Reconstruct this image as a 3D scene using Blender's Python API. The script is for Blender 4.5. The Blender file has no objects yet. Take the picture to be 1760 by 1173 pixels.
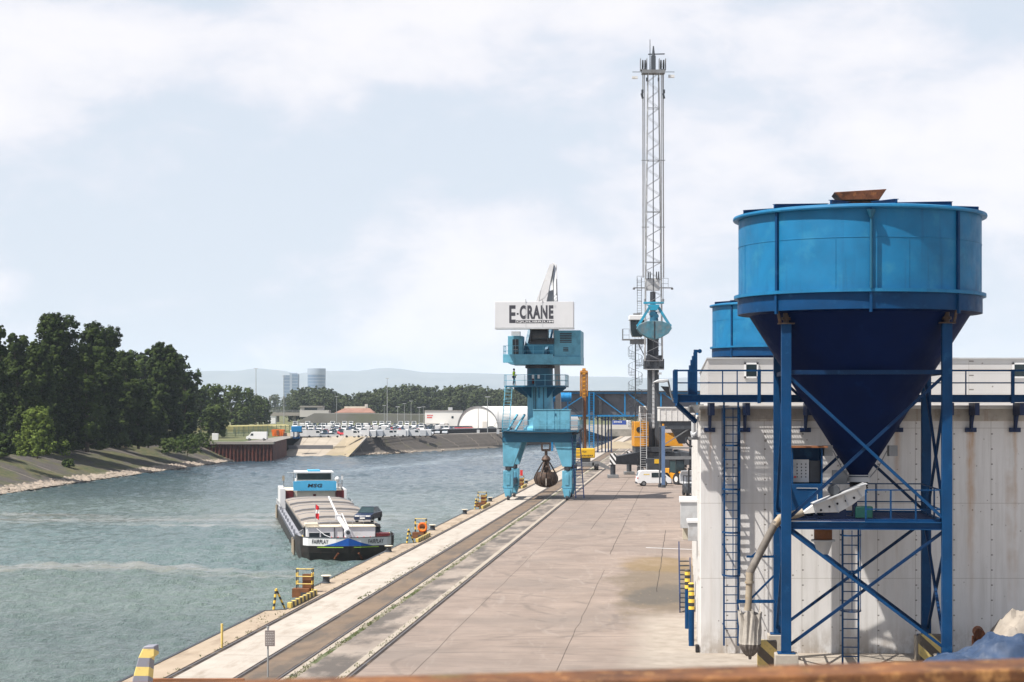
import bpy, bmesh, math, random
from mathutils import Vector, Matrix, noise as mnoise
R = math.radians
C = bpy.context.scene.collection
S = bpy.context.scene
random.seed(7)

# ------------------------------------------------------------------ camera
cd = bpy.data.cameras.new('camera'); cam = bpy.data.objects.new('camera', cd); C.objects.link(cam)
cam.location = (0, 0, 10); cam.rotation_euler = (R(90), 0, 0)
cd.sensor_width = 36; cd.lens = 36 * 3200 / 1760; cd.shift_y = 110.5 / 1760
cd.clip_start = 0.1; cd.clip_end = 30000
cd.dof.use_dof = True; cd.dof.focus_distance = 95; cd.dof.aperture_fstop = 8
S.camera = cam
S.view_settings.view_transform = 'Standard'; S.view_settings.look = 'None'
S.view_settings.exposure = 0.85; S.view_settings.gamma = 1
S.cycles.volume_bounces = 1
S.cycles.max_bounces = 6

# ------------------------------------------------------------------ light
LD = Vector((0.53, 0.31, -1.0)).normalized()          # direction the sunlight travels
sd = bpy.data.lights.new('sun', 'SUN'); sun = bpy.data.objects.new('sun', sd); C.objects.link(sun)
sd.energy = 4.8; sd.angle = R(0.5); sd.color = (1.0, 0.95, 0.88)
sun.rotation_euler = LD.to_track_quat('-Z', 'Y').to_euler(); sun.location = (-40, -30, 80)
W = bpy.data.worlds.new("World"); S.world = W; W.use_nodes = True
wn = W.node_tree; wn.nodes.clear()
def wnode(t, **k):
    n = wn.nodes.new(t)
    for a, b in k.items(): setattr(n, a, b)
    return n
out = wnode('ShaderNodeOutputWorld'); bg = wnode('ShaderNodeBackground'); bg.inputs[1].default_value = 0.066
sky = wnode('ShaderNodeTexSky', sky_type='NISHITA', sun_disc=False)
sky.sun_elevation = math.asin(-LD.z); sky.sun_rotation = math.atan2(-LD.x, -LD.y)
sky.altitude = 150; sky.air_density = 1.2; sky.dust_density = 2.5; sky.ozone_density = 1.0
tc = wnode('ShaderNodeTexCoord'); sep = wnode('ShaderNodeSeparateXYZ'); wn.links.new(tc.outputs['Generated'], sep.inputs[0])
def wmath(op, a, b=None, c=None, clamp=False):
    n = wnode('ShaderNodeMath', operation=op); n.use_clamp = clamp
    for i, x in enumerate((a, b, c)):
        if x is None: continue
        if isinstance(x, (int, float)): n.inputs[i].default_value = x
        else: wn.links.new(x, n.inputs[i])
    return n.outputs[0]
zz = wmath('ADD', wmath('MAXIMUM', sep.outputs[2], 0.0), 0.8)
comb = wnode('ShaderNodeCombineXYZ')
wn.links.new(wmath('DIVIDE', sep.outputs[0], zz), comb.inputs[0])
wn.links.new(wmath('MULTIPLY', wmath('DIVIDE', sep.outputs[1], zz), 1.0), comb.inputs[1])
wn.links.new(wmath('MULTIPLY', sep.outputs[2], 1.6), comb.inputs[2])
def wnoise(scale, detail, rough, dist, off):
    mp = wnode('ShaderNodeMapping'); mp.inputs['Location'].default_value = off
    wn.links.new(comb.outputs[0], mp.inputs[0])
    n = wnode('ShaderNodeTexNoise'); n.inputs['Scale'].default_value = scale; n.inputs['Detail'].default_value = detail
    n.inputs['Roughness'].default_value = rough; n.inputs['Distortion'].default_value = dist
    wn.links.new(mp.outputs[0], n.inputs[0]); return n.outputs[0]
def wrange(x, a, b, c=0.0, d=1.0):
    n = wnode('ShaderNodeMapRange'); n.interpolation_type = 'SMOOTHSTEP'
    wn.links.new(x, n.inputs[0])
    for i, v in enumerate((a, b, c, d)): n.inputs[i + 1].default_value = v
    return n.outputs[0]
big = wnoise(4.6, 5, 0.50, 0.1, (1.3, 0.7, 1.4))
det = wnoise(15.0, 8, 0.60, 0.25, (0.3, 5.1, 2.0))
fld = wmath('ADD', wmath('MULTIPLY', big, 0.72), wmath('MULTIPLY', det, 0.28))
cov = wrange(fld, 0.455, 0.56)
core = wrange(fld, 0.48, 0.63)
veil = wmath('MULTIPLY', wrange(sep.outputs[2], 0.0, 0.30, 0.93, 0.86), wrange(sep.outputs[2], 0.25, 0.75, 1.0, 0.08))
def wmix(f, a, b):
    n = wnode('ShaderNodeMix', data_type='RGBA')
    if isinstance(f, (int, float)): n.inputs[0].default_value = f
    else: wn.links.new(f, n.inputs[0])
    for i, x in ((6, a), (7, b)):
        if isinstance(x, tuple): n.inputs[i].default_value = (*x, 1)
        else: wn.links.new(x, n.inputs[i])
    return n.outputs[2]
thin = wmix(veil, sky.outputs[0], (6.25, 6.85, 7.75))
grey = wmix(core, (6.95, 7.1, 7.85), (8.5, 8.3, 8.5))
final = wmix(wmath('MULTIPLY', wmath('MULTIPLY', cov, 0.9), wrange(sep.outputs[2], 0.25, 0.75, 1.0, 0.25)), thin, grey)
wn.links.new(final, bg.inputs[0]); wn.links.new(bg.outputs[0], out.inputs[0])

# ------------------------------------------------------------------ measuring helpers
F, CX, HY, H = 3200.0, 880.0, 697.0, 10.0
def gp(px, py, z=0.0):                    # the ground point (height z) seen at a photo pixel
    Y = (H - z) * F / (py - HY); return Vector(((px - CX) * Y / F, Y, z))
def ap(px, py, Y): return Vector(((px - CX) * Y / F, Y, H - (py - HY) * Y / F))
def qp(off, Y, z=0.0): return Vector((0.0919 * Y + off, Y, z))   # a point of the quay by its offset from the axis
QA = -math.atan(0.0919)                   # heading of the quay

# ------------------------------------------------------------------ materials
class NT:
    def __init__(s, name):
        s.m = bpy.data.materials.new(name); s.m.use_nodes = True; s.t = s.m.node_tree
        s.b = s.t.nodes['Principled BSDF']; s.out = s.t.nodes['Material Output']
        s.tc = s.t.nodes.new('ShaderNodeTexCoord').outputs['Object']
    def n(s, t, **k):
        n = s.t.nodes.new(t)
        for a, b in k.items(): setattr(n, a, b)
        return n
    def put(s, x, inp):
        if isinstance(x, bpy.types.NodeSocket): s.t.links.new(x, inp)
        elif isinstance(x, (tuple, list)) and inp.type == 'RGBA': inp.default_value = (*x[:3], 1)
        else: inp.default_value = x
    def math(s, op, a, b=None, clamp=False):
        n = s.n('ShaderNodeMath', operation=op); n.use_clamp = clamp; s.put(a, n.inputs[0])
        if b is not None: s.put(b, n.inputs[1])
        return n.outputs[0]
    def noise(s, scale=1.0, detail=5, rough=0.55, stretch=(1, 1, 1), off=(0, 0, 0), rot=0, dist=0):
        mp = s.n('ShaderNodeMapping'); s.put(s.tc, mp.inputs[0])
        mp.inputs['Scale'].default_value = stretch; mp.inputs['Location'].default_value = off
        mp.inputs['Rotation'].default_value = (0, 0, rot)
        n = s.n('ShaderNodeTexNoise'); s.put(mp.outputs[0], n.inputs[0])
        n.inputs['Scale'].default_value = scale; n.inputs['Detail'].default_value = detail
        n.inputs['Roughness'].default_value = rough; n.inputs['Distortion'].default_value = dist
        return n.outputs[0]
    def rng(s, x, a, b, c=0.0, d=1.0):
        n = s.n('ShaderNodeMapRange'); s.put(x, n.inputs[0])
        for i, v in enumerate((a, b, c, d)): n.inputs[i + 1].default_value = v
        return n.outputs[0]
    def mix(s, f, a, b, blend='MIX'):
        n = s.n('ShaderNodeMix', data_type='RGBA', blend_type=blend)
        s.put(f, n.inputs[0]); s.put(a, n.inputs[6]); s.put(b, n.inputs[7]); return n.outputs[2]
    def xyz(s):
        n = s.n('ShaderNodeSeparateXYZ'); s.put(s.tc, n.inputs[0]); return n.outputs
    def bump(s, h, strength=0.3, dist=0.02):
        n = s.n('ShaderNodeBump'); s.put(h, n.inputs['Height']); n.inputs['Strength'].default_value = strength
        n.inputs['Distance'].default_value = dist; s.t.links.new(n.outputs[0], s.b.inputs['Normal'])
    def done(s, col, rough=0.6, metal=0.0):
        s.put(col, s.b.inputs['Base Color']); s.put(rough, s.b.inputs['Roughness']); s.put(metal, s.b.inputs['Metallic'])
        return s.m

def pm(name, col, rough=0.6, metal=0.0, var=0.12, scale=1.5, dirt=None, da=0.5, ds=0.8, streak=None, sa=0.5, bump=0.0, bs=20, spec=0.3):
    n = NT(name)
    f = n.rng(n.noise(scale, 6), 0.3, 0.7)
    c = n.mix(f, tuple(x * (1 - var) for x in col), tuple(min(1, x * (1 + var)) for x in col))
    if dirt:
        g = n.rng(n.noise(ds, 8, 0.65, off=(5, 3, 1)), 0.62 - 0.25 * da, 0.72); c = n.mix(n.math('MULTIPLY', g, 0.85), c, dirt)
    if streak:
        g = n.rng(n.noise(3.0, 5, 0.6, stretch=(1, 1, 0.06), off=(1, 7, 3)), 0.66 - 0.2 * sa, 0.74); c = n.mix(n.math('MULTIPLY', g, 0.7), c, streak)
    n.b.inputs['Specular IOR Level'].default_value = spec
    r = n.rng(n.noise(scale * 2.3, 4), 0.3, 0.7, max(0.02, rough - 0.1), min(1, rough + 0.1))
    if bump: n.bump(n.noise(bs, 6), bump, 0.02)
    return n.done(c, r, metal)

RUST = (0.16, 0.06, 0.025)
M = {}
M['silo_blue'] = pm('silo_blue_paint', (0.004, 0.125, 0.27), 0.55, 0, 0.16, 0.9, dirt=(0.02, 0.17, 0.30), da=0.3, ds=0.9, streak=(0.005, 0.075, 0.17), sa=0.5)
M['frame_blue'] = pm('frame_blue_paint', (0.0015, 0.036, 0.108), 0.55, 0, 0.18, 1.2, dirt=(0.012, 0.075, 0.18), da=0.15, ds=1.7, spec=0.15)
M['brace_blue'] = pm('brace_blue_with_shade', (0.001, 0.020, 0.066), 0.55, 0, 0.18, 1.2, dirt=(0.01, 0.05, 0.12), da=0.15, ds=1.7, spec=0.15)  # shaded copy of the frame blue, the shade is in the colour
M['dark_blue'] = pm('cone_blue_with_shade', (0.0004, 0.0065, 0.042), 0.6, 0, 0.15, 1.0, dirt=(0.002, 0.015, 0.07), da=0.1, spec=0.04)  # same blue as the bin, darkened to hold the cone's shade
M['rust'] = pm('rusty_steel', (0.10, 0.035, 0.016), 0.85, 0.1, 0.5, 5, dirt=(0.30, 0.11, 0.03), da=0.35, ds=6, bump=0.5, bs=40)
M['white_metal'] = pm('white_painted_metal', (0.58, 0.57, 0.55), 0.5, 0, 0.05, 1.5, dirt=(0.35, 0.31, 0.26), da=0.2, ds=2, streak=(0.4, 0.36, 0.3), sa=0.1)
M['grey_metal'] = pm('grey_steel', (0.19, 0.195, 0.20), 0.5, 0.3, 0.15, 2, dirt=(0.14, 0.12, 0.1), da=0.2)
M['light_grey'] = pm('light_grey_steel', (0.42, 0.43, 0.44), 0.5, 0.1, 0.1, 2, dirt=(0.25, 0.22, 0.2), da=0.2)
M['dark_steel'] = pm('dark_grey_steel', (0.045, 0.05, 0.058), 0.5, 0.2, 0.2, 2, dirt=(0.10, 0.09, 0.08), da=0.1)
M['tower_grey'] = pm('tower_grey_paint', (0.060, 0.068, 0.078), 0.5, 0.1, 0.12, 1, dirt=(0.05, 0.05, 0.055), da=0.2)
M['black'] = pm('black_rubber', (0.018, 0.018, 0.020), 0.7, 0, 0.2, 3)
M['glass'] = pm('dark_window_glass', (0.02, 0.03, 0.035), 0.08, 0, 0.2, 1)
M['lightglass'] = pm('tinted_glass', (0.03, 0.05, 0.055), 0.08, 0, 0.2, 1)
M['teal'] = pm('crane_turquoise_paint', (0.105, 0.31, 0.42), 0.5, 0, 0.15, 0.7, dirt=(0.06, 0.18, 0.24), da=0.5, ds=0.9, streak=(0.07, 0.17, 0.2), sa=0.3)
M['teal_dark'] = pm('crane_deep_blue_and_shade', (0.010, 0.085, 0.15), 0.5, 0, 0.12, 1)  # deep blue parts, and the painted shade of the front cross beam
M['teal_bright'] = pm('grab_turquoise_paint', (0.02, 0.26, 0.40), 0.45, 0, 0.1, 1, dirt=(0.10, 0.12, 0.13), da=0.35)
M['grab_shell'] = pm('worn_grab_steel', (0.06, 0.17, 0.22), 0.5, 0.2, 0.3, 1.5, dirt=(0.17, 0.17, 0.17), da=0.7, ds=1.0)
M['navy'] = pm('navy_paint', (0.006, 0.02, 0.07), 0.5, 0, 0.15, 2)
M['truss_blue'] = pm('bright_blue_truss_paint', (0.008, 0.16, 0.36), 0.45, 0, 0.1, 0.5)
M['white'] = pm('white_paint', (0.62, 0.62, 0.62), 0.4, 0, 0.03, 1, dirt=(0.55, 0.53, 0.50), da=0.1)
M['sign_white'] = pm('sign_panel_white', (0.54, 0.54, 0.55), 0.45, 0, 0.04, 0.5, streak=(0.6, 0.6, 0.6), sa=0.2)
M['boom_white'] = pm('boom_pale_paint', (0.27, 0.27, 0.275), 0.6, 0, 0.08, 1, dirt=(0.22, 0.21, 0.20), da=0.3)
M['text'] = pm('dark_grey_lettering', (0.05, 0.05, 0.06), 0.5)
M['ink'] = pm('black_lettering', (0.015, 0.015, 0.02), 0.5)
M['red'] = pm('red_paint', (0.55, 0.03, 0.03), 0.5, 0, 0.1)
M['darkred'] = pm('dark_red_paint', (0.10, 0.012, 0.014), 0.5, 0, 0.15)
M['yellow'] = pm('yellow_paint', (0.62, 0.37, 0.02), 0.45, 0, 0.08, 2, dirt=(0.4, 0.26, 0.08), da=0.2)
M['dull_yellow'] = pm('faded_yellow_paint', (0.62, 0.46, 0.14), 0.6, 0, 0.12, 3, dirt=(0.25, 0.2, 0.12), da=0.3, ds=4)
M['amber'] = pm('amber_machine_paint', (0.55, 0.24, 0.015), 0.45, 0, 0.08, 2, dirt=(0.35, 0.16, 0.05), da=0.2)
M['orange'] = pm('orange_paint', (0.75, 0.16, 0.02), 0.5, 0, 0.1, 2)
M['brown_rust'] = pm('brown_rusted_arm', (0.17, 0.07, 0.03), 0.8, 0, 0.3, 2)
M['grab_iron'] = pm('dark_rusted_grab_iron', (0.055, 0.038, 0.03), 0.6, 0.3, 0.3, 3, dirt=(0.13, 0.07, 0.04), da=0.4, ds=3)
M['concrete'] = pm('plinth_concrete', (0.30, 0.27, 0.23), 0.9, 0, 0.15, 2, dirt=(0.2, 0.16, 0.11), da=0.4, bump=0.3)
M['hatch'] = pm('hatch_cover_metal', (0.27, 0.235, 0.20), 0.6, 0.1, 0.08, 0.4, dirt=(0.19, 0.16, 0.135), da=0.35, ds=0.6)
M['hull'] = pm('black_hull_paint', (0.028, 0.024, 0.022), 0.5, 0, 0.3, 0.8, dirt=(0.10, 0.06, 0.045), da=0.3, ds=0.6, streak=(0.09, 0.05, 0.03), sa=0.2)
M['hullblue'] = pm('bow_blue_paint', (0.01, 0.08, 0.33), 0.45)
M['lime'] = pm('lime_paint', (0.35, 0.6, 0.06), 0.5)
M['deckgrey'] = pm('side_deck_grey', (0.24, 0.25, 0.28), 0.7, 0, 0.2, 1)
M['skyblue'] = pm('sky_blue_panel', (0.07, 0.36, 0.60), 0.45, 0, 0.08, 0.4)
M['cream'] = pm('cream_paint', (0.55, 0.50, 0.40), 0.6, 0, 0.12, 1)
M['fabric'] = pm('woven_bag_fabric', (0.34, 0.315, 0.28), 0.9, 0, 0.12, 6, dirt=(0.2, 0.17, 0.14), da=0.3, ds=2, bump=0.3)
M['bagdark'] = pm('dirty_bag_bottom', (0.12, 0.105, 0.095), 0.9, 0, 0.3, 6)
M['bluetarp'] = pm('blue_tarpaulin', (0.030, 0.052, 0.100), 0.55, 0, 0.3, 1.2, dirt=(0.09, 0.11, 0.15), da=0.4, bump=0.4, bs=6)
M['greytarp'] = pm('grey_tarpaulin', (0.25, 0.22, 0.185), 0.7, 0, 0.25, 1.5, dirt=(0.18, 0.14, 0.11), da=0.4, ds=1.0, bump=0.4, bs=6)
M['pipe'] = pm('grey_brown_hose', (0.13, 0.115, 0.10), 0.6, 0, 0.2, 2, dirt=(0.24, 0.22, 0.2), da=0.2)
M['beige'] = pm('beige_pipe_paint', (0.30, 0.255, 0.195), 0.6, 0, 0.2, 3, dirt=(0.3, 0.2, 0.1), da=0.4, ds=4)
M['green_box'] = pm('green_machine_paint', (0.004, 0.045, 0.038), 0.5)
M['skin'] = pm('skin', (0.35, 0.2, 0.14), 0.6, 0, 0.03)
M['hiviz'] = pm('high_visibility_yellow_cloth', (0.45, 0.70, 0.03), 0.8)
M['trousers'] = pm('dark_blue_trouser_cloth', (0.015, 0.035, 0.07), 0.9)
M['hair'] = pm('dark_hair', (0.012, 0.01, 0.01), 0.8)
M['corr'] = pm('grey_cladding', (0.115, 0.12, 0.135), 0.6, 0.2, 0.12, 0.3)
M['stone_rock'] = pm('pale_riprap_stone', (0.25, 0.21, 0.172), 0.9, 0, 0.25, 0.8, dirt=(0.22, 0.18, 0.14), da=0.4)
M['far_white'] = pm('white_tent_fabric', (0.62, 0.61, 0.58), 0.6, 0, 0.03, 0.1)
M['far_wall'] = pm('pale_wall', (0.42, 0.40, 0.37), 0.8, 0, 0.05, 0.1)
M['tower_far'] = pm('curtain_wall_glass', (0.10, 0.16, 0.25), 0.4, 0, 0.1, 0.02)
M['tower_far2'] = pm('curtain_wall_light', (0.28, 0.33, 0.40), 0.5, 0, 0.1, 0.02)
M['roof_brown'] = pm('brown_tile_roof', (0.22, 0.12, 0.09), 0.9, 0, 0.15, 0.3)
M['bridge'] = pm('bridge_concrete', (0.25, 0.23, 0.205), 0.9, 0, 0.1, 0.2)
M['pile_red'] = pm('rusty_sheet_piling', (0.10, 0.03, 0.02), 0.8, 0.1, 0.5, 0.7, dirt=(0.07, 0.04, 0.035), da=0.5, ds=0.9)
M['lamp'] = pm('galvanised_pole', (0.30, 0.31, 0.31), 0.5, 0.3, 0.1, 1)
M['bark'] = pm('tree_bark', (0.09, 0.07, 0.05), 0.95, 0, 0.3, 2)
M['curtain'] = pm('pale_green_fence', (0.10, 0.14, 0.10), 0.8)

def stripe_mat(name, a, b, ux, uy, uz, period, wob=0.0):
    n = NT(name); x, y, z = n.xyz()
    t = n.math('ADD', n.math('ADD', n.math('MULTIPLY', x, ux), n.math('MULTIPLY', y, uy)), n.math('MULTIPLY', z, uz))
    fr = n.math('FRACT', n.math('DIVIDE', n.math('ADD', t, 50.0 * period), period))
    f = n.math('GREATER_THAN', fr, 0.5)
    wear = n.rng(n.noise(6, 7, 0.7), 0.56, 0.68)
    c = n.mix(n.math('MULTIPLY', wear, 0.6), n.mix(f, a, b), (0.22, 0.18, 0.13))
    return n.done(c, 0.6)
YEL, BLK = (0.72, 0.48, 0.06), (0.025, 0.025, 0.025)
M['hz_z'] = stripe_mat('yellow_black_bands', YEL, BLK, 0, 0, 1, 0.42)
M['hz_zs'] = stripe_mat('yellow_black_short_bands', YEL, BLK, 0, 0, 1, 0.30)
M['hz_y'] = stripe_mat('yellow_black_kerb_bands', (0.6, 0.44, 0.1), BLK, 0, 1, 0.4, 0.9)
M['hz_d'] = stripe_mat('yellow_black_diagonals', (0.62, 0.47, 0.16), (0.10, 0.08, 0.06), 0.7, 0, 0.75, 0.62)
M['hz_g'] = stripe_mat('yellow_grey_bands', (0.66, 0.50, 0.16), (0.20, 0.20, 0.24), 0, 0.3, 1, 0.62)
M['wb'] = stripe_mat('white_black_diagonals', (0.75, 0.75, 0.75), BLK, 0.8, 0, 0.6, 0.5)

# paint whose colour is the object's own colour (parked cars share one mesh)
M['dirty_amber'] = pm('worn_amber_arm_paint', (0.30, 0.13, 0.02), 0.6, 0, 0.3, 2, dirt=(0.08, 0.035, 0.015), da=0.6, ds=2)
n = NT('car_paint'); oi = n.n('ShaderNodeObjectInfo'); M['paint'] = n.done(oi.outputs['Color'], 0.3)

def facade_mat(name, col, jx, jz, ox=0, oz=0, along='x', rust=0.5, slats=0.0):
    n = NT(name); x, y, z = n.xyz(); ax = x if along == 'x' else y
    base = n.mix(n.rng(n.noise(0.7, 6), 0.3, 0.7), tuple(v * 0.93 for v in col), col)
    g = n.rng(n.noise(4.0, 6, 0.65, stretch=(1, 1, 0.07)), 0.45, 0.75)
    base = n.mix(n.math('MULTIPLY', g, 0.55), base, (0.42, 0.40, 0.37))
    rs = n.math('MULTIPLY', n.rng(n.noise(1.1, 3, 0.5, stretch=(1, 1, 0.02), off=(4.3, 0, 0)), 0.60, 0.68), n.rng(n.noise(0.5, 4, 0.6, off=(0, 0, 7)), 0.4, 0.6))
    base = n.mix(n.math('MULTIPLY', rs, rust), base, (0.34, 0.20, 0.09))
    def joint(v, per, off, w):
        fr = n.math('FRACT', n.math('DIVIDE', n.math('ADD', v, off + per * 40), per))
        return n.math('LESS_THAN', fr, w / per), fr
    a, fa = joint(ax, jx, ox, 0.022); b, fb = joint(z, jz, oz, 0.02)
    base = n.mix(n.math('MULTIPLY', n.math('MAXIMUM', a, b), 0.55), base, (0.20, 0.17, 0.14))
    # bolt specks: random dark pocks
    vo = n.n('ShaderNodeTexVoronoi'); vo.feature = 'F1'; vo.inputs['Scale'].default_value = 3.0; n.put(n.tc, vo.inputs[0])
    sz = n.rng(n.noise(1.7, 2, off=(3, 3, 3)), 0.40, 0.72, 0.0, 0.17)
    sp = n.math('LESS_THAN', vo.outputs['Distance'], sz)
    base = n.mix(n.math('MULTIPLY', sp, 0.7), base, (0.12, 0.10, 0.08))
    # bolts beside the joints
    bz = n.math('LESS_THAN', n.math('ABSOLUTE', n.math('SUBTRACT', n.math('FRACT', n.math('DIVIDE', z, 0.61)), 0.5)), 0.045)
    bx = n.math('LESS_THAN', n.math('ABSOLUTE', n.math('SUBTRACT', fa, 0.03)), 0.025)
    base = n.mix(n.math('MULTIPLY', n.math('MULTIPLY', bz, bx), 0.8), base, (0.08, 0.07, 0.06))
    if along == 'x' and slats == 0:
        wb = n.math('MULTIPLY', n.math('SUBTRACT', n.noise(1.4, 4, .6), .5), .25); tot = None
        for X_, wd, amt, zb in ((8.0, .05, .5, 6.5), (9.36, .06, .35, 7.0), (15.55, .10, .6, 5.5), (17.55, .05, .5, 2.0), (18.5, .13, .95, 2.5), (20.3, .06, .5, 4.0), (22.4, .07, .4, 6.0)):
            dd = n.math('ABSOLUTE', n.math('SUBTRACT', n.math('ADD', x, wb), X_ - 7.62)); mk = n.math('MULTIPLY', n.math('MULTIPLY', n.rng(dd, wd * .3, wd * 1.6, 1.0, 0.0), n.rng(z, zb, 9.0, .1, 1.0)), amt)
            mk = n.math('MULTIPLY', mk, n.math('LESS_THAN', z, 8.95)); tot = mk if tot is None else n.math('MAXIMUM', tot, mk)
        base = n.mix(n.math('MULTIPLY', tot, n.rng(n.noise(5, 5, .7, stretch=(1, 1, .2)), .3, .6, .45, 1.0)), base, (0.40, 0.22, 0.09))
    low = n.rng(z, 0.0, 1.3, 1.0, 0.0)
    lowm = n.math('MULTIPLY', low, n.rng(n.noise(2.0, 7, 0.7, stretch=(1, 1, 0.5)), 0.38, 0.56))
    base = n.mix(n.math('MULTIPLY', lowm, 0.75), base, (0.27, 0.22, 0.17))
    if slats:
        s_, f_ = joint(z, slats, 0, 0.03); n.bump(f_, 0.7, 0.03); base = n.mix(n.math('MULTIPLY', s_, 0.4), base, (0.3, 0.3, 0.3))
    else: n.bump(n.noise(14, 5), 0.12, 0.02)
    return n.done(base, 0.55)
M['facade'] = facade_mat('worn_white_wall_panels', (0.66, 0.645, 0.63), 1.525, 3.03, 0.51, 0.02)
M['eaves'] = pm('stained_eaves_band', (0.42, 0.385, 0.34), 0.6, 0, 0.12, 2, dirt=(0.22, 0.18, 0.14), da=0.5, ds=2, streak=(0.25, 0.17, 0.11), sa=0.4)
M['facade_side'] = facade_mat('worn_white_side_panels', (0.60, 0.59, 0.58), 2.4, 3.03, 0.0, 0.02, 'y', 0.3)
M['slats'] = facade_mat('pale_grey_slatted_cladding', (0.46, 0.45, 0.445), 4.0, 9.0, 0, 0, 'x', 0.1, 0.42)

# ------------------------------------------------------------------ mesh helper
class MB:
    def __init__(s): s.v = []; s.f = []; s.m = []; s.k = 0
    def add(s, vs, fs, k=None):
        o = len(s.v); s.v += [tuple(x) for x in vs]; s.f += [tuple(i + o for i in f) for f in fs]
        s.m += [s.k if k is None else k] * len(fs); return s
    def box(s, c, d, rz=0.0, k=None):
        x, y, z = d[0] / 2, d[1] / 2, d[2] / 2; ca, sa = math.cos(rz), math.sin(rz)
        vs = [(c[0] + a * x * ca - b * y * sa, c[1] + a * x * sa + b * y * ca, c[2] + e * z) for a in (-1, 1) for b in (-1, 1) for e in (-1, 1)]
        return s.add(vs, [(0, 1, 3, 2), (4, 6, 7, 5), (0, 4, 5, 1), (2, 3, 7, 6), (0, 2, 6, 4), (1, 5, 7, 3)], k)
    def bx(s, x0, x1, y0, y1, z0, z1, k=None): return s.box(((x0 + x1) / 2, (y0 + y1) / 2, (z0 + z1) / 2), (x1 - x0, y1 - y0, z1 - z0), 0, k)
    def bar(s, p, q, w, h=None, k=None, up=(0, 0, 1)):
        p, q = Vector(p), Vector(q); h = w if h is None else h; d = (q - p).normalized(); u = Vector(up)
        if abs(d.dot(u)) > 0.98: u = Vector((0, 1, 0))
        a = d.cross(u).normalized(); b = a.cross(d).normalized()
        vs = [e + a * (i * w / 2) + b * (j * h / 2) for e in (p, q) for i, j in ((-1, -1), (1, -1), (1, 1), (-1, 1))]
        return s.add(vs, [(0, 3, 2, 1), (4, 5, 6, 7), (0, 1, 5, 4), (1, 2, 6, 5), (2, 3, 7, 6), (3, 0, 4, 7)], k)
    def cyl(s, p, q, r0, r1=None, n=12, k=None, cap=True):
        p, q = Vector(p), Vector(q); r1 = r0 if r1 is None else r1; d = (q - p).normalized()
        u = Vector((0, 0, 1)) if abs(d.z) < 0.9 else Vector((1, 0, 0)); a = d.cross(u).normalized(); b = d.cross(a)
        vs = []
        for e, r in ((p, r0), (q, r1)):
            for i in range(n):
                t = 2 * math.pi * i / n; vs.append(e + a * (r * math.cos(t)) + b * (r * math.sin(t)))
        fs = [(i, (i + 1) % n, n + (i + 1) % n, n + i) for i in range(n)]
        if cap: fs += [tuple(range(n))[::-1], tuple(range(n, 2 * n))]
        return s.add(vs, fs, k)
    def tube(s, pts, r, n=8, k=None):
        for a, b in zip(pts, pts[1:]): s.cyl(a, b, r, r, n, k)
        return s
    def lathe(s, prof, n=48, c=(0, 0, 0), k=None, a0=0.0, a1=2 * math.pi):
        full = abs(a1 - a0 - 2 * math.pi) < 1e-6; m = n if full else n + 1; vs = []
        for r, z in prof:
            for i in range(m):
                t = a0 + (a1 - a0) * i / n; vs.append((c[0] + r * math.sin(t), c[1] - r * math.cos(t), c[2] + z))
        fs = []
        for j in range(len(prof) - 1):
            for i in range(n):
                i2 = (i + 1) % m; fs.append((j * m + i, j * m + i2, (j + 1) * m + i2, (j + 1) * m + i))
        return s.add(vs, fs, k)
    def prism(s, pts, axis, t0, t1, k=None):
        n = len(pts)
        def P(a, b, t): return {'y': (a, t, b), 'x': (t, a, b), 'z': (a, b, t)}[axis]
        vs = [P(a, b, t0) for a, b in pts] + [P(a, b, t1) for a, b in pts]
        return s.add(vs, [tuple(range(n)), tuple(range(2 * n - 1, n - 1, -1))] + [(i, n + i, n + (i + 1) % n, (i + 1) % n) for i in range(n)], k)
    def quad(s, *p, k=None): return s.add(p, [tuple(range(len(p)))], k)
    def build(s, name, mats, parent=None, smooth=True, fix=True, bevel=0.0, world=False):
        me = bpy.data.meshes.new(name)
        if world and parent is not None:
            L = parent.matrix_basis.inverted(); s.v = [tuple(L @ Vector(v)) for v in s.v]
        me.from_pydata(s.v, [], s.f); mats = mats if isinstance(mats, (list, tuple)) else [mats]
        for m in mats: me.materials.append(M[m] if isinstance(m, str) else m)
        if len(mats) > 1: me.polygons.foreach_set('material_index', s.m)
        if fix and len(s.f) < 20000:
            b = bmesh.new(); b.from_mesh(me); bmesh.ops.recalc_face_normals(b, faces=b.faces); b.to_mesh(me); b.free()
        if smooth: me.shade_smooth(); me.set_sharp_from_angle(angle=R(32))
        o = bpy.data.objects.new(name, me); C.objects.link(o)
        if parent is not None: o.parent = parent
        if bevel:
            bm = o.modifiers.new('bevel', 'BEVEL'); bm.width = bevel; bm.segments = 2; bm.limit_method = 'ANGLE'
        return o

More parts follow.
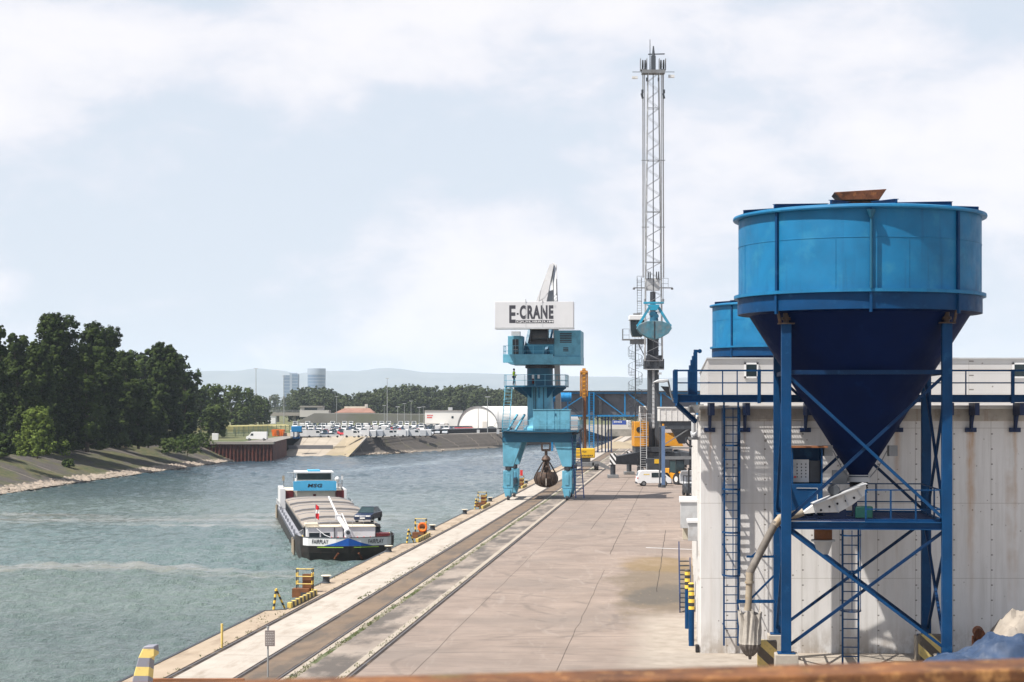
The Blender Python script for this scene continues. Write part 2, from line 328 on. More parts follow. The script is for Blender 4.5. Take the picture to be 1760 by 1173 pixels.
def tag(o, label, cat, group=None, kind=None):
    if label: o['label'] = label
    if cat: o['category'] = cat
    if group: o['group'] = group
    if kind: o['kind'] = kind
    return o
def thing(name, label, cat, loc=(0, 0, 0), rz=0.0, group=None):
    o = bpy.data.objects.new(name, None); C.objects.link(o); o.empty_display_size = 0.3
    o.location = loc; o.rotation_euler = (0, 0, rz)
    return tag(o, label, cat, group)
def struct(name, mb, mat, **k):
    o = mb.build(name, mat, None, **k); o['kind'] = 'structure'; return o
def copy_tree(o, parent=None):
    c = o.copy(); C.objects.link(c); c.parent = parent
    for ch in [x for x in bpy.data.objects if x.parent == o]: copy_tree(ch, c)
    return c
def dup(o, loc, rz=None, label=None, group=None):
    c = copy_tree(o); c.location = loc
    if rz is not None: c.rotation_euler = (0, 0, rz)
    if label: c['label'] = label
    if group: c['group'] = group
    return c
def text(txt, mat, parent, o, width, height, ux=(1, 0, 0), uz=(0, 0, 1), bold=0.0, shear=0.0, name='lettering'):
    cu = bpy.data.curves.new('t', 'FONT'); cu.body = txt; cu.offset = bold; cu.shear = shear; cu.space_character = 1.0 + bold * 3.2
    t = bpy.data.objects.new('t', cu); C.objects.link(t); bpy.context.view_layer.update()
    me = bpy.data.meshes.new_from_object(t.evaluated_get(bpy.context.evaluated_depsgraph_get()))
    bpy.data.objects.remove(t)
    xs = [v.co.x for v in me.vertices]; ys = [v.co.y for v in me.vertices]
    sx = width / (max(xs) - min(xs)); sy = height / (max(ys) - min(ys)); mx = (max(xs) + min(xs)) / 2; my = (max(ys) + min(ys)) / 2
    ux, uz, o = Vector(ux).normalized(), Vector(uz).normalized(), Vector(o)
    for v in me.vertices: v.co = o + ux * ((v.co.x - mx) * sx) + uz * ((v.co.y - my) * sy)
    me.materials.clear(); me.materials.append(M[mat]); me.name = name
    ob = bpy.data.objects.new(name, me); C.objects.link(ob); ob.parent = parent; return ob
def railing(mb, pts, h=1.1, step=1.5, r=0.025, mids=(0.55,), k=None, sq=True):
    f = (lambda a, b: mb.bar(a, b, 2 * r, k=k)) if sq else (lambda a, b: mb.cyl(a, b, r, n=6, k=k))
    for a, b in zip(pts, pts[1:]):
        a, b = Vector(a), Vector(b); L = (b - a).length; n = max(1, round(L / step))
        for hh in (h,) + tuple(mids): f(a + Vector((0, 0, hh)), b + Vector((0, 0, hh)))
        for i in range(n + 1):
            p = a.lerp(b, i / n); f(p, p + Vector((0, 0, h)))
def ladder(mb, p, q, w, ax, r=0.03, step=0.33, k=None):
    p, q = Vector(p), Vector(q); ax = Vector(ax).normalized() * (w / 2)
    mb.bar(p - ax, q - ax, 2 * r, k=k); mb.bar(p + ax, q + ax, 2 * r, k=k)
    n = int((q - p).length / step)
    for i in range(1, n):
        c = p.lerp(q, i / n); mb.bar(c - ax, c + ax, r * 1.1, k=k)
# ================================================================== THE GROUND AND WATER
ZW, ZF = -4.7, 0.3                        # water level, far land level
WLs = [(-86, 60), (-84, 303), (-82, 354), (-79, 399), (-76, 444), (-73.5, 489)]
TPs = [(-103, 60), (-101, 303), (-99, 354), (-97, 399), (-96, 444), (-84, 492)]
SLIPW = [(-67.0, 541), (-47.0, 541)]; SLIPT = [(-66.0, 588), (-44.0, 590)]
WLr = [(-47, 541), (-32, 574), (-3, 653), (4.3, 692), (30, 760), (54, 806)]
TPr = [(-43.5, 556), (-27.5, 615), (2, 668), (10, 704), (36, 770), (60, 812)]

# ---- water
n = NT('harbour_water'); x, y, z = n.xyz()
w1 = n.noise(0.9, 6, 0.62, stretch=(1, 0.45, 1)); w2 = n.noise(2.4, 4, 0.6, stretch=(1, 0.6, 1), off=(3, 1, 0))
patch = n.rng(n.noise(0.018, 4, 0.55, stretch=(0.6, 1.4, 1), off=(2.2, 0.4, 0)), 0.40, 0.62)
wob = n.math('MULTIPLY', n.math('SUBTRACT', n.noise(0.02, 4, 0.6, off=(9, 2, 0)), 0.5), 60.0)
yy = n.math('ADD', n.math('ADD', y, wob), n.math('MULTIPLY', x, 0.10))
def band(c, w, soft):
    d = n.math('ABSOLUTE', n.math('SUBTRACT', yy, c)); return n.rng(d, w, w + soft, 1.0, 0.0)
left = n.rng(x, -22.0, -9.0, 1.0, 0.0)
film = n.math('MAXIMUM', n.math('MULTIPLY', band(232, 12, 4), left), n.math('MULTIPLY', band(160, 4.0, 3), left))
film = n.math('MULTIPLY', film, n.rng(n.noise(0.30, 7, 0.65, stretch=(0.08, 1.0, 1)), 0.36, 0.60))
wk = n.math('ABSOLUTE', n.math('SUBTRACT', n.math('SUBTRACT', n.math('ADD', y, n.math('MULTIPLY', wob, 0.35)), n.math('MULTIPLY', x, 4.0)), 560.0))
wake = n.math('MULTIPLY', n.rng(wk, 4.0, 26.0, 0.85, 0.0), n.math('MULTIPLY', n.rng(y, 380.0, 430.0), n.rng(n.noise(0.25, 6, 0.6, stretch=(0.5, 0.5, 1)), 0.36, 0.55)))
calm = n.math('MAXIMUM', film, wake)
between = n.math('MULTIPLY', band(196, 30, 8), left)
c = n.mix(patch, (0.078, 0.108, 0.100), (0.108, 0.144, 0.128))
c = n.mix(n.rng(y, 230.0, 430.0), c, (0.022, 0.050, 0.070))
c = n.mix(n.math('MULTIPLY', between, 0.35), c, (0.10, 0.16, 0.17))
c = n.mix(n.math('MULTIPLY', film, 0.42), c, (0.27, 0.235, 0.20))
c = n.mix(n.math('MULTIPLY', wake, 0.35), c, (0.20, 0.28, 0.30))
hh = n.math('ADD', n.math('MULTIPLY', w1, 0.7), n.math('MULTIPLY', w2, 0.3))
bp = n.n('ShaderNodeBump'); n.put(hh, bp.inputs['Height']); bp.inputs['Distance'].default_value = 0.9
n.put(n.rng(calm, 0.0, 1.0, 1.0, 0.22), bp.inputs['Strength']); n.t.links.new(bp.outputs[0], n.b.inputs['Normal'])
n.b.inputs['IOR'].default_value = 1.33
M['water'] = n.done(c, 0.12)
import numpy as np
_rs = np.random.RandomState(4)
_ys = [62.0]
while _ys[-1] < 800: _ys.append(_ys[-1] + max(.35, (_ys[-1] / 150.0) ** 1.6 * .42))
_xs = np.arange(-106.0, 56.0, .5); _ys = np.array(_ys); X_, Y_ = np.meshgrid(_xs, _ys); Z_ = np.zeros_like(X_)
for _ in range(90):
    lam = .7 * (5.0 / .7) ** _rs.rand(); an = R(70) + _rs.normal() * .65; k = 2 * math.pi / lam
    Z_ += (.024 * lam ** .88) * np.sin(k * (math.cos(an) * X_ + math.sin(an) * Y_) + _rs.rand() * 6.28) / 3.2
_env = .75 + .35 * np.sin(X_ * .045 + 1.3 * np.sin(Y_ * .021)) * np.sin(Y_ * .03 + np.sin(X_ * .03))
Z_ *= _env
edge_x = np.minimum(1, np.minimum((X_ + 106) / 6, (56 - X_) / 6)); edge_y = np.minimum(1, np.minimum((Y_ - 62) / 6, (800 - Y_) / 20)); Z_ *= np.clip(edge_x, 0, 1) * np.clip(edge_y, 0, 1)
ny_, nx_ = X_.shape; co = np.stack([X_, Y_, Z_ + ZW], -1).reshape(-1, 3).astype('f4')
ii = (np.arange(ny_ - 1)[:, None] * nx_ + np.arange(nx_ - 1)[None, :]).ravel(); qd = np.stack([ii, ii + 1, ii + nx_ + 1, ii + nx_], -1).astype('i4')
me = bpy.data.meshes.new('water'); me.vertices.add(len(co)); me.vertices.foreach_set('co', co.ravel()); me.loops.add(qd.size); me.loops.foreach_set('vertex_index', qd.ravel())
me.polygons.add(len(qd)); me.polygons.foreach_set('loop_start', np.arange(0, qd.size, 4, dtype='i4')); me.update(calc_edges=True); me.shade_smooth(); me.materials.append(M['water'])
wo = bpy.data.objects.new('water', me); C.objects.link(wo); wo['kind'] = 'structure'
mb = MB(); x0_, x1_, y0_, y1_ = float(_xs[0]), float(_xs[-1]), float(_ys[0]), float(_ys[-1])
for q_ in (((-400, -50), (700, -50), (700, y0_), (-400, y0_)), ((-400, y1_), (700, y1_), (700, 1200), (-400, 1200)), ((-400, y0_), (x0_, y0_), (x0_, y1_), (-400, y1_)), ((x1_, y0_), (700, y0_), (700, y1_), (x1_, y1_))): mb.quad(*[(a, b, ZW) for a, b in q_])
struct('outer_water', mb, 'water', smooth=False)

# ---- land beyond the basin (one sheet out to the horizon, cut along the bank)
n = NT('far_ground')
g = n.rng(n.noise(0.02, 7, 0.6), 0.4, 0.6); c = n.mix(g, (0.12, 0.11, 0.045), (0.055, 0.075, 0.02))
x, y, z = n.xyz()
lot = n.math('MULTIPLY', n.math('GREATER_THAN', x, -72.0), n.math('LESS_THAN', y, 930.0))
c = n.mix(lot, c, n.mix(n.rng(n.noise(0.2, 6), 0.3, 0.7), (0.15, 0.14, 0.125), (0.22, 0.205, 0.185)))
M['far_ground'] = n.done(c, 0.95)
mb = MB(); edge = TPs + [(-84, 494), (-63.0, 494), (-65.5, 541), (-66, 588)] + [SLIPT[1]] + TPr
poly = [(-9500, 60)] + edge + [(9500, 812), (9500, 16200), (-9500, 16200)]
mb.add([(a, b, ZF) for a, b in poly], [tuple(range(len(poly)))])
struct('far_ground', mb, 'far_ground', smooth=False)
n = NT('low_terrain'); M['low_terrain'] = n.done((0.12, 0.11, 0.09), 0.9)
struct('terrain', MB().quad((-9500, -60, -8.4), (9500, -60, -8.4), (9500, 16200, -8.4), (-9500, 16200, -8.4)), 'low_terrain', smooth=False)

# ---- banks
def slope_mat(name, grass, base1, base2, gsc, lo, hi):
    n = NT(name)
    c = n.mix(n.rng(n.noise(0.35, 7, 0.65), 0.3, 0.7), base1, base2)
    x, y, z = n.xyz()
    ft = n.math('LESS_THAN', n.math('FRACT', n.math('DIVIDE', n.math('ADD', y, n.math('MULTIPLY', x, 0.4)), 19.0)), 0.035)
    c = n.mix(n.math('MULTIPLY', ft, 0.8), c, (0.17, 0.145, 0.115))
    g = n.rng(n.noise(gsc, 7, 0.65, stretch=(1, 0.6, 1)), lo, hi); c = n.mix(g, c, n.mix(n.rng(n.noise(0.8, 5), 0.35, 0.65), grass, (0.085, 0.072, 0.026)))
    low = n.rng(z, ZW + 0.3, ZW + 1.1, 1.0, 0.0); c = n.mix(n.math('MULTIPLY', low, 0.8), c, (0.26, 0.225, 0.185))
    n.bump(n.noise(2.0, 7), 0.6, 0.3); return n.done(c, 0.95)
M['bank_left'] = slope_mat('bank_paving_with_grass_and_shade', (0.028, 0.042, 0.009), (0.038, 0.032, 0.028), (0.068, 0.058, 0.05), 0.12, 0.44, 0.56)  # slope tones darkened to carry the shade of the bank trees
M['bank_right'] = slope_mat('dark_bank_paving', (0.07, 0.08, 0.02), (0.055, 0.047, 0.04), (0.085, 0.072, 0.06), 0.10, 0.60, 0.75)
def slope(name, wl, tp, mat, sub=6):
    mb = MB(); n_ = len(wl); rows = []
    for j in range(sub + 1):
        t = j / sub; z = (ZW - 1.2) + (ZF - ZW + 1.2) * t
        for (a, b), (c_, d) in zip(wl, tp):
            k = (z - ZW) / (ZF - ZW); wob = 0.25 * math.sin(b * 0.7 + j) if 0 < j < sub else 0
            rows.append((a + (c_ - a) * k + wob, b + (d - b) * k, z))
    fs = [(j * n_ + i, j * n_ + i + 1, (j + 1) * n_ + i + 1, (j + 1) * n_ + i) for j in range(sub) for i in range(n_ - 1)]
    mb.add(rows, fs); return struct(name, mb, mat)
slope('left_bank', WLs + [(-72, 492)], TPs + [(-84, 494)], 'bank_left')
slope('far_bank', WLr, TPr, 'bank_right')
# slipway: pale concrete ramp with a dark beam across, then a sandy ramp
n = NT('slipway_concrete'); x, y, z = n.xyz()
c = n.mix(n.rng(n.noise(0.15, 6), 0.3, 0.7), (0.25, 0.215, 0.17), (0.34, 0.295, 0.24))
jx = n.math('LESS_THAN', n.math('FRACT', n.math('DIVIDE', n.math('ADD', x, 100.0), 3.6)), 0.05)
c = n.mix(n.math('MULTIPLY', jx, 0.7), c, (0.14, 0.12, 0.10))
M['slipway'] = n.done(c, 0.9)
def ramp_pt(u, v):
    a = Vector((*SLIPW[0], ZW)).lerp(Vector((*SLIPW[1], ZW)), u); b = Vector((*SLIPT[0], ZF)).lerp(Vector((*SLIPT[1], ZF)), u); return a + (b - a) * v
mb = MB().quad(ramp_pt(0, -.3), ramp_pt(.62, -.3), ramp_pt(.62, 1), ramp_pt(0, 1)); struct('slipway', mb, 'slipway', smooth=False)
M['sand'] = pm('sandy_concrete', (0.26, 0.215, 0.15), 0.95, 0, 0.12, 0.2, dirt=(0.24, 0.20, 0.11), da=0.5, ds=0.08)
mb = MB().quad(ramp_pt(.62, -.3), ramp_pt(1.0, -.3), Vector((*TPr[0], ZF)), ramp_pt(1.0, 1), ramp_pt(.62, 1)); struct('sandy_ramp', mb, 'sand', smooth=False)
mb = MB(); a, b = ramp_pt(-.01, .34), ramp_pt(.63, .34); mb.bar(a + Vector((0, 0, .1)), b + Vector((0, 0, .1)), 1.2, 1.9)
tag(mb.build('ramp_beam', pm('beam_grey', (0.13, 0.13, 0.14), 0.8)), 'long dark grey beam lying across the pale concrete slipway', 'beam')
mb = MB().bar((-47, 541, ZW + .2), (-43.5, 556, ZF + .15), 0.6, 0.5); struct('ramp_kerb', mb, 'bridge')
# sheet piling
pile = thing('sheet_pile_wall', 'rusty red sheet pile wall with grey cap at the far corner of the basin', 'retaining wall', (-73, 490, ZF))
mb = MB(); pts = []; N = 22
for i in range(N * 4 + 1):
    s_ = i / (N * 4); xx = -84.5 + 21.5 * s_; ph = i % 4; yy_ = 490.5 + (0.0 if ph in (0, 1) else -0.5); pts.append((xx, yy_))
vs = [(a, b, z_) for z_ in (-8, ZF - .5) for a, b in pts]; m_ = len(pts)
mb.add(vs, [(i, i + 1, m_ + i + 1, m_ + i) for i in range(m_ - 1)])
mb.quad((-63, 490, -8), (-65.5, 541, -8), (-65.5, 541, ZF), (-63, 490, ZF))
mb.build('piling', 'pile_red', pile, world=True, smooth=False)
MB().bx(-84.5, -62.7, 489.6, 492, ZF - .55, ZF + .12).build('cap_beam', 'bridge', pile, world=True)
# riprap stones along the left waterline
mb = MB(); rr = random.Random(3)
ico = [(0, 0, 1), (.9, 0, .3), (.28, .85, .3), (-.7, .5, .35), (-.7, -.5, .3), (.28, -.85, .35), (0, 0, -.8)]
icf = [(0, 1, 2), (0, 2, 3), (0, 3, 4), (0, 4, 5), (0, 5, 1), (6, 2, 1), (6, 3, 2), (6, 4, 3), (6, 5, 4), (6, 1, 5)]
def stones(p, q, inw, cnt, out):
    for _ in range(cnt):
        t = rr.random(); u = rr.random() ** 1.3; s_ = rr.uniform(.22, .7)
        c = Vector((p[0] + (q[0] - p[0]) * t, p[1] + (q[1] - p[1]) * t, ZW)) + Vector((inw[0] * u * out, inw[1] * u * out, u * 0.55 * out / 3 + .05))
        an = rr.random() * 6.28; ca, sa = math.cos(an), math.sin(an)
        j = [rr.uniform(.7, 1.25) for _ in ico]
        mb.add([(c.x + s_ * k * (a * ca - b * sa) * 1.3, c.y + s_ * k * (a * sa + b * ca), c.z + s_ * k * e * .7) for (a, b, e), k in zip(ico, j)], icf)
for p, q in zip(WLs, WLs[1:]):
    if q[1] > 280: stones(p, q, (-1, 0.1), int(abs(q[1] - p[1]) * 9) if p[1] > 200 else 300, 3.6)
stones((-84, 240), (-84, 303), (-1, 0), 300, 3.6)
for p, q in zip(WLr, WLr[1:]): stones(p, q, (-.7, .6), 150, 2.2)
struct('riprap', mb, 'stone_rock', smooth=False)['kind'] = 'stuff'
bpy.data.objects['riprap']['label'] = 'pale broken stones along the waterline of the banks'

# ---- quay
quay_y0, quay_y1 = -40.0, 806.0
edge_off, notch_off = -20.45, -19.55
pts = [qp(edge_off, quay_y0)]
NOTCH = [90.5 + 44 * k for k in range(4)]
for y0 in NOTCH:
    pts += [qp(edge_off, y0), qp(notch_off, y0 + 0.6), qp(notch_off, y0 + 8.2), qp(edge_off, y0 + 8.8)]
pts += [qp(edge_off, quay_y1)]
poly = [(p.x, p.y) for p in pts] + [(6500, quay_y1), (6500, quay_y0)]
n = NT('quay_asphalt'); x, y, z = n.xyz()
a = n.noise(0.35, 9, 0.6); b = n.noise(1.0, 8, 0.65, stretch=(0.25, 1.6, 1), rot=0.25, dist=1.2); d = n.noise(0.09, 5, 0.6)
c = n.mix(n.rng(a, 0.3, 0.7), (0.162, 0.126, 0.104), (0.252, 0.200, 0.166))
c = n.mix(n.math('MULTIPLY', n.rng(n.noise(2.2, 9, .7, stretch=(.5, 1.2, 1), rot=.9, dist=2.0, off=(7, 7, 0)), .56, .70), .5), c, (0.115, 0.092, 0.078))
c = n.mix(n.math('MULTIPLY', n.rng(b, 0.50, 0.70), 0.75), c, (0.135, 0.106, 0.09))
c = n.mix(n.math('MULTIPLY', n.rng(n.noise(0.8, 7, 0.6, stretch=(1.4, 0.2, 1), rot=-0.5, off=(4, 4, 0), dist=1.5), 0.56, 0.74), 0.5), c, (0.29, 0.25, 0.22))
c = n.mix(n.math('MULTIPLY', n.rng(d, 0.5, 0.68), 0.6), c, (0.150, 0.126, 0.11))
# tyre arcs
def arc(cx_, cy_, r_, w_, per=None):
    dx = n.math('SUBTRACT', x, cx_); dy = n.math('SUBTRACT', y, cy_)
    rr_ = n.math('SQRT', n.math('ADD', n.math('MULTIPLY', dx, dx), n.math('MULTIPLY', dy, dy)))
    rr_ = n.math('ADD', rr_, n.math('MULTIPLY', n.noise(0.3, 2), 1.0))
    return n.rng(n.math('ABSOLUTE', n.math('SUBTRACT', rr_, r_)), w_ * .4, w_, 1.0, 0.0)
tyre = n.math('MAXIMUM', arc(14, 128, 16, .25), arc(14, 128, 18.2, .25))
for q in ((9, 140, 26, .25), (9, 140, 28.1, .25), (-9, 88, 12, .22), (-8.6, 88.5, 14.0, .22), (16, 165, 20, .3), (13, 95, 13, .2), (13, 95, 15, .2), (-14, 150, 22, .3), (-14, 150, 24, .3), (2, 170, 9, .25), (2, 170, 11, .25), (24, 118, 24, .25), (24, 118, 26, .25), (-2, 60, 16, .2), (-2, 60, 17.8, .2), (4, 72, 9, .18), (4, 72, 10.8, .18)): tyre = n.math('MAXIMUM', tyre, arc(*q))
tyre = n.math('MULTIPLY', tyre, n.rng(n.noise(0.5, 5), 0.42, 0.62))
c = n.mix(n.math('MULTIPLY', tyre, 0.6), c, (0.105, 0.085, 0.072))
# spilled grain and damp patch by the hall
def blob(cx_, cy_, rx_, ry_, off):
    dx = n.math('DIVIDE', n.math('SUBTRACT', n.math('SUBTRACT', x, n.math('MULTIPLY', y, 0.0919)), cx_), rx_); dy = n.math('DIVIDE', n.math('SUBTRACT', y, cy_), ry_)
    r2 = n.math('SQRT', n.math('ADD', n.math('MULTIPLY', dx, dx), n.math('MULTIPLY', dy, dy)))
    return n.rng(n.math('ADD', r2, n.math('MULTIPLY', n.math('SUBTRACT', n.noise(0.5, 8, 0.65, stretch=(1, .4, 1), off=off), 0.5), 1.8)), 0.75, 1.15, 1.0, 0.0)
c = n.mix(n.math('MULTIPLY', blob(-1.3, 104, 2.6, 17, (0, 0, 0)), 0.7), c, (0.095, 0.072, 0.042))
c = n.mix(n.math('MULTIPLY', blob(-0.9, 98, 2.0, 5.5, (3, 0, 0)), 0.65), c, (0.05, 0.047, 0.042))
c = n.mix(n.math('MULTIPLY', blob(-1.5, 117, 2.4, 6, (6, 0, 0)), 0.5), c, (0.17, 0.11, 0.035))
vo = n.n('ShaderNodeTexVoronoi'); vo.inputs['Scale'].default_value = 2.2; n.put(n.tc, vo.inputs[0])
spk = n.math('MULTIPLY', n.math('LESS_THAN', vo.outputs['Distance'], 0.10), blob(-2.3, 103, 4.5, 24, (1, 1, 0)))
c = n.mix(n.math('MULTIPLY', spk, 0.6), c, (0.34, 0.25, 0.12))
# pale concrete apron near the hall
nearw = n.math('MULTIPLY', n.math('LESS_THAN', y, 88.0), n.math('GREATER_THAN', n.math('SUBTRACT', x, n.math('MULTIPLY', y, 0.0919)), -2.6))
edge_ = n.rng(n.math('ADD', n.math('SUBTRACT', x, n.math('MULTIPLY', y, 0.0919)), n.math('MULTIPLY', n.noise(0.6, 6), 2.0)), -1.6, -0.2)
c = n.mix(n.math('MULTIPLY', n.math('MULTIPLY', edge_, n.rng(y, 91.0, 86.0)), 0.8), c, n.mix(n.rng(n.noise(1.2, 8, .65), .35, .7), (0.33, 0.295, 0.25), (0.21, 0.18, 0.145)))
n.bump(n.noise(6, 8, 0.7), 0.25, 0.02)
M['asphalt'] = n.done(c, 0.85)
mb = MB(); N = len(poly); mb.add([(a, b, 0.0) for a, b in poly], [tuple(range(N))]); struct('quay_ground', mb, 'asphalt', smooth=False)
n = NT('quay_wall_concrete'); M['quay_wall'] = n.done(n.mix(n.rng(n.noise(0.4, 7), .35, .65), (0.15, 0.13, 0.10), (0.07, 0.06, 0.055)), 0.9)
mb = MB(); mb.add([(p.x, p.y, 0) for p in pts] + [(p.x, p.y, -8) for p in pts], [(i, i + 1, len(pts) + i + 1, len(pts) + i) for i in range(len(pts) - 1)])
struct('quay_wall', mb, 'quay_wall', smooth=False)

def qobj(name, mb, mat, kind='structure', label=None):
    o = mb.build(name, mat, None, smooth=False); o.rotation_euler = (0, 0, QA); o['kind'] = kind
    if label: o['label'] = label
    return o
KL = 0.9958
def slab_mat(name, a_, b_, per, dirt, dlo, dhi, dst=(2.2, 0.5, 1), off=0.0, dscale=0.6, moss=0.0):
    n = NT(name); x, y, z = n.xyz()
    c = n.mix(n.rng(n.noise(0.5, 8, 0.6), 0.3, 0.7), a_, b_)
    s_ = n.noise(0.9, 7, 0.6, stretch=(1.5, 0.12, 1)); c = n.mix(n.math('MULTIPLY', n.rng(s_, .5, .75), .25), c, dirt)
    g = n.rng(n.noise(dscale, 8, 0.65, stretch=dst, off=(off, 2, 0)), dlo, dhi); c = n.mix(n.math('MULTIPLY', g, 0.8), c, dirt)
    j = n.math('LESS_THAN', n.math('FRACT', n.math('DIVIDE', y, per)), 0.07 / per); c = n.mix(n.math('MULTIPLY', j, 0.7), c, (0.13, 0.11, 0.085))
    if moss:
        mo = n.rng(n.noise(0.5, 8, 0.7, stretch=(1.2, 0.5, 1), off=(8, 8, 0)), moss, moss + .08); c = n.mix(mo, c, (0.06, 0.075, 0.025))
    n.bump(n.noise(8, 6), 0.2, 0.02); return n.done(c, 0.88)
M['apron'] = slab_mat('tan_quay_edge_concrete', (0.27, 0.212, 0.152), (0.345, 0.28, 0.21), 7.3, (0.17, 0.125, 0.085), 0.50, 0.66, (1.5, .4, 1))
M['bright'] = slab_mat('pale_crane_track_concrete', (0.315, 0.28, 0.24), (0.385, 0.35, 0.305), 6.1, (0.21, 0.17, 0.13), 0.50, 0.72, off=3)
M['track'] = slab_mat('dark_stained_track_concrete', (0.115, 0.080, 0.052), (0.165, 0.118, 0.080), 3.1, (0.07, 0.058, 0.048), 0.46, 0.60, (1.2, .28, 1), off=9)
M['strip'] = slab_mat('pale_kerb_strip', (0.27, 0.235, 0.19), (0.33, 0.29, 0.24), 9.0, (0.2, 0.165, 0.13), .6, .75)
M['rough'] = slab_mat('rough_patchy_concrete', (0.185, 0.150, 0.122), (0.275, 0.235, 0.20), 8.0, (0.052, 0.046, 0.042), 0.44, 0.56, (0.9, .3, 1), off=14, dscale=0.5)
M['mossy'] = slab_mat('mossy_joint', (0.20, 0.175, 0.13), (0.25, 0.22, 0.17), 30.0, (0.09, 0.08, 0.05), .45, .6, moss=0.47)
M['rail_steel'] = pm('worn_rail_steel', (0.13, 0.115, 0.11), 0.45, 0.6, 0.2, 1)
M['groove'] = pm('dark_rail_groove', (0.030, 0.023, 0.020), 0.9, 0, 0.3, 2, dirt=(0.16, 0.12, 0.08), da=0.4)
def qstrip(name, o0, o1, mat, z=0.004, y0=quay_y0, y1=800.0): return qobj(name, MB().quad((o0 * KL, y0, z), (o1 * KL, y0, z), (o1 * KL, y1, z), (o0 * KL, y1, z)), mat)
# the edge apron follows the recesses
mb = MB(); inv = Matrix.Rotation(-QA, 4, 'Z'); ep = [inv @ p for p in pts]; lp = [(p.x + 0.02, p.y, .004) for p in ep]
mb.add(lp + [(-18.98 * KL, 800, .004), (-18.98 * KL, quay_y0, .004)], [tuple(range(len(lp) + 2))]); qobj('quay_edge_paving', mb, 'apron')
mb = MB()
for a, b in zip(ep, ep[1:]):
    a, b = Vector(a), Vector(b); mb.bar(a + Vector((0.07, 0, -.12)), b + Vector((0.07, 0, -.12)), 0.14, 0.30)
qobj('quay_edge_trim', mb, 'dark_steel')
qstrip('crane_track_slabs', -18.70, -16.48, 'bright')
qstrip('track_slabs', -16.24, -14.88, 'track')
qstrip('kerb_strip', -14.70, -14.46, 'strip', 0.006)
qstrip('mossy_joint', -14.46, -14.22, 'mossy')
qstrip('rough_slabs', -14.22, -12.72, 'rough')
qstrip('pale_rail_bed', -12.72, -12.40, 'strip')
for o_, wg in ((-18.88, .34), (-16.36, .30), (-14.79, .20), (-12.28, .30)):
    qstrip('rail_groove', o_ - wg / 2, o_ + wg / 2, 'groove', 0.008)
    qobj('rail', MB().bx(o_ * KL - .04, o_ * KL + .04, quay_y0, 800, .0, .022), 'rail_steel')
# wobbling joints in the asphalt
rr = random.Random(5)
def crack(o_, ya, yb, w=.022, amp=.06):
    mb = MB(); yv = ya; p = []; cur = o_
    while yv < yb: p.append((cur + rr.uniform(-.02, .02), yv)); yv += rr.uniform(1.0, 4.0); cur = o_ + rr.uniform(-amp, amp) * .5
    for (a, b), (c_, d) in zip(p, p[1:]): mb.quad((a - w / 2, b, .004), (a + w / 2, b, .004), (c_ + w / 2, d, .004), (c_ - w / 2, d, .004))
    qobj('asphalt_joint', mb, 'groove')
crack(-10.05, 40, 300); crack(-4.75, 70, 115, .022, .08); crack(-4.9, 125, 230, .04); crack(-1.4, 100, 150, .04); crack(-7.4, 150, 260, .04)
qobj('painted_line', MB().quad((-2.6, 131, .005), (0.6, 129.6, .005), (.6, 129.9, .005), (-2.6, 131.3, .005)), 'white')
# rusty track plates
# grass growing in the joints
n = NT('joint_grass'); M['grass'] = n.done(n.mix(n.rng(n.noise(1.5, 3), .3, .7), (0.05, 0.075, 0.018), (0.12, 0.12, 0.045)), 0.9)
mb = MB()
def blades(o0, o1, ya, yb, cnt, hmin=.05, hmax=.2, mask=0.5, sc=.35):
    k = 0; tries = 0
    while k < cnt and tries < cnt * 12:
        tries += 1; xx = rr.uniform(o0, o1); yv = ya + (yb - ya) * rr.random() ** 1.6
        if mnoise.noise(Vector((xx * 2.3, yv * sc * 3, 3))) < mask - 0.5: continue
        h = rr.uniform(hmin, hmax) * .45; an = rr.random() * 6.28; w = rr.uniform(.012, .03); lx, ly = rr.uniform(-.6, .6) * h, rr.uniform(-.6, .6) * h
        dx, dy = w * math.cos(an), w * math.sin(an)
        mb.add([(xx - dx, yv - dy, .005), (xx + dx, yv + dy, .005), (xx + lx, yv + ly, h)], [(0, 1, 2)]); k += 1
blades(-14.50, -14.12, 60, 190, 2600, mask=.42)
blades(-12.62, -12.36, 60, 110, 350, mask=.48)
blades(-16.75, -16.45, 95, 135, 420, mask=.55)
blades(-19.2, -18.95, 60, 200, 500, mask=.66)
blades(-20.0, -19.3, 84, 90, 70, mask=.3)
blades(-20.3, -20.0, 100, 160, 200, mask=.6)
qobj('joint_grass', mb, 'grass', 'stuff', 'short green grass and weeds growing in the joints between the rails')

# ================================================================== HAZE (holds everything but the sky)
hz = NT('haze_air'); hz.t.nodes.remove(hz.b); pv = hz.n('ShaderNodeVolumePrincipled')
pv.inputs['Color'].default_value = (0.74, 0.85, 1.0, 1); pv.inputs['Density'].default_value = 0.00006; pv.inputs['Anisotropy'].default_value = 0.0
hz.t.links.new(pv.outputs[0], hz.out.inputs['Volume']); M['haze'] = hz.m
ho = MB().bx(-9600, 9600, -120, 16400, -9.5, 340).build('haze', 'haze', None, smooth=False); ho['kind'] = 'stuff'; ho['label'] = 'pale summer haze over the far bank and hills'

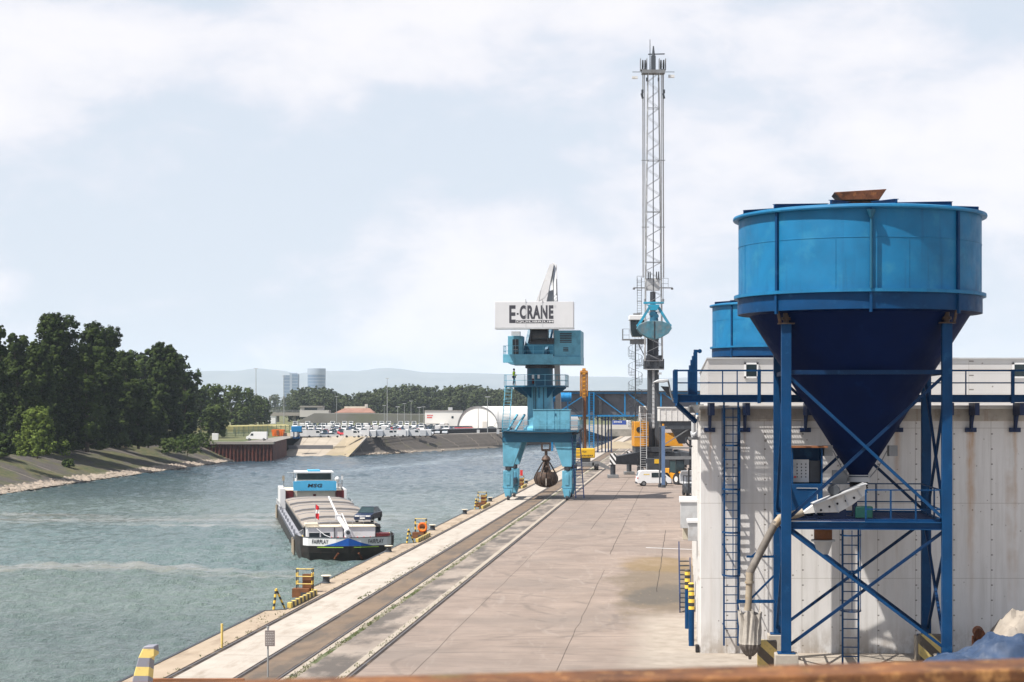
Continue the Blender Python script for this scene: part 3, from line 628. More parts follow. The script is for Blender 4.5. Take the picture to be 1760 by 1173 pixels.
# ================================================================== WAREHOUSE
HX, HY0 = 7.62, 75.1
def hallx(Y): return 0.0919 * Y + 0.72
hall = thing('warehouse', 'long white panelled warehouse with rust streaks behind the blue silo', 'warehouse', (HX, HY0, 0))
n_ = 126.0
MB().bx(HX, 60, HY0, HY0 + .3, -.02, 9.36).build('wall', 'facade', hall, world=True, smooth=False)
mb = MB(); mb.prism([(HX + .004, HY0 + .3), (HX + .35, HY0 + .3), (hallx(n_) + .35, n_), (hallx(n_), n_)], 'z', -.02, 9.36)
mb.build('wall', 'facade_side', hall, world=True, smooth=False)
mb = MB(); mb.bx(HX - .03, 60, HY0 - .06, HY0 + .3, 9.363, 9.86)                     # ribbed band at the eaves
for i in range(5): mb.bx(HX - .04, 60, HY0 - .085, HY0 - .062, 9.42 + i * .09, 9.45 + i * .09)
mb.build('eaves_band', 'eaves', hall, world=True, smooth=False)
mb = MB(); mb.prism([(HX - .08, HY0 - .12), (60, HY0 - .12), (60, n_), (hallx(n_) - .08, n_)], 'z', 9.863, 10.0); mb.build('roof', 'white_metal', hall, world=True, smooth=False)
mb = MB(); mb.bx(8.42, 60, 80, 80.3, 10.0, 12.0); mb.prism([(8.43, 80.3), (8.7, 80.3), (8.7 + .0919 * 38, 118), (8.43 + .0919 * 38, 118)], 'z', 10.0, 12.0)
mb.build('upper_storey', 'slats', hall, world=True, smooth=False)
mb = MB(); mb.prism([(8.36, 79.92), (60, 79.92), (60, 118), (8.36 + .0919 * 38, 118)], 'z', 12.0, 12.05); mb.build('upper_roof', 'light_grey', hall, world=True, smooth=False)
for xw in (10.28, 21.8):
    w = MB().bx(xw - .22, xw + .22, 79.93, 79.997, 11.25, 11.75).build('window', 'glass', hall, world=True)
    fr = MB(); fr.bx(xw - .3, xw + .3, 79.94, 79.996, 11.755, 11.83); fr.bx(xw - .3, xw + .3, 79.94, 79.996, 11.17, 11.245); fr.bx(xw - .3, xw - .225, 79.94, 79.996, 11.17, 11.83); fr.bx(xw + .225, xw + .3, 79.94, 79.996, 11.17, 11.83)
    f = fr.build('frame', 'white', w, world=False); f.matrix_parent_inverse = Matrix.Translation(-hall.location)
# roof clutter, corner pilasters of the side wall
mb = MB()
for Y in (75.35, 77.4, 80.5, 86, 92, 98, 104, 110, 116, 122): MB().box((hallx(Y) - .05, Y + .15, 4.67), (.14, .28, 9.35), QA).build('pilaster', 'white_metal', hall, world=True)
# second building further along the quay
hall2 = thing('warehouse', 'plain white quayside building beyond the panelled warehouse', 'warehouse', (0.0919 * 138 + .75, 138, 0))
mb = MB(); mb.prism([(hallx(138), 138), (60, 138), (60, 158), (hallx(158), 158)], 'z', -.02, 7.6); mb.build('wall', 'facade_side', hall2, world=True, smooth=False)
mb = MB(); mb.prism([(hallx(138) - .1, 137.9), (60, 137.9), (60, 158), (hallx(158) - .1, 158)], 'z', 7.6, 7.8); mb.build('roof', 'light_grey', hall2, world=True, smooth=False)

# awning boxes on the side wall
def wallbox(Y, dep, prot, z0, z1, mat, lab, cat='cabinet', name='wall_cabinet', top='white'):
    x1 = hallx(Y) - .12; t = thing(name, lab, cat, (x1, Y, z0))
    MB().prism([(x1 - prot, Y), (x1, Y), (x1 + .0919 * dep, Y + dep), (x1 - prot + .0919 * dep, Y + dep)], 'z', z0, z1).build('casing', mat, t, world=True, bevel=.015)
    MB().prism([(x1 - prot - .05, Y - .05), (x1, Y - .05), (x1 + .0919 * dep, Y + dep + .05), (x1 - prot - .05 + .0919 * dep, Y + dep + .05)], 'z', z1 + .003, z1 + .12).build('lid', top, t, world=True, bevel=.01)
    return t
wallbox(79.5, 3.0, .72, 4.75, 5.85, 'light_grey', 'large beige-grey awning box high on the warehouse side wall')
wallbox(76.2, 1.2, .40, 4.45, 5.18, 'light_grey', 'small pale grey box on the warehouse wall nearest the corner')
wallbox(82.5, .7, .62, 4.05, 4.75, 'cream', 'narrow cream meter box on the warehouse wall below the awning box')

# steel stair beside the wall
st = thing('steel_stair', 'steep blue-grey steel stair against the warehouse side wall', 'stair', (hallx(90) - .62, 90, 0))
mb = MB(); mt = MB()
for i in range(11): mt.box((.0 + .02 * i, .26 * i, .25 + .2 * i), (.46, .24, .05))
mb.bar((-.27, -.2, .0), (-.05, 2.8, 2.35), .05, .18); mb.bar((.27, -.2, .0), (.5, 2.8, 2.35), .05, .18)
mb.bar((-.27, -.2, .9), (-.05, 2.8, 3.2), .05); mb.bar((-.27, -.2, .0), (-.27, -.2, .9), .05); mb.bar((-.05, 2.8, 2.3), (-.05, 2.8, 3.2), .05)
mt.build('treads', 'dark_steel', st); mb.build('handrail', 'navy', st)

# striped guard posts
def guardpost(X, Y, h, lab):
    t = thing('guard_post', lab, 'post', (X, Y, 0), 0, 'striped guard posts by the warehouse corner')
    MB().cyl((0, 0, 0), (0, 0, h * .66), .115, n=20).build('post', 'frame_blue', t)
    mb = MB().cyl((0, 0, h * .66), (0, 0, h - .03), .122, n=20); mb.cyl((0, 0, h - .03), (0, 0, h), .122, .09, n=20); mb.build('banded_sleeve', 'hz_zs', t)
guardpost(7.46, 77.4, 2.3, 'nearest blue guard post with yellow and black bands by the warehouse corner')
guardpost(7.62, 79.2, 2.45, 'middle blue guard post with banded top, half behind the nearest one')
guardpost(7.86, 83.4, 2.65, 'farthest and tallest blue guard post with banded top beside the steel stair')
t = thing('rubber_stop', 'small black rubber stop at the foot of the warehouse corner', 'stop', (7.55, 75.4, 0)); MB().bx(-.12, .02, -.15, .1, 0, .32).build('block', 'black', t, bevel=.03)
# ================================================================== SILO
A0 = R(5.25)
def silo(loc, lab):
    t = thing('hopper_silo', lab, 'silo', loc, QA)
    # the local frame is square with the quay; lathe angle 0 = towards the camera side
    mb = MB().lathe([(4.51, 13.5), (4.51, 17.05)], 96); b_ = mb.build('bin', 'silo_blue', t)
    seam = MB().lathe([(4.513, 15.95), (4.522, 15.955), (4.522, 15.975), (4.513, 15.98)], 96)
    for k in range(8):
        a = R(22.5 + 45 * k + (7 if k % 2 else -5)); seam.bar((4.515 * math.sin(a), -4.515 * math.cos(a), 14.15), (4.515 * math.sin(a), -4.515 * math.cos(a), 15.95), .02, .012)
    seam.build('weld_seam', 'silo_blue', b_)
    MB().lathe([(4.52, 16.98), (4.70, 16.98), (4.72, 17.03), (4.70, 17.10), (4.40, 17.16), (0.9, 17.42), (0, 17.42)], 96).build('roof', 'silo_blue', t)
    MB().lathe([(4.52, 14.02), (4.68, 14.02), (4.68, 14.14), (4.52, 14.14)], 96).build('stiffening_ring', 'silo_blue', t)
    MB().lathe([(4.515, 13.42), (4.545, 13.42), (4.545, 14.02), (4.515, 14.02)], 96).build('skirt_band', 'frame_blue', t)
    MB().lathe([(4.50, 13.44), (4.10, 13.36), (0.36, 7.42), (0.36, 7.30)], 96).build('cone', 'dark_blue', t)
    for k in (0, 1, 3, 4, 5, 7):                                     # upright ribs
        a = R(45 * k); c_, s_ = math.cos(a), math.sin(a)
        def P(r, z): return (r * s_, -r * c_, z)
        r_ = MB(); r_.bar(P(4.56, 14.14), P(4.56, 16.98), .10 if k % 2 else .07, .10, up=P(1, 0)); r_.bar(P(4.59, 13.3), P(4.59, 14.02), .10, .09, up=P(1, 0)); r_.build('rib', 'frame_blue', t)
        if k == 0: f_ = MB().cyl(P(4.75, 16.62), P(4.75, 16.9), .06, .17, n=12); f_.cyl(P(4.72, 14.14), P(4.72, 16.62), .045, n=8); f_.build('drain_pipe', 'teal_dark', t)
    for k in range(12):                                              # fins on the roof
        a = R(30 * k + 12); L_ = Vector((math.sin(a), -math.cos(a), 0)); w = Vector((L_.y, -L_.x, 0)) * .03
        fz = MB(); p0, p1 = L_ * 4.45, L_ * 1.7
        top0, top1 = p0 + Vector((0, 0, 17.30)), p1 + Vector((0, 0, 17.50)); b0, b1 = p0 + Vector((0, 0, 17.13)), p1 + Vector((0, 0, 17.33))
        fz.add([b0 - w, b0 + w, top0 + w, top0 - w, b1 - w, b1 + w, top1 + w, top1 - w], [(0, 1, 2, 3), (4, 7, 6, 5), (0, 4, 5, 1), (3, 2, 6, 7), (0, 3, 7, 4), (1, 5, 6, 2)])
        fz.bar(top0, top1, .16, .02); fz.build('roof_fin', 'frame_blue', t)
    ib = MB().prism([(-.70, 17.68), (.70, 17.68), (.97, 18.08), (-.97, 17.98)], 'y', -.7, .7); ib.bx(-.78, .78, -.5, .5, 17.38, 17.68); ib.build('inlet_box', 'rust', t, bevel=.02)
    s = 2.87
    for sx in (-1, 1):
        for sy in (-1, 1):
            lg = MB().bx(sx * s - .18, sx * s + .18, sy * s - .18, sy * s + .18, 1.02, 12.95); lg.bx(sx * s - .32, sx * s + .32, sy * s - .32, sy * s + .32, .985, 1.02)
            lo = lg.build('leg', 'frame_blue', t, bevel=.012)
            j = MB().cyl((sx * s, sy * s, 12.96), (sx * s, sy * s, 13.36), .10, n=12); j.bx(sx * s - .3, sx * s + .3, sy * s - .3, sy * s + .3, 12.952, 12.99); j.cyl((sx * s, sy * s, 13.1), (sx * s, sy * s, 13.2), .17, n=8)
            j.bar((sx * s * 1.08, sy * s * 1.08, 13.0), (sx * s * 1.11, sy * s * 1.11, 13.42), .12, .04); j.build('jack', 'grab_iron', lo)
            MB().bx(sx * s - .42, sx * s + .42, sy * s - .42, sy * s + .42, 0, .98).build('plinth', 'concrete', t, bevel=.03)
    for ax in ('x', 'y'):
        for sg in (-1, 1):
            def Q(a, z, off=0.0): return (a, sg * (s + off), z) if ax == 'x' else (sg * (s + off), a, z)
            m = MB(); m.bar(Q(-s + .18, 11.2), Q(s - .18, 11.2), .13, .16); m.build('tie_beam', 'brace_blue', t)
            m = MB(); m.bx(*( (-s + .18, s - .18, sg * s - .12, sg * s + .12) if ax == 'x' else (sg * s - .12, sg * s + .12, -s + .18, s - .18)), 5.50, 5.53); m.bx(*( (-s + .18, s - .18, sg * s - .12, sg * s + .12) if ax == 'x' else (sg * s - .12, sg * s + .12, -s + .18, s - .18)), 5.75, 5.78)
            m.bx(*( (-s + .18, s - .18, sg * s - .02, sg * s + .02) if ax == 'x' else (sg * s - .02, sg * s + .02, -s + .18, s - .18)), 5.53, 5.75); m.build('platform_beam', 'frame_blue', t)
            for (za, zb) in ((5.95, 11.0), (1.3, 5.4)):
                for q, (c0, c1) in enumerate(((za, zb), (zb, za))):
                    o_ = .05 if q else -.06; m = MB(); m.bar(Q(-s + .16, c0, o_), Q(s - .16, c1, o_), .10, .11); m.build('brace', 'frame_blue' if (q == 1 and sg < 0) else 'brace_blue', t)  # one front brace keeps the lit blue, the rest take the shaded copy
    return t
silo1 = silo((13.09, 70.3, 0), 'huge blue funnel silo on four legs, nearest, with rusty box on its roof')
silo2 = silo((18.76, 132.2, 0), 'smaller looking blue silo bin farther back, rising behind the white upper storey')

SL = Matrix.Translation((13.09, 70.3, 0)) @ Matrix.Rotation(QA, 4, 'Z')
def sl(x, y, z): return SL @ Vector((x, y, z))
# platform deck and rails of the near silo
mb = MB()
for i in range(24): mb.bar((-2.7, -2.6 + i * .225, 5.80), (2.7, -2.6 + i * .225, 5.80), .05, .03)
for i in range(6): mb.bar((-2.7 + i * 1.08, -2.7, 5.80), (-2.7 + i * 1.08, 2.7, 5.80), .04, .028)
mb.build('grating', 'navy', silo1)
mb = MB(); pts_ = [(-.0, -2.75, 5.78), (2.68, -2.75, 5.78), (2.68, 2.7, 5.78), (-2.6, 2.7, 5.78)]
for a, b in zip(pts_, pts_[1:]):
    a, b = Vector(a), Vector(b)
    for h in (.45, 1.15, .04): mb.bar(a + Vector((0, 0, h)), b + Vector((0, 0, h)), .045 if h > .1 else .02, .045 if h > .1 else .12)
    for i in range(4): p = a.lerp(b, i / 3); mb.bar(p, p + Vector((0, 0, 1.15)), .06)
mb.build('guard_rail', 'frame_blue', silo1)
# bottom collar and bellows
mb = MB().cyl((0, 0, 7.12), (0, 0, 7.30), .44, n=32); mb.cyl((0, 0, 7.34), (0, 0, 7.38), .46, n=32); c_ = mb.build('outlet_collar', 'light_grey', silo1)
mb = MB(); prof = [(.36 if i % 2 else .31, 7.12 - i * .045) for i in range(10)]; mb.lathe(prof, 32); mb.build('bellows', 'black', c_)
mb = MB().box((-.72, -.1, 7.3), (.55, .4, .5)); mb.build('vibrator_box', 'grey_metal', silo1)
for sx, zc in ((-1, 8.3), (1, 8.3)):
    m = MB(); m.box((sx * 1.2, -.5, zc), (.34, .2, .4), .3); m.tube([(sx * 1.0, -.5, zc), (sx * .7, -.45, zc - .6), (sx * .4, -.3, zc - 1.0)], .02); m.build('cone_knocker', 'grey_metal', silo1)
# lower spout
mb = MB(); mb.cyl((-1.35, -.3, 4.95), (-1.35, -.3, 5.5), .34, n=28); sp_ = mb.build('lower_spout', 'brown_rust', silo1)
mb = MB(); mb.cyl((-1.35, -.3, 4.88), (-1.35, -.3, 4.94), .45, n=28); mb.cyl((-1.35, -.3, 4.4), (-1.35, -.3, 4.88), .2, .36, n=28); mb.build('spout_tip', 'light_grey', sp_)
# ladder under the platform
lp0 = Matrix(SL).inverted() @ Vector(ap(1462, 1137, 69.0)); lx = lp0.x
mb = MB(); ladder(mb, (lx, -1.3, .0), (lx, -1.3, 5.5), .58, (1, 0, 0), .035, .33); mb.build('ladder', 'frame_blue', silo1)
mb = MB()
for z in (2.4, 3.9, 5.2): 
    for a in range(8):
        t0, t1 = math.pi * a / 8, math.pi * (a + 1) / 8; mb.bar((lx + .38 * math.cos(t0), -1.3 - .6 * math.sin(t0), z), (lx + .38 * math.cos(t1), -1.3 - .6 * math.sin(t1), z), .03, .05)
for a in (0.15, .5, .85): t0 = math.pi * a; mb.bar((lx + .38 * math.cos(t0), -1.3 - .6 * math.sin(t0), 2.4), (lx + .38 * math.cos(t0), -1.3 - .6 * math.sin(t0), 5.4), .03, .03)
mb.build('ladder_cage', 'frame_blue', silo1)

# control cabinet on the platform
p = sl(-2.05, -.9, 5.82)
t = thing('control_cabinet', 'blue control cabinet with grey button panel on the silo platform', 'cabinet', p, QA)
MB().bx(-.52, .62, -.3, .5, 0, 1.25).build('base_box', 'frame_blue', t, bevel=.01)
mb = MB(); mb.bx(-.52, -.47, -.3, .5, 1.253, 2.6); mb.bx(.57, .62, -.3, .5, 1.253, 2.6); mb.bx(-.47, .57, .45, .5, 1.253, 2.6); mb.build('hood', 'frame_blue', t)
MB().prism([(-.45, 2.66), (.62, 2.66), (.62, 2.60), (-.45, 2.60)], 'x', -.6, .8).build('rain_roof', 'brown_rust', t)
pn = MB().bx(-.46, .14, .1, .16, 1.3, 2.15).build('button_panel', 'light_grey', t)
mb = MB()
for i in range(5):
    for j in range(3): mb.cyl((-.3 + j * .16, .06, 1.5 + i * .12), (-.3 + j * .16, .1, 1.5 + i * .12), .025, n=8)
mb.build('buttons', 'ink', pn); MB().cyl((-.38, .05, 1.5), (-.38, .1, 1.5), .04, n=8).build('red_button', 'red', pn)
MB().bx(.17, .54, .1, .4, 1.3, 2.1).build('switch_box', 'dark_steel', t)
mb = MB(); mb.bar((-.35, -.32, 1.1), (.42, -.32, 1.1), .02); mb.bar((.42, -.32, 1.1), (.42, -.32, .3), .02); mb.build('door_edge', 'light_grey', t)

# tilted white sifting conveyor
def spx(px, py, yl):                                                  # silo-local point measured in the picture at local depth yl
    Yw = (SL @ Vector((0, yl, 0))).y; return Vector(SL.inverted() @ ap(px, py, Yw))
t = thing('sifting_machine', 'tilted white sifting machine with grey motor under the silo outlet', 'machine', sl(-.9, -1.3, 5.85), QA)
off = -Vector((-.9, -1.3, 5.85))
def L(px, py, yl): return spx(px, py, yl) + off
a, b = L(1376, 888, -1.3), L(1487, 846, -1.3)
q = [(1375, 884), (1396, 868), (1424, 856), (1486, 832), (1488, 848), (1462, 868), (1440, 880), (1400, 881)]
pts2 = [(L(px, py, -1.3).x, L(px, py, -1.3).z) for px, py in q]
MB().prism(pts2, 'y', -.45, .35).build('trough', 'white_metal', t, bevel=.01)
mb = MB(); e = Vector((0, -.47, 0))
for px, py in ((1409.5, 876), (1424, 870), (1437.5, 865), (1452, 860), (1466, 855)):
    p = L(px, py, -1.3); mb.cyl(p + Vector((0, -.44, 0)), p + Vector((0, -.47, 0)), .045, n=12)
mb.build('bolt', 'ink', t)
mb = MB()
for px, py, px2, py2 in ((1396, 866, 1401, 882), (1431, 859, 1440, 880), (1450, 850, 1456, 868), (1472, 842, 1479, 853)):
    p, r_ = L(px, py, -1.3), L(px2, py2, -1.3); mb.bar(p + Vector((0, -.46, 0)), r_ + Vector((0, -.46, 0)), .05, .04)
p, r_ = L(1396, 867, -1.3), L(1486, 832, -1.3); mb.bar(p + Vector((0, -.2, .03)), r_ + Vector((0, -.2, .03)), .9, .04); mb.build('flange', 'light_grey', t)
p = L(1432.5, 842, -1.3); mo = MB().cyl(p + Vector((0, -.45, 0)), p + Vector((0, .25, 0)), .20, n=24); mo.cyl(p + Vector((0, -.5, 0)), p + Vector((0, -.45, 0)), .17, .2, n=24)
for i in range(12): an = i * math.pi / 6; mo.box((p.x + .2 * math.cos(an), p.y, p.z + .2 * math.sin(an)), (.02, .6, .02))
mo.build('motor', 'tower_grey', t)
mb = MB().prism([(L(1416, 846, 0).x, L(1416, 858, 0).z), (L(1448, 850, 0).x, L(1448, 848, 0).z), (L(1440, 840, 0).x, L(1440, 846, 0).z), (L(1424, 840, 0).x, L(1424, 848, 0).z)], 'y', -.3, .3); mb.build('motor_mount', 'beige', t)
mb = MB(); mb.bx(-1.2, 1.0, -.3, .25, -.02, .06); mb.bx(-.9, -.75, -.3, .2, .06, .35); mb.bx(.55, .7, -.3, .2, .06, .75); mb.bx(-.5, .3, -.28, .2, .06, .3); mb.build('support_frame', 'navy', t)
MB().bx(.62, 1.25, -.5, .1, .0, .42).build('counter_box', 'green_box', t, bevel=.02)
mb = MB().lathe([(.30 - .02 * (i % 2), -i * .05) for i in range(8)], 24, c=tuple(L(1474, 833, -.2))); mb.build('inlet_sleeve', 'black', t)
# discharge pipe
hp = thing('discharge_pipe', 'grey brown discharge pipe slanting down beside the silo leg to the bag', 'pipe', sl(-3.2, -1.6, 2.5), QA); ho_ = -Vector((-3.2, -1.6, 2.5))
def Lp(px, py): return spx(px, py, -1.6) + ho_
mb = MB(); mb.tube([Lp(1380, 880), Lp(1362, 886), Lp(1338, 892)], .155, 20); mb.cyl(Lp(1342, 891) , Lp(1331, 903), .155, .15, 20); mb.build('upper_elbow', 'beige', hp)
MB().tube([Lp(1334, 897), Lp(1310, 943), Lp(1288, 986)], .145, 20).build('slanting_hose', 'pipe', hp)
mb = MB(); mb.cyl(Lp(1288.5, 984), Lp(1288, 1000), .15, .13, 20); mb.tube([Lp(1288, 1000), Lp(1286, 1040)], .125, 20); mb.cyl(Lp(1288, 999), Lp(1288, 1003), .17, n=20); mb.cyl(Lp(1286, 1038), Lp(1285, 1050), .125, .14, 20); mb.build('lower_spout', 'beige', hp)
# bag frame
fr = MB()
def Ls(px, py, yl=-1.6): return spx(px, py, yl)
fr.bar(Ls(1283, 957), Ls(1332, 957), .06, .08); fr.bar(Ls(1266, 1034), Ls(1332, 1034), .08, .12); fr.bar(Ls(1290, 1030), Ls(1330, 990), .07, .07)
fr.bar(Ls(1268, 1033, -1.6), Ls(1268, 1033, -.7), .08, .1); fr.bar(Ls(1300, 950), Ls(1290, 958), .05); fr.bar(Ls(1330, 956, -1.6), Ls(1332, 956, 2.8), .06, .08); fr.bar(Ls(1330, 1034, -1.6), Ls(1332, 1034, 2.8), .06, .1)
fr.build('bag_frame', 'frame_blue', silo1)
# big bag
bg_ = thing('bulk_bag', 'grey white woven bulk bag hanging under the discharge pipe', 'bag', sl(*spx(1289, 1137, -1.6)), QA)
bo = -spx(1289, 1137, -1.6); zt, zb = (spx(1289, 1048, -1.6) + bo).z, (spx(1289, 1128, -1.6) + bo).z
mb = MB(); nA, nZ = 72, 26; vs = []
rr = random.Random(11)
for j in range(nZ + 1):
    tt = j / nZ; z = zt + (zb - zt) * tt
    rx = .39 * (1.0 - .04 * math.sin(tt * 3)) if tt < .72 else .39 * max(.10, math.cos((tt - .72) / .28 * 1.38)) ** .8
    for i in range(nA):
        an = 2 * math.pi * i / nA; fold = (1 - tt * .8) * .05 * math.sin(9 * an + 1.5 * math.sin(tt * 2)) + .02 * math.sin(17 * an + 5 * tt) + .012 * math.sin(5 * an - 9 * tt)
        sag = -.17 * (1 - tt) ** 2 * abs(math.sin(2 * an + .4))
        vs.append(((rx + fold) * math.cos(an), (rx * .9 + fold) * math.sin(an), z + sag))
fs = [(j * nA + i, j * nA + (i + 1) % nA, (j + 1) * nA + (i + 1) % nA, (j + 1) * nA + i) for j in range(nZ) for i in range(nA)]
cut = int(nZ * .76) * nA
mb.add(vs, fs[:cut]); mb.build('bag_body', 'fabric', bg_)
mb = MB(); mb.add(vs, fs[cut:]); mb.cyl((0, 0, zb - .12), (0, 0, zb + .06), .05, .08, 8); mb.build('bag_bottom', 'bagdark', bg_)
for sx, px in ((-1, 1270), (1, 1306)):
    mb = MB(); p = spx(px, 1036, -1.6) + bo
    for q_ in (-.3, .3): mb.bar(p, (sx * .36, q_, zt - .1), .035, .01)
    mb.build('strap', 'fabric', bg_)
t = thing('pallet', 'small dark wooden pallet on the ground under the bulk bag', 'pallet', sl(-3.4, -1.6, 0), QA)
mb = MB()
for i in range(6): mb.bx(-.1 + i * .2 - .45, .06 + i * .2 - .45, -.5, .5, .12, .15)
for i in range(3): mb.bx(-.55, .65, -.5 + i * .45, -.4 + i * .45, 0, .118)
mb.build('boards', 'brown_rust', t)
# striped guards by the plinths
for sx, sy, lab in ((-1, -1.0, 'yellow and black striped guard plate by the left front silo plinth'), (1, 1.0, 'yellow and black striped concrete block at the right rear silo leg')):
    t = thing('striped_guard', lab, 'guard block', sl(sx * 2.87 - (.62 if sx < 0 else .0), (-1.4 if sx < 0 else 2.0), 0), QA)
    MB().bx(-.36, .36 if sx < 0 else .72, -.12, .3 if sx < 0 else .4, 0, 1.25 if sx < 0 else 1.12).build('block', 'hz_d', t, bevel=.03)

# ================================================================== ROOF WALKWAY OF THE WAREHOUSE
WY = 73.85
wk_ = thing('roof_walkway', 'long blue steel walkway with railing along the warehouse eaves', 'walkway', (6.55, WY, 10.1))
def W_(px): return (px - CX) * WY / F
mb = MB(); mb.bx(W_(1162), 34, WY - .05, WY + .05, 10.12, 10.42); mb.bx(W_(1162), 34, WY - .12, WY - .052, 10.39, 10.42); mb.bx(W_(1162), 34, WY - .12, WY - .052, 10.12, 10.15); mb.bx(W_(1162), 34, WY + .95, WY + 1.0, 10.12, 10.38); mb.build('edge_beam', 'frame_blue', wk_, world=True)
mb = MB(); xx = W_(1163)
for i in range(14): mb.bx(xx, 34, WY + .06 + i * .066, WY + .075 + i * .066, 10.30, 10.335)
for i in range(270): mb.bx(xx + i * .1, xx + i * .1 + .014, WY + .055, WY + .945, 10.303, 10.33)
mb.build('grating', 'navy', wk_, world=True, smooth=False, fix=False)
mb = MB()
mb.bar((xx, WY, 11.38), (34, WY, 11.38), .06, .07); mb.bar((xx, WY, 10.89), (34, WY, 10.89), .04, .05)
for px in (1242, 1267, 1420, 1500, 1560, 1660, 1800): mb.bar((W_(px), WY, 10.42), (W_(px), WY, 11.36), .045)
for px in (1161, 1304, 1462, 1739): mb.bar((W_(px), WY - .14, 10.08), (W_(px), WY - .14, 11.42), .13 if px > 1200 else .15, .10)
mb.bar((W_(1161), WY, 11.38), (W_(1161), WY + .95, 11.38), .05); mb.bar((W_(1161), WY + .95, 10.3), (W_(1161), WY + .95, 11.4), .05); mb.build('guard_rail', 'frame_blue', wk_, world=True)
mb = MB(); mb.bar((W_(1163), WY, 10.05), (W_(1199), WY + .9, 9.35), .14, .16)
mb.bar((W_(1162), WY + .1, 10.2), (W_(1162), WY + .95, 10.2), .1, .14); mb.build('strut', 'frame_blue', wk_, world=True)
for px in (1225, 1286, 1392, 1553, 1637, 1681, 1758, 1840):
    m = MB(); X = W_(px); m.bx(X - .09, X + .09, WY + .1, HY0 - .1, 9.6, 10.10); m.bar((X, HY0 - .16, 9.0), (X, WY + .7, 9.7), .08); m.bx(X - .06, X + .06, HY0 - .22, HY0 - .10, 9.05, 9.65); m.bx(X - .22, X + .22, HY0 - .16, HY0 - .003, 8.92, 9.10); m.build('bracket', 'navy', wk_, world=True)
# caged wall ladder
ld = thing('wall_ladder', 'tall blue caged ladder fixed to the white warehouse front left of the silo', 'ladder', ((1256.5 - CX) * 74.75 / F, 74.75, .2))
mb = MB(); ladder(mb, (0, 0, .15), (0, 0, 10.0), .57, (1, 0, 0), .034, .335)
for z in (1.0, 4.2, 6.2, 8.2): mb.bar((-.29, 0, z), (-.29, .34, z), .05); mb.bar((.29, 0, z), (.29, .34, z), .05); 
mb.build('rails', 'frame_blue', ld)
mb = MB()
for z in (3.0, 4.72, 6.45, 8.2):
    for a in range(10):
        t0, t1 = math.pi * a / 10, math.pi * (a + 1) / 10; mb.bar((.36 * math.cos(t0), -.66 * math.sin(t0), z), (.36 * math.cos(t1), -.66 * math.sin(t1), z), .02, .07)
for a in (0, .2, .5, .8, 1.0): t0 = math.pi * a; mb.bar((.36 * math.cos(t0), -.66 * math.sin(t0), 3.0), (.36 * math.cos(t0), -.66 * math.sin(t0), 9.7), .035, .02)
mb.build('cage', 'frame_blue', ld)
# grey duct elbow at the hall corner
du = thing('ventilation_duct', 'grey ventilation duct and pipes at the top corner of the warehouse', 'duct', (7.3, 75.6, 8.2))
def D_(px, py, Y=75.5): return ap(px, py, Y)
mb = MB(); mb.tube([D_(1203, 716), D_(1203, 738), D_(1200, 746), D_(1190, 749)], .13, 14); mb.tube([D_(1192, 713), D_(1192, 742)], .09, 12); mb.build('pipe', 'light_grey', du, world=True)
MB().bx(D_(1183, 0).x, D_(1200, 0).x, 75.3, 75.7, D_(0, 756).z, D_(0, 752).z).build('shelf', 'grey_metal', du, world=True); mb = MB(); mb.bar(D_(1183, 705), D_(1209, 705), .5, .24); mb.bar(D_(1186, 700), D_(1209, 698), .4, .14); mb.build('hood', 'grey_metal', du, world=True)
mb = MB(); an = [(1186, 758), (1180, 752), (1179, 760), (1184, 766), (1190, 768)]; mb.tube([D_(*p) for p in an], .035, 8); mb.tube([D_(1190, 754), D_(1205, 757), D_(1206, 800), D_(1206, 960)], .02, 6); mb.build('cable', 'dark_steel', du, world=True)
# stepped blue counterweight sheave block standing on the walkway
t = thing('blue_plate_stack', 'tall dark blue stack of stepped steel plates with a lifting eye behind the railing', 'steel plates', (W_(1194), WY + .4, 10.34))
mb = MB()
for i, (x0, h) in enumerate(((1184, 1.05), (1186, 1.28), (1188.5, 1.5), (1191, 1.66), (1193.5, 1.8))): mb.bx(W_(x0) - W_(1194), W_(x0 + 3.5 if i < 4 else 1200) - W_(1194), -.14 + i * .012, .14 - i * .012, 0, h * .98)
mb.build('plates', 'frame_blue', t)
mb = MB(); mb.bx(.0, .16, -.05, .05, 1.765, 1.88); mb.cyl((.24, -.04, 1.82), (.24, .04, 1.82), .085, n=14); mb.build('lifting_eye', 'frame_blue', t)
# street lamp arm at the walkway's end
lm = thing('floodlight', 'grey street lamp head on a short arm at the end of the blue walkway', 'lamp', ap(1152, 690, WY))
o_ = -ap(1152, 690, WY)
def G(px, py, dy=0.0): return ap(px, py, WY) + o_ + Vector((0, dy, 0))
mb = MB(); mb.prism([(G(1121, 657).x, G(1121, 658).z), (G(1130, 652).x, G(1130, 653).z), (G(1148, 651).x, G(1148, 651.5).z), (G(1150, 655).x, G(1150, 656).z), (G(1140, 659).x, G(1140, 658).z)], 'y', -.12, .12); mb.build('lamp_head', 'light_grey', lm, bevel=.03)
mb = MB(); mb.tube([G(1148, 653), G(1150, 662), G(1153, 678), G(1157, 690)], .035, 8); mb.build('arm', 'grey_metal', lm)
mb = MB(); mb.prism([(G(1136, 0).x, G(0, 664).z), (G(1152, 0).x, G(0, 665).z), (G(1157, 0).x, G(0, 688).z), (G(1150, 0).x, G(0, 682).z), (G(1144, 0).x, G(0, 674).z)], 'y', .06, .2); mb.build('floodlight_head', 'dark_steel', lm)

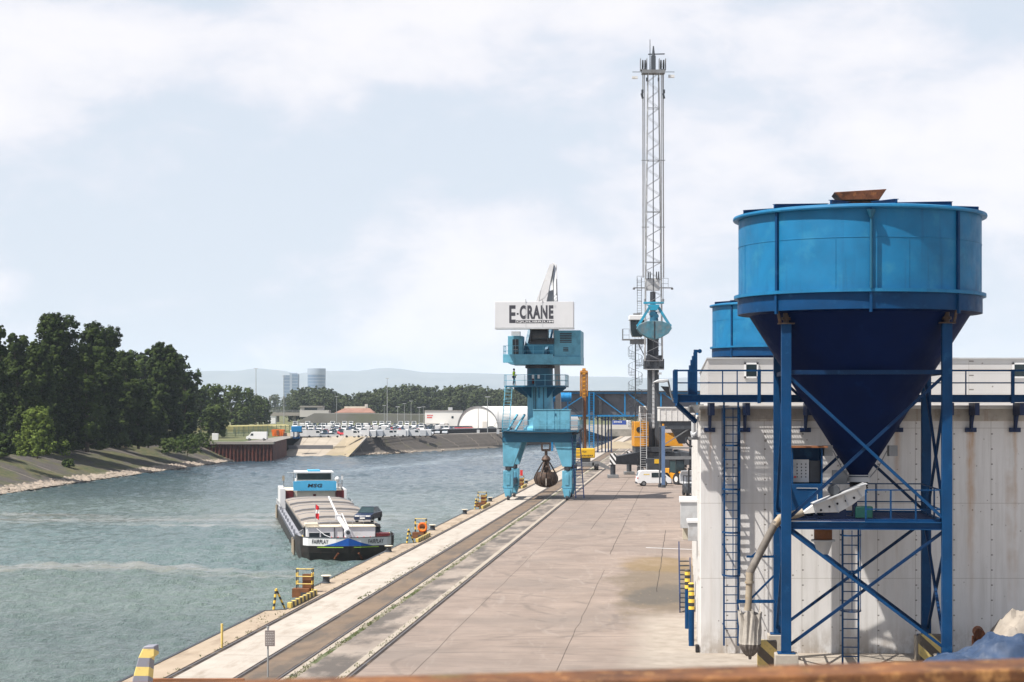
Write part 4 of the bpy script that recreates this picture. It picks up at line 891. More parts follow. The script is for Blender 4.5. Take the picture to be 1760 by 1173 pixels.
# ================================================================== FOREGROUND BEAM
t = thing('rusty_beam', 'out of focus rusty orange steel beam across the bottom of the view', 'beam', (.3, 3.2, 9.5))
d = Vector((1.224, .235, 0)).normalized(); nv = Vector((-d.y, d.x, 0)); c0 = Vector((.3, 3.18, 9.543)) - Vector((.3, 3.2, 9.5))
n = NT('flaking_rust'); c = n.mix(n.rng(n.noise(9, 9, .7), .35, .65), (0.05, 0.018, 0.008), (0.22, 0.085, 0.025))
c = n.mix(n.rng(n.noise(22, 7, .7, off=(2, 0, 0)), .55, .68), c, (0.42, 0.21, 0.07)); c = n.mix(n.rng(n.noise(4, 5, .6, off=(7, 0, 0)), .58, .7), c, (0.10, 0.09, 0.03))
n.bump(n.noise(60, 8, .7), .8, .01); M['flake'] = n.done(c, 0.9)
a, b = c0 - d * 1.35, c0 + d * 1.5
mb = MB(); mb.bar(a + Vector((0, 0, -.012)) - nv * 0, b + Vector((0, 0, -.012)), .13, .024); mb.build('top_flange', 'flake', t, bevel=.004)
mb = MB(); mb.bar(a + Vector((0, 0, -.13)) , b + Vector((0, 0, -.13)), .03, .212); mb.build('web', 'darkrust' if 'darkrust' in M else 'brown_rust', t)
# tarpaulins
def tarp(name, mat, lab, c, rx, ry, h, seed, shape, nx=46, ny=34):
    mb = MB(); vs = []
    for j in range(ny + 1):
        for i in range(nx + 1):
            u, v = i / nx * 2 - 1, j / ny * 2 - 1; hgt = max(0, shape(u, v))
            f = mnoise.noise(Vector((u * 2.2 + seed, v * 2.2, 0))) * .5 + mnoise.noise(Vector((u * 6 + seed, v * 6 + hgt * 2, 4))) * .28 + mnoise.noise(Vector((u * 13, v * 13 + seed, 9))) * .10
            ed = min(1, 4 * (1 - max(abs(u), abs(v)))); z = hgt * h + f * .62 * ed * (.3 + hgt)
            vs.append((u * rx + f * .15, v * ry + f * .12, max(0.0, z)))
    fs = [(j * (nx + 1) + i, j * (nx + 1) + i + 1, (j + 1) * (nx + 1) + i + 1, (j + 1) * (nx + 1) + i) for j in range(ny) for i in range(nx)]
    mb.add(vs, fs); o = mb.build(name, mat, None); o.location = c; return tag(o, lab, 'tarpaulin')
tarp('blue_tarpaulin', 'bluetarp', 'blue tarpaulin spread over a low heap at the bottom right', (16.9, 66.4, 0), 2.6, 1.8, 1.7, 2.0, lambda u, v: min(1, max(0, (u + 1.0)) * .72 + .25 * (u > -1)) ** .9 * (1 - abs(v) ** 3) * (1 if u < .8 else max(0, (1 - u) * 5)))
tarp('grey_tarpaulin', 'greytarp', 'crumpled grey beige tarpaulin heaped behind the blue one', (18.75, 67.9, 0), 1.75, 1.5, 2.3, 7.3, lambda u, v: max(0, 1 - (abs(u) ** 2.2)) ** .6 * max(0, 1 - abs(v) ** 3))
t = thing('rusty_pipe', 'short rusty orange pipe end sticking out beside the grey tarpaulin', 'pipe', ap(1684, 1088, 68.6)); mb = MB(); mb.cyl((-.15, -.6, .0), (.05, .5, .0), .2, n=20); mb.cyl((-.17, -.62, 0), (-.15, -.6, 0), .22, n=20); mb.bx(-.2, .2, 0, .4, -1.6, -.15); mb.build('pipe', 'rust', t)
# ================================================================== BLUE PORTAL CRANE
CY = 196.3
ec = thing('portal_crane', 'turquoise portal crane with white lettered counterweight straddling the quay rails', 'crane', (qp(-15.33, CY).x, CY, 0), QA)
cx0 = 880 + 3200 * ec.location.x / CY
def u_(px): return (px - 925) / 16.3
def v_(py): return (860 - py) / 16.3
PD = 7.0                                                             # depth of the portal
for sx, (xo, xi) in ((-1, (-3.68, -2.85)), (1, (2.60, 3.70))):
    for dy in (0, PD):
        mb = MB()
        if sx < 0: q = [(-3.68, 6.1), (-1.68, 6.1), (-2.55, 3.55), (-3.62, 3.55)]
        else: q = [(3.66, 6.1), (1.75, 6.1), (2.62, 3.55), (3.6, 3.55)]
        mb.prism(q, 'y', dy - .35, dy + .35); lg = mb.build('leg', 'teal', ec, bevel=.02)
        xm = (-3.1 if sx < 0 else 3.12)
        MB().cyl((xm, dy - .42, 3.35), (xm, dy + .42, 3.35), .2, n=16).bx(xm - .3, xm + .3, dy - .25, dy + .25, 3.1, 3.55).build('pivot_pin', 'dark_steel', lg)
        bo = MB().bx(xm - .52, xm + .52, dy - .36, dy + .36, 1.25, 3.12); bo.bx(xm - .2, xm + .2, dy - .42, dy - .362, 1.6, 2.8); bo.bx(xm - .58, xm - .52, dy - .4, dy + .4, 1.3, 1.5)
        bog = bo.build('bogie', 'teal', ec, bevel=.03)
        w = MB().prism([(xm - .5, 1.22), (xm + .5, 1.22), (xm + .28, .35), (xm - .28, .35)], 'y', dy - .5, dy + .5); w.bx(xm - .2, xm + .24, dy - .62, dy - .51, .5, 1.1); w.build('wheel_housing', 'teal', bog)
        ww = MB().cyl((xm - .1, dy - .35, .3), (xm + .1, dy - .35, .3), .3, n=20); ww.cyl((xm - .1, dy + .35, .3), (xm + .1, dy + .35, .3), .3, n=20); ww.build('wheels', 'dark_steel', bog)
    m = MB().bx(xo if sx < 0 else xi + .35, xi if sx < 0 else xo - .1, .35, PD - .35, 6.15, 7.05); m.build('side_beam', 'teal_dark', ec)
    m = MB().bx(-3.35 if sx < 0 else 2.9, -2.8 if sx < 0 else 3.45, .36, PD - .36, 1.5, 2.2); m.build('sill_beam', 'teal_dark', ec)
m = MB(); m.bx(-3.72, 3.72, -.38, .38, 6.12, 7.16); m.build('cross_beam', 'teal_dark', ec, bevel=.02); MB().bx(-3.72, 3.72, PD - .38, PD + .38, 6.12, 7.16).build('cross_beam', 'teal', ec, bevel=.02)  # front beam darker than the rear one: deck overhang shade painted in
m = MB().bx(-3.74, 4.35, -.9, PD + .9, 7.17, 7.32); m.build('deck', 'teal_dark', ec)
m = MB(); railing(m, [(-3.7, PD + .8, 7.32), (-3.7, -.85, 7.32), (4.3, -.85, 7.32), (4.3, PD + .8, 7.32)], 1.1, 1.1, .022)
m.build('deck_railing', 'teal', ec)
m = MB().bx(-.45, 3.42, -.5, 1.5, 7.33, 9.52); m.bx(-.5, 3.48, -.56, 1.56, 9.52, 9.58)
mc = m.build('machine_cabin', 'teal', ec, bevel=.02)
m = MB()
for x in (1.0, 1.8, 2.36): m.bx(x, x + .03, -.515, -.503, 7.4, 9.5)
m.bx(1.85, 2.0, -.53, -.503, 8.9, 9.15); m.build('panel_joint', 'teal_dark', mc)
m = MB().cyl((0, 3.2, 7.33), (0, 3.2, 12.0), 1.36, n=40); m.lathe([(1.75, 7.33), (1.75, 7.55), (1.37, 7.9)], 40, c=(0, 3.2, 0)); m.build('column', 'teal', ec)
m = MB(); m.bx(-1.7, 1.7, 1.6, 4.8, 7.325, 7.36)
for x in (-2.4, -3.2): m.bar((x, .4, 7.35), (x + .8, 2.6, 9.0), .18)
m.build('column_stay', 'teal', ec)
# round platform
pts = [(-3.7, 1.6), (-1.4, .4), (2.9, .4), (2.9, 6.0), (-1.4, 6.0), (-3.7, 4.0)]
MB().prism(pts, 'z', 11.95, 12.1).build('service_platform', 'teal_dark', ec)
for a in (0, 50, 90, 130, 180, 230, 270, 310):
    m = MB(); c_, s_ = math.cos(R(a)), math.sin(R(a)); e = 2.8
    tri = [(1.3, 11.93), (e, 11.93), (e, 11.8), (1.3, 10.75)]
    vs = [(r_ * c_ + t_ * -s_ * .05, 3.2 + r_ * s_ + t_ * c_ * .05, z) for t_ in (-1, 1) for r_, z in tri]
    m.add(vs, [(0, 1, 2, 3), (7, 6, 5, 4), (0, 4, 5, 1), (1, 5, 6, 2), (2, 6, 7, 3), (3, 7, 4, 0)])
    m.build('platform_gusset', 'teal_dark', ec)
m = MB(); railing(m, [(-3.7, 4.0, 12.1), (-3.7, 1.6, 12.1), (-1.4, .42, 12.1), (2.88, .42, 12.1), (2.88, 6.0, 12.1), (-1.4, 6.0, 12.1)], 1.15, 1.2, .022); m.build('platform_railing', 'teal', ec)
m = MB(); ladder(m, (-3.45, .5, 7.4), (-3.2, 1.4, 12.1), .75, (1, 0, 0), .04, .33)
for z in (8.6, 9.6, 10.6, 11.6):
    for a in range(6):
        t0, t1 = math.pi * a / 6, math.pi * (a + 1) / 6; yy_ = .5 + .9 * (z - 7.4) / 4.7; m.bar((-3.35 + .4 * math.cos(t0), yy_ - .6 * math.sin(t0), z), (-3.35 + .4 * math.cos(t1), yy_ - .6 * math.sin(t1), z), .02, .04)
m.build('access_ladder', 'teal', ec)
m = MB(); ladder(m, (4.5, -.7, .25), (4.05, -.7, 6.7), .85, (1, 0, 0), .055, .33); m.build('quay_ladder', 'navy', ec)
m = MB(); m.tube([(3.7, -.5, 7.0), (4.3, -.6, 7.1), (4.75, -.6, 7.6)], .12, 8); m.build('cable_arm', 'dark_steel', ec)
m = MB(); m.tube([(-3.75, -.9, 8.2), (-4.2, -.9, 8.3), (-4.5, -.9, 7.9), (-4.2, -.9, 7.45), (-3.75, -.9, 7.4)], .03, 6); m.build('hoop', 'light_grey', ec)
# slewing upper works
m = MB().cyl((0, 3.2, 12.1), (0, 3.2, 13.95), 1.39, n=40); uc = m.build('slewing_column', 'teal_dark', ec)
m = MB().cyl((0, 3.2, 13.95), (0, 3.2, 14.3), 1.52, n=40)
for i in range(40): a = i * math.pi / 20; m.box((1.52 * math.cos(a), 3.2 + 1.52 * math.sin(a), 14.12), (.12, .12, .25), a)
m.build('slewing_ring', 'dark_steel', uc)
for x in (-.65, -.05): MB().bx(x - .1, x + .12, 1.72, 1.9, 12.85, 13.25).build('notice', 'white', uc); m = MB().bx(-.75, -.5, 1.7, 1.95, 12.3, 12.85); m.build('socket', 'darkred', uc)
m = MB().prism([(-3.72, 15.15), (4.52, 15.15), (4.52, 14.32), (-2.9, 14.32), (-3.72, 14.75)], 'y', .4, 6.8); m.bx(-3.72, 1.6, .36, .4, 14.5, 15.4); m.build('revolving_deck', 'teal', ec, bevel=.02)
hs = MB().bx(1.68, 4.5, .6, 6.6, 15.15, 17.92); hs = hs.build('engine_house', 'teal', ec, bevel=.03)
m = MB()
for i in range(6): m.bx(2.3, 3.55, .56, .598, 16.62 + i * .18, 16.72 + i * .18)
for i in range(3): m.bx(2.65, 3.2, .56, .598, 15.7 + i * .16, 15.79 + i * .16)
m.build('louvre', 'dark_steel', hs)
cb = MB().bx(-3.25, -1.68, .9, 3.3, 15.2, 17.35).build('operator_cabin', 'teal', ec, bevel=.03)
MB().bx(-2.75, -2.1, .86, .898, 15.4, 17.0).build('cabin_window', 'glass', cb)
m = MB(); m.bx(-2.7, -2.2, .84, .858, 15.9, 15.94); m.bx(-2.45, -2.42, .84, .858, 15.4, 17.0); m.build('glazing_bar', 'light_grey', cb)
MB().bx(-2.9, -2.0, 1.2, 2.2, 17.38, 17.85).build('roof_unit', 'light_grey', cb)
m = MB(); railing(m, [(-3.68, 3.4, 15.2), (-3.68, .45, 15.2), (1.6, .45, 15.2)], 1.1, 1.1, .022); m.build('deck_railing', 'teal', ec)
m = MB()
for x in (-1.5, .75):
    m.bar((x, 1.2, 15.2), (x + .5, 3.4, 18.6), .3, .45); m.bar((x, 5.2, 15.2), (x + .5, 3.6, 18.6), .3, .45)
m.bx(-1.45, 1.6, 1.6, 1.9, 15.2, 16.6); m.bx(-1.2, 1.3, 2.4, 4.0, 15.2, 17.3); m.build('gantry_frame', 'teal_dark', ec)
m = MB().cyl((-.6, -.2, 17.45), (1.1, -.2, 17.45), .55, n=24); m.bx(-.75, -.65, -.8, .6, 16.7, 18.1); m.bx(1.05, 1.15, -.8, .6, 16.7, 18.1); m.bx(-.9, 1.7, .2, .6, 16.45, 17.1); m.build('counterweight_hanger', 'dark_steel', ec)
# counterweight box with the lettering
sg = MB().bx(-4.33, 3.88, -1.9, -.3, 18.12, 20.82).build('counterweight_box', 'sign_white', ec, bevel=.02)
m = MB(); m.bx(-1.12, -1.08, -1.925, -1.903, 18.1, 20.9); m.bx(.63, .67, -1.925, -1.903, 18.1, 20.9)
for x in (-1.1, .65): m.bx(x - .05, x + .05, -1.95, -1.85, 20.82, 21.1)
m.bx(-4.35, 3.9, -1.94, -.28, 17.98, 18.117); m.build('panel_seam', 'light_grey', sg)
def sx_(u): return -4.33 + 8.21 * (u - 62) / 583.0
def sz_(v): return 20.82 - 2.70 * (v - 392) / 193.0
def sgn(txt, mat, u0, u1, v0, v1, y=-1.909, **k): return text(txt, mat, sg, ((sx_(u0) + sx_(u1)) / 2, y, (sz_(v0) + sz_(v1)) / 2), sx_(u1) - sx_(u0), sz_(v0) - sz_(v1), **k)
sgn('E', 'text', 168, 216, 418, 551, bold=.03); sgn('-', 'text', 224, 238, 476, 489); sgn('CRANE', 'text', 246, 497, 418, 522, bold=.05)
m = MB().bx(sx_(220), sx_(500), -1.907, -1.903, sz_(553), sz_(530)); m.build('lettering_bar', 'text', sg)
sgn('QUILIBRIUM', 'white', 225, 497, 534, 550, y=-1.911, bold=.01); sgn('®', 'light_grey', 503, 519, 420, 440)
# boom and stick
def bm(px, py, yl): return Vector(((px - 925) / 16.3 * (CY + yl) / CY, yl, 10 + (697 - py) * (CY + yl) / 3200))
m = MB(); a0, a1 = bm(925, 530, 3.0), bm(939.5, 455, 8.5)
for (w0, w1) in ((.62, .22),):
    vs = [a0 + Vector((i * w0, j * .6, 0)) for i, j in ((-1, -1), (1, -1), (1, 1), (-1, 1))] + [a1 + Vector((i * w1, j * .5, 0)) for i, j in ((-1, -1), (1, -1), (1, 1), (-1, 1))]
    m.add(vs, [(0, 1, 2, 3), (7, 6, 5, 4), (0, 4, 5, 1), (1, 5, 6, 2), (2, 6, 7, 3), (3, 7, 4, 0)])
m.build('boom', 'boom_white', ec, smooth=False)
m = MB(); m.bar(bm(951, 528, 4.0), bm(945, 470, 8.0), .34, .5); m.bar(bm(945, 470, 8.0), bm(941, 455, 8.9), .3, .5); m.build('boom_link', 'light_grey', ec, smooth=False)
m = MB(); q0_, q1_, q2_, q3_ = bm(929, 528, 5.0), bm(948, 528, 5.0), bm(946, 500, 6.4), bm(934, 500, 6.4); dd_ = Vector((0, .25, 0))
m.add([q0_, q1_, q2_, q3_, q0_ + dd_, q1_ + dd_, q2_ + dd_, q3_ + dd_], [(0, 1, 2, 3), (7, 6, 5, 4), (0, 4, 5, 1), (1, 5, 6, 2), (2, 6, 7, 3), (3, 7, 4, 0)]); m.build('boom_plate', 'light_grey', ec, smooth=False)
m = MB(); m.bar(bm(943, 466, 9.0), bm(941, 500, 8.2), .3, .3); m.bar(bm(942, 500, 7.6), bm(946, 500, 7.6), .1, .3); m.build('tie_rods', 'light_grey', ec)
m = MB(); m.bar(bm(941, 458, 9.6), Vector((1.0, 18.5, 8.5)), .6, .9); m.build('stick', 'boom_white', ec)
for x in (-.55, -.35, .5): MB().tube([(x, 1.83, 7.4), (x, 1.80, 11.9)], .035, 6).build('hose', 'black', ec)
m = MB(); m.tube([(-3.5, -.93, 7.25), (-1.5, -.96, 7.12), (0.5, -.95, 7.15), (2.5, -.96, 7.08), (4.2, -.93, 7.25)], .035, 6); m.build('hose', 'black', ec)
m = MB(); m.tube([bm(951, 480, 5), bm(951, 530, 5)], .05, 6); m.tube([bm(920, 540, 3), bm(926, 500, 3.4), bm(930, 485, 4)], .03, 6); railing(m, [bm(945, 530, 4.2), bm(953, 520, 4.2)], 1.0, .6, .02); m.build('boom_handrail', 'grey_metal', ec)
# orange peel grab hanging from the stick
GY = 214.5; gx = ap(938.5, 0, GY).x; gs = GY / 3200
gr = thing('peel_grab', 'dark rusty orange peel grab hanging between the crane legs', 'grab', (gx, GY, 10 - 140 * gs))
def z_(py): return (837 - py) * gs
m = MB(); m.bar((-.5, 0, z_(763)), (.5, 0, z_(763)), .15); m.bar((-.48, 0, z_(763)), (-.45, 0, z_(775)), .2); m.bar((.48, 0, z_(763)), (.45, 0, z_(775)), .2); m.bar((-.5, 0, z_(774)), (.5, 0, z_(774)), .4, .25)
m.cyl((0, 0, z_(776)), (0, 0, z_(784)), .18, n=10); m.build('shackle', 'grab_iron', gr)
m = MB().lathe([(.2, z_(783)), (.42, z_(786)), (.55, z_(790)), (.4, z_(793)), (.32, z_(800)), (.5, z_(803)), (.45, z_(812)), (.3, z_(822))], 16); m.build('hub', 'grab_iron', gr)
for k in range(6):
    a = R(60 * k + 30); c_, s_ = math.cos(a), math.sin(a); m = MB(); prof = [(1.05, z_(812)), (1.30, z_(820)), (1.30, z_(826)), (1.1, z_(832)), (.6, z_(836)), (.05, z_(837.5))]
    m.lathe(prof, 6, a0=a - R(27.5), a1=a + R(27.5)); m.lathe([(r_ * .93, z + .03) for r_, z in prof], 6, a0=a - R(27.5), a1=a + R(27.5))
    t_ = a - math.pi / 2; pr = [((r_ + .03) * math.sin(a), -(r_ + .03) * math.cos(a), z) for r_, z in prof]
    for p, q in zip(pr, pr[1:]): m.bar(p, q, .14, .12)
    m.bar((1.15 * math.sin(a), -1.15 * math.cos(a), z_(815)), (.4 * math.sin(a), -.4 * math.cos(a), z_(795)), .13, .16); m.bar((.9 * math.sin(a), -.9 * math.cos(a), z_(820)), (.3 * math.sin(a), -.3 * math.cos(a), z_(806)), .1, .1)
    m.build('claw', 'grab_iron', gr)

# ---- person on the crane platform
def person(loc, rz, lab, jac, trou, arms=0):
    t = thing('person', lab, 'person', loc, rz)
    J = {'pel': (0, 0, .96), 'spi': (0, .01, 1.18), 'che': (0, 0, 1.38), 'nec': (0, 0, 1.52), 'hea': (0, -.02, 1.66), 'top': (0, -.01, 1.79)}
    for s_, n_ in ((-1, 'l'), (1, 'r')):
        J['sh' + n_] = (s_ * .19, 0, 1.43); J['el' + n_] = (s_ * .25, .03, 1.14); J['ha' + n_] = (s_ * .12 if arms else s_ * .24, -.24 if arms else -.05, 1.08 if arms else .88); J['fi' + n_] = (s_ * .06 if arms else s_ * .24, -.28 if arms else -.08, 1.06 if arms else .78)
        J['hi' + n_] = (s_ * .1, 0, .92); J['kn' + n_] = (s_ * .12, -.03 + .1 * s_, .50); J['an' + n_] = (s_ * .13, .0 + .16 * s_, .09); J['to' + n_] = (s_ * .15, -.16 + .16 * s_, .035)
    Rd = {'pel': .14, 'spi': .13, 'che': .155, 'nec': .06, 'hea': .095, 'top': .07, 'sh': .07, 'el': .05, 'ha': .036, 'fi': .03, 'hi': .10, 'kn': .065, 'an': .045, 'to': .04}
    E = [('pel', 'spi'), ('spi', 'che'), ('che', 'nec'), ('nec', 'hea'), ('hea', 'top')] + [e for s_ in 'lr' for e in (('che', 'sh' + s_), ('sh' + s_, 'el' + s_), ('el' + s_, 'ha' + s_), ('ha' + s_, 'fi' + s_), ('pel', 'hi' + s_), ('hi' + s_, 'kn' + s_), ('kn' + s_, 'an' + s_), ('an' + s_, 'to' + s_))]
    def skin(name, keys, grow, mat, par=t):
        es = [e for e in E if e[0] in keys and e[1] in keys]; ks = []
        for e in es:
            for k in e:
                if k not in ks: ks.append(k)
        me = bpy.data.meshes.new(name); me.from_pydata([J[k] for k in ks], [(ks.index(a), ks.index(b)) for a, b in es], [])
        o = bpy.data.objects.new(name, me); C.objects.link(o); o.parent = par; sk = o.modifiers.new('skin', 'SKIN'); sb = o.modifiers.new('sub', 'SUBSURF'); sb.levels = sb.render_levels = 1
        for i, k in enumerate(ks):
            r_ = Rd.get(k, Rd.get(k[:2])) + grow; me.skin_vertices[0].data[i].radius = (r_, r_ * (.8 if k in ('pel', 'spi', 'che') else 1)); me.skin_vertices[0].data[i].use_root = (i == 0)
        bpy.context.view_layer.update(); m2 = bpy.data.meshes.new_from_object(o.evaluated_get(bpy.context.evaluated_depsgraph_get())); m2.name = name
        o.modifiers.clear(); o.data = m2; m2.materials.clear(); m2.materials.append(M[mat]); m2.shade_smooth(); return o
    for o in list(Rd): pass
    skin('body', set(J), 0, 'skin')
    skin('jacket', {'spi', 'che', 'shl', 'ell', 'hal', 'shr', 'elr', 'har'}, .028, jac); skin('trousers', {'pel', 'hil', 'knl', 'anl', 'hir', 'knr', 'anr'}, .022, trou)
    m = MB().lathe([(.0, 1.83), (.07, 1.81), (.112, 1.75), (.118, 1.68), (.10, 1.62)], 14, c=(0, .01, 0)); m.build('hair', 'hair', t); return t
pp = ec.matrix_basis @ Vector((-2.62, 1.25, 12.10)); person(pp, R(70), 'worker in bright yellow jacket and dark trousers on the crane service platform', 'hiviz', 'trousers', 1)

# ================================================================== HARBOUR CRANE
LY = 262.0; ls = LY / 3200
lc = thing('harbour_crane', 'tall grey mobile harbour crane with near upright lattice boom', 'crane', (ap(1122, 0, LY).x, LY, 0))
def l_(px, py, dy=0.0): p = ap(px, py, LY + dy); return Vector((p.x - lc.location.x, dy, p.z))
m = MB().bx(-1.9, 4.6, -2.2, 5.5, 1.3, 3.4); m.bx(-1.2, 2.6, -2.9, -2.21, 1.0, 2.6); m.build('chassis', 'dark_steel', lc, bevel=.05)
m = MB(); m.bx(.0, 1.1, -2.95, -2.91, 1.9, 2.5, ); m.build('notice', 'yellow', lc)
for sx, sy in ((-1, -1), (1, -1), (-1, 1), (1, 1)):
    e = Vector((-5.9 if sx < 0 else 7.6, -5.2 if sy < 0 else 8.5, 0)) if (sx, sy) != (-1, 1) else Vector((-2.9, 7.0, 0)); s0 = Vector((-1.2 if sx < 0 else 3.6, -1.4 if sy < 0 else 4.6, 0))
    m = MB(); d = (e - s0).normalized(); w = Vector((-d.y, d.x, 0)) * .45
    a0, a1 = s0, e
    m.add([a0 - w + Vector((0, 0, 1.6)), a0 + w + Vector((0, 0, 1.6)), a0 + w + Vector((0, 0, 3.7)), a0 - w + Vector((0, 0, 3.7)), a1 - w + Vector((0, 0, 1.9)), a1 + w + Vector((0, 0, 1.9)), a1 + w + Vector((0, 0, 2.9)), a1 - w + Vector((0, 0, 2.9))],
          [(0, 1, 2, 3), (7, 6, 5, 4), (0, 4, 5, 1), (1, 5, 6, 2), (2, 6, 7, 3), (3, 7, 4, 0)]); ar = m.build('outrigger', 'dark_steel', lc, bevel=.03)
    MB().cyl(e + Vector((0, 0, .4)), e + Vector((0, 0, 3.0)), .36, n=20).build('support_jack', 'dark_steel', ar)
    MB().box(tuple(e + Vector((0, 0, 2.6))), (.8, .8, 1.5)).build('striped_cap', 'wb', ar)
    MB().box(tuple(e + Vector((0, 0, .22))), (1.5, 1.9, .43)).build('pad', 'grey_metal', ar, bevel=.03)
for i in range(6):
    for sx in (-1.6, 4.3): MB().cyl((sx - .25, -1.9 + i * 1.4, .6), (sx + .25, -1.9 + i * 1.4, .6), .6, n=20).build('wheel', 'black', lc)
m = MB().bx(-2.6, 2.6, -2.4, 4.4, 3.5, 4.2); m.cyl((0, 1, 3.4), (0, 1, 3.6), 1.8, n=32); m.build('turntable', 'dark_steel', lc)
yh = MB().bx(-2.75, -.75, -2.3, 3.5, 4.25, 7.7).build('winch_house', 'amber', lc, bevel=.04)
MB().cyl((-2.1, -2.36, 6.6), (-2.1, -2.31, 6.6), .38, n=24).build('fan_opening', 'black', yh)
m = MB().bx(-2.77, -.75, -2.34, -2.31, 5.55, 5.65); m.build('trim', 'light_grey', yh)
m = MB().bx(.8, 3.2, 1.5, 4.5, 4.4, 6.1); m.prism([(1.0, 4.3), (4.2, 4.3), (3.8, 5.0), (1.6, 6.2), (1.0, 6.0)], 'y', -1.6, -.4); m.build('engine_house', 'amber', lc, bevel=.04)
MB().bx(-1.7, .6, 1.2, 3.8, 7.75, 9.9).build('roof_container', 'white_metal', lc, bevel=.1)
m = MB(); ladder(m, (-1.5, -2.9, .5), (-1.5, -2.6, 8.9), .85, (1, 0, 0), .05, .32); railing(m, [(-2.2, -2.5, 7.7), (-.4, -2.5, 7.7)], 1.1, .9, .025); m.build('access_ladder', 'light_grey', lc)
m = MB().bx(-.72, -.16, -.6, .9, 4.2, 15.1); m.bx(.22, .82, -.6, .9, 4.2, 15.1); m.bx(-.16, .22, .0, .9, 4.2, 15.1)
m.bx(-1.0, -.73, -.3, .9, 4.2, 7.6); m.build('tower', 'tower_grey', lc, bevel=.03)
m = MB().bx(-.13, .19, -.62, -.1, 6.8, 14.9); 
for i in range(14): m.bx(-.15, .21, -.66, -.621, 7.0 + i * .57, 7.05 + i * .57)
m.build('cable_channel', 'light_grey', lc)
m = MB().bx(-1.25, 1.5, -1.3, 1.4, 15.1, 16.5); m.bx(-1.05, -.5, -1.7, -1.3, 15.4, 17.0); m.bx(.7, 1.3, -1.7, -1.3, 15.4, 17.0); m.bx(-.5, .8, -1.0, .9, 16.5, 16.9); m.build('boom_foot_housing', 'dark_steel', lc, bevel=.03)
m = MB().bx(-1.2, 1.45, -1.9, -1.31, 14.95, 15.08); m.bx(.6, 1.1, -1.8, -1.35, 14.3, 14.6); m.build('foot_platform', 'light_grey', lc)
m = MB().cyl((0.05, .6, 16.9), (0.05, .6, 20.5), .82, n=24); m.cyl((.05, .6, 20.5), (.05, .6, 26.0), .45, .38, n=20); m.cyl((.05, .6, 20.3), (.05, .6, 20.7), .9, n=24)
for k in range(5): m.bar((-.8, .2, 16.9 + k * .8), (.9, .2, 17.7 + k * .8), .1) 
m.build('mast', 'dark_steel', lc)
m = MB().bx(-.85, 1.0, .2, 1.1, 26.2, 27.9); m.build('mast_head', 'light_grey', lc)
for x in (-.62, -.35, .55, .85): MB().cyl((x - .05, .3, 28.3), (x + .05, .3, 28.3), .55, n=24).build('sheave', 'black', lc)
m = MB()
railing(m, [(-2.2, .4, 26.6), (-1.0, .4, 26.6)], 1.6, .6, .025, (.8,)); railing(m, [(1.2, .4, 26.6), (2.2, .4, 26.6)], 1.3, .8, .025); m.bx(-2.7, -.8, -.1, .9, 26.5, 26.6); m.bx(1.0, 2.8, -.1, .9, 26.5, 26.6); m.bx(-2.8, -2.5, .2, .5, 26.3, 26.5); m.bx(2.6, 2.9, .2, .5, 26.3, 26.5)
ladder(m, (-1.85, .5, 20.8), (-1.85, .5, 28.0), .6, (1, 0, 0), .035, .35)
for i in range(4): m.bx(-2.2, -1.5, .1, .6, 21.4 + i * 1.6, 21.46 + i * 1.6)
m.build('mast_walkway', 'grey_metal', lc)
# operator cab
cab = MB().prism([(-3.3, 21.9), (-1.2, 21.9), (-1.35, 20.2), (-1.6, 19.6), (-2.9, 19.6), (-3.2, 20.4)], 'y', -1.7, .6).build('operator_cab', 'glass', lc, bevel=.04)
m = MB().bx(-3.4, -1.1, -1.8, .7, 21.92, 22.6); m.build('cab_roof', 'white', cab, bevel=.08); MB().bx(-2.8, -1.8, -1.3, -.3, 22.6, 22.9).build('roof_unit', 'grey_metal', cab)
m = MB().bx(-4.3, -1.0, -1.2, .9, 19.15, 19.3); m.bx(-3.2, -1.0, -1.0, .5, 18.6, 19.15); railing(m, [(-3.4, -1.15, 19.3), (-4.25, -1.15, 19.3), (-4.25, .8, 19.3)], 1.4, .9, .025); m.bar((-2.0, 0, 18.6), (-.5, 0, 15.6), .12); m.build('cab_platform', 'grey_metal', cab)
# spiral stair
m = MB(); px_ = -2.45; m.cyl((px_, .0, 4.5), (px_, .0, 19.2), .09, n=10)
for i in range(64):
    a = i * R(30); z = 6.0 + i * .205; c_, s_ = math.cos(a), math.sin(a); c2, s2 = math.cos(a + R(26)), math.sin(a + R(26))
    m.add([(px_ + .1 * c_, .1 * s_, z), (px_ + 1.02 * c_, 1.02 * s_, z), (px_ + 1.02 * c2, 1.02 * s2, z), (px_ + .1 * c_, .1 * s_, z - .05), (px_ + 1.02 * c_, 1.02 * s_, z - .05), (px_ + 1.02 * c2, 1.02 * s2, z - .05)], [(0, 1, 2), (5, 4, 3), (0, 3, 4, 1), (1, 4, 5, 2), (2, 5, 3, 0)])
    m.bar((px_ + 1.02 * c_, 1.02 * s_, z), (px_ + 1.02 * c_, 1.02 * s_, z + 1.0), .03)
    c3, s3 = math.cos(a + R(30)), math.sin(a + R(30)); m.bar((px_ + 1.02 * c_, 1.02 * s_, z + 1.0), (px_ + 1.02 * c3, 1.02 * s3, z + 1.205), .035)
for z in (8.4, 12.1, 15.6): m.bx(px_, -.8, -.2, .3, z, z + .1)
m.build('spiral_stair', 'tower_grey', lc)
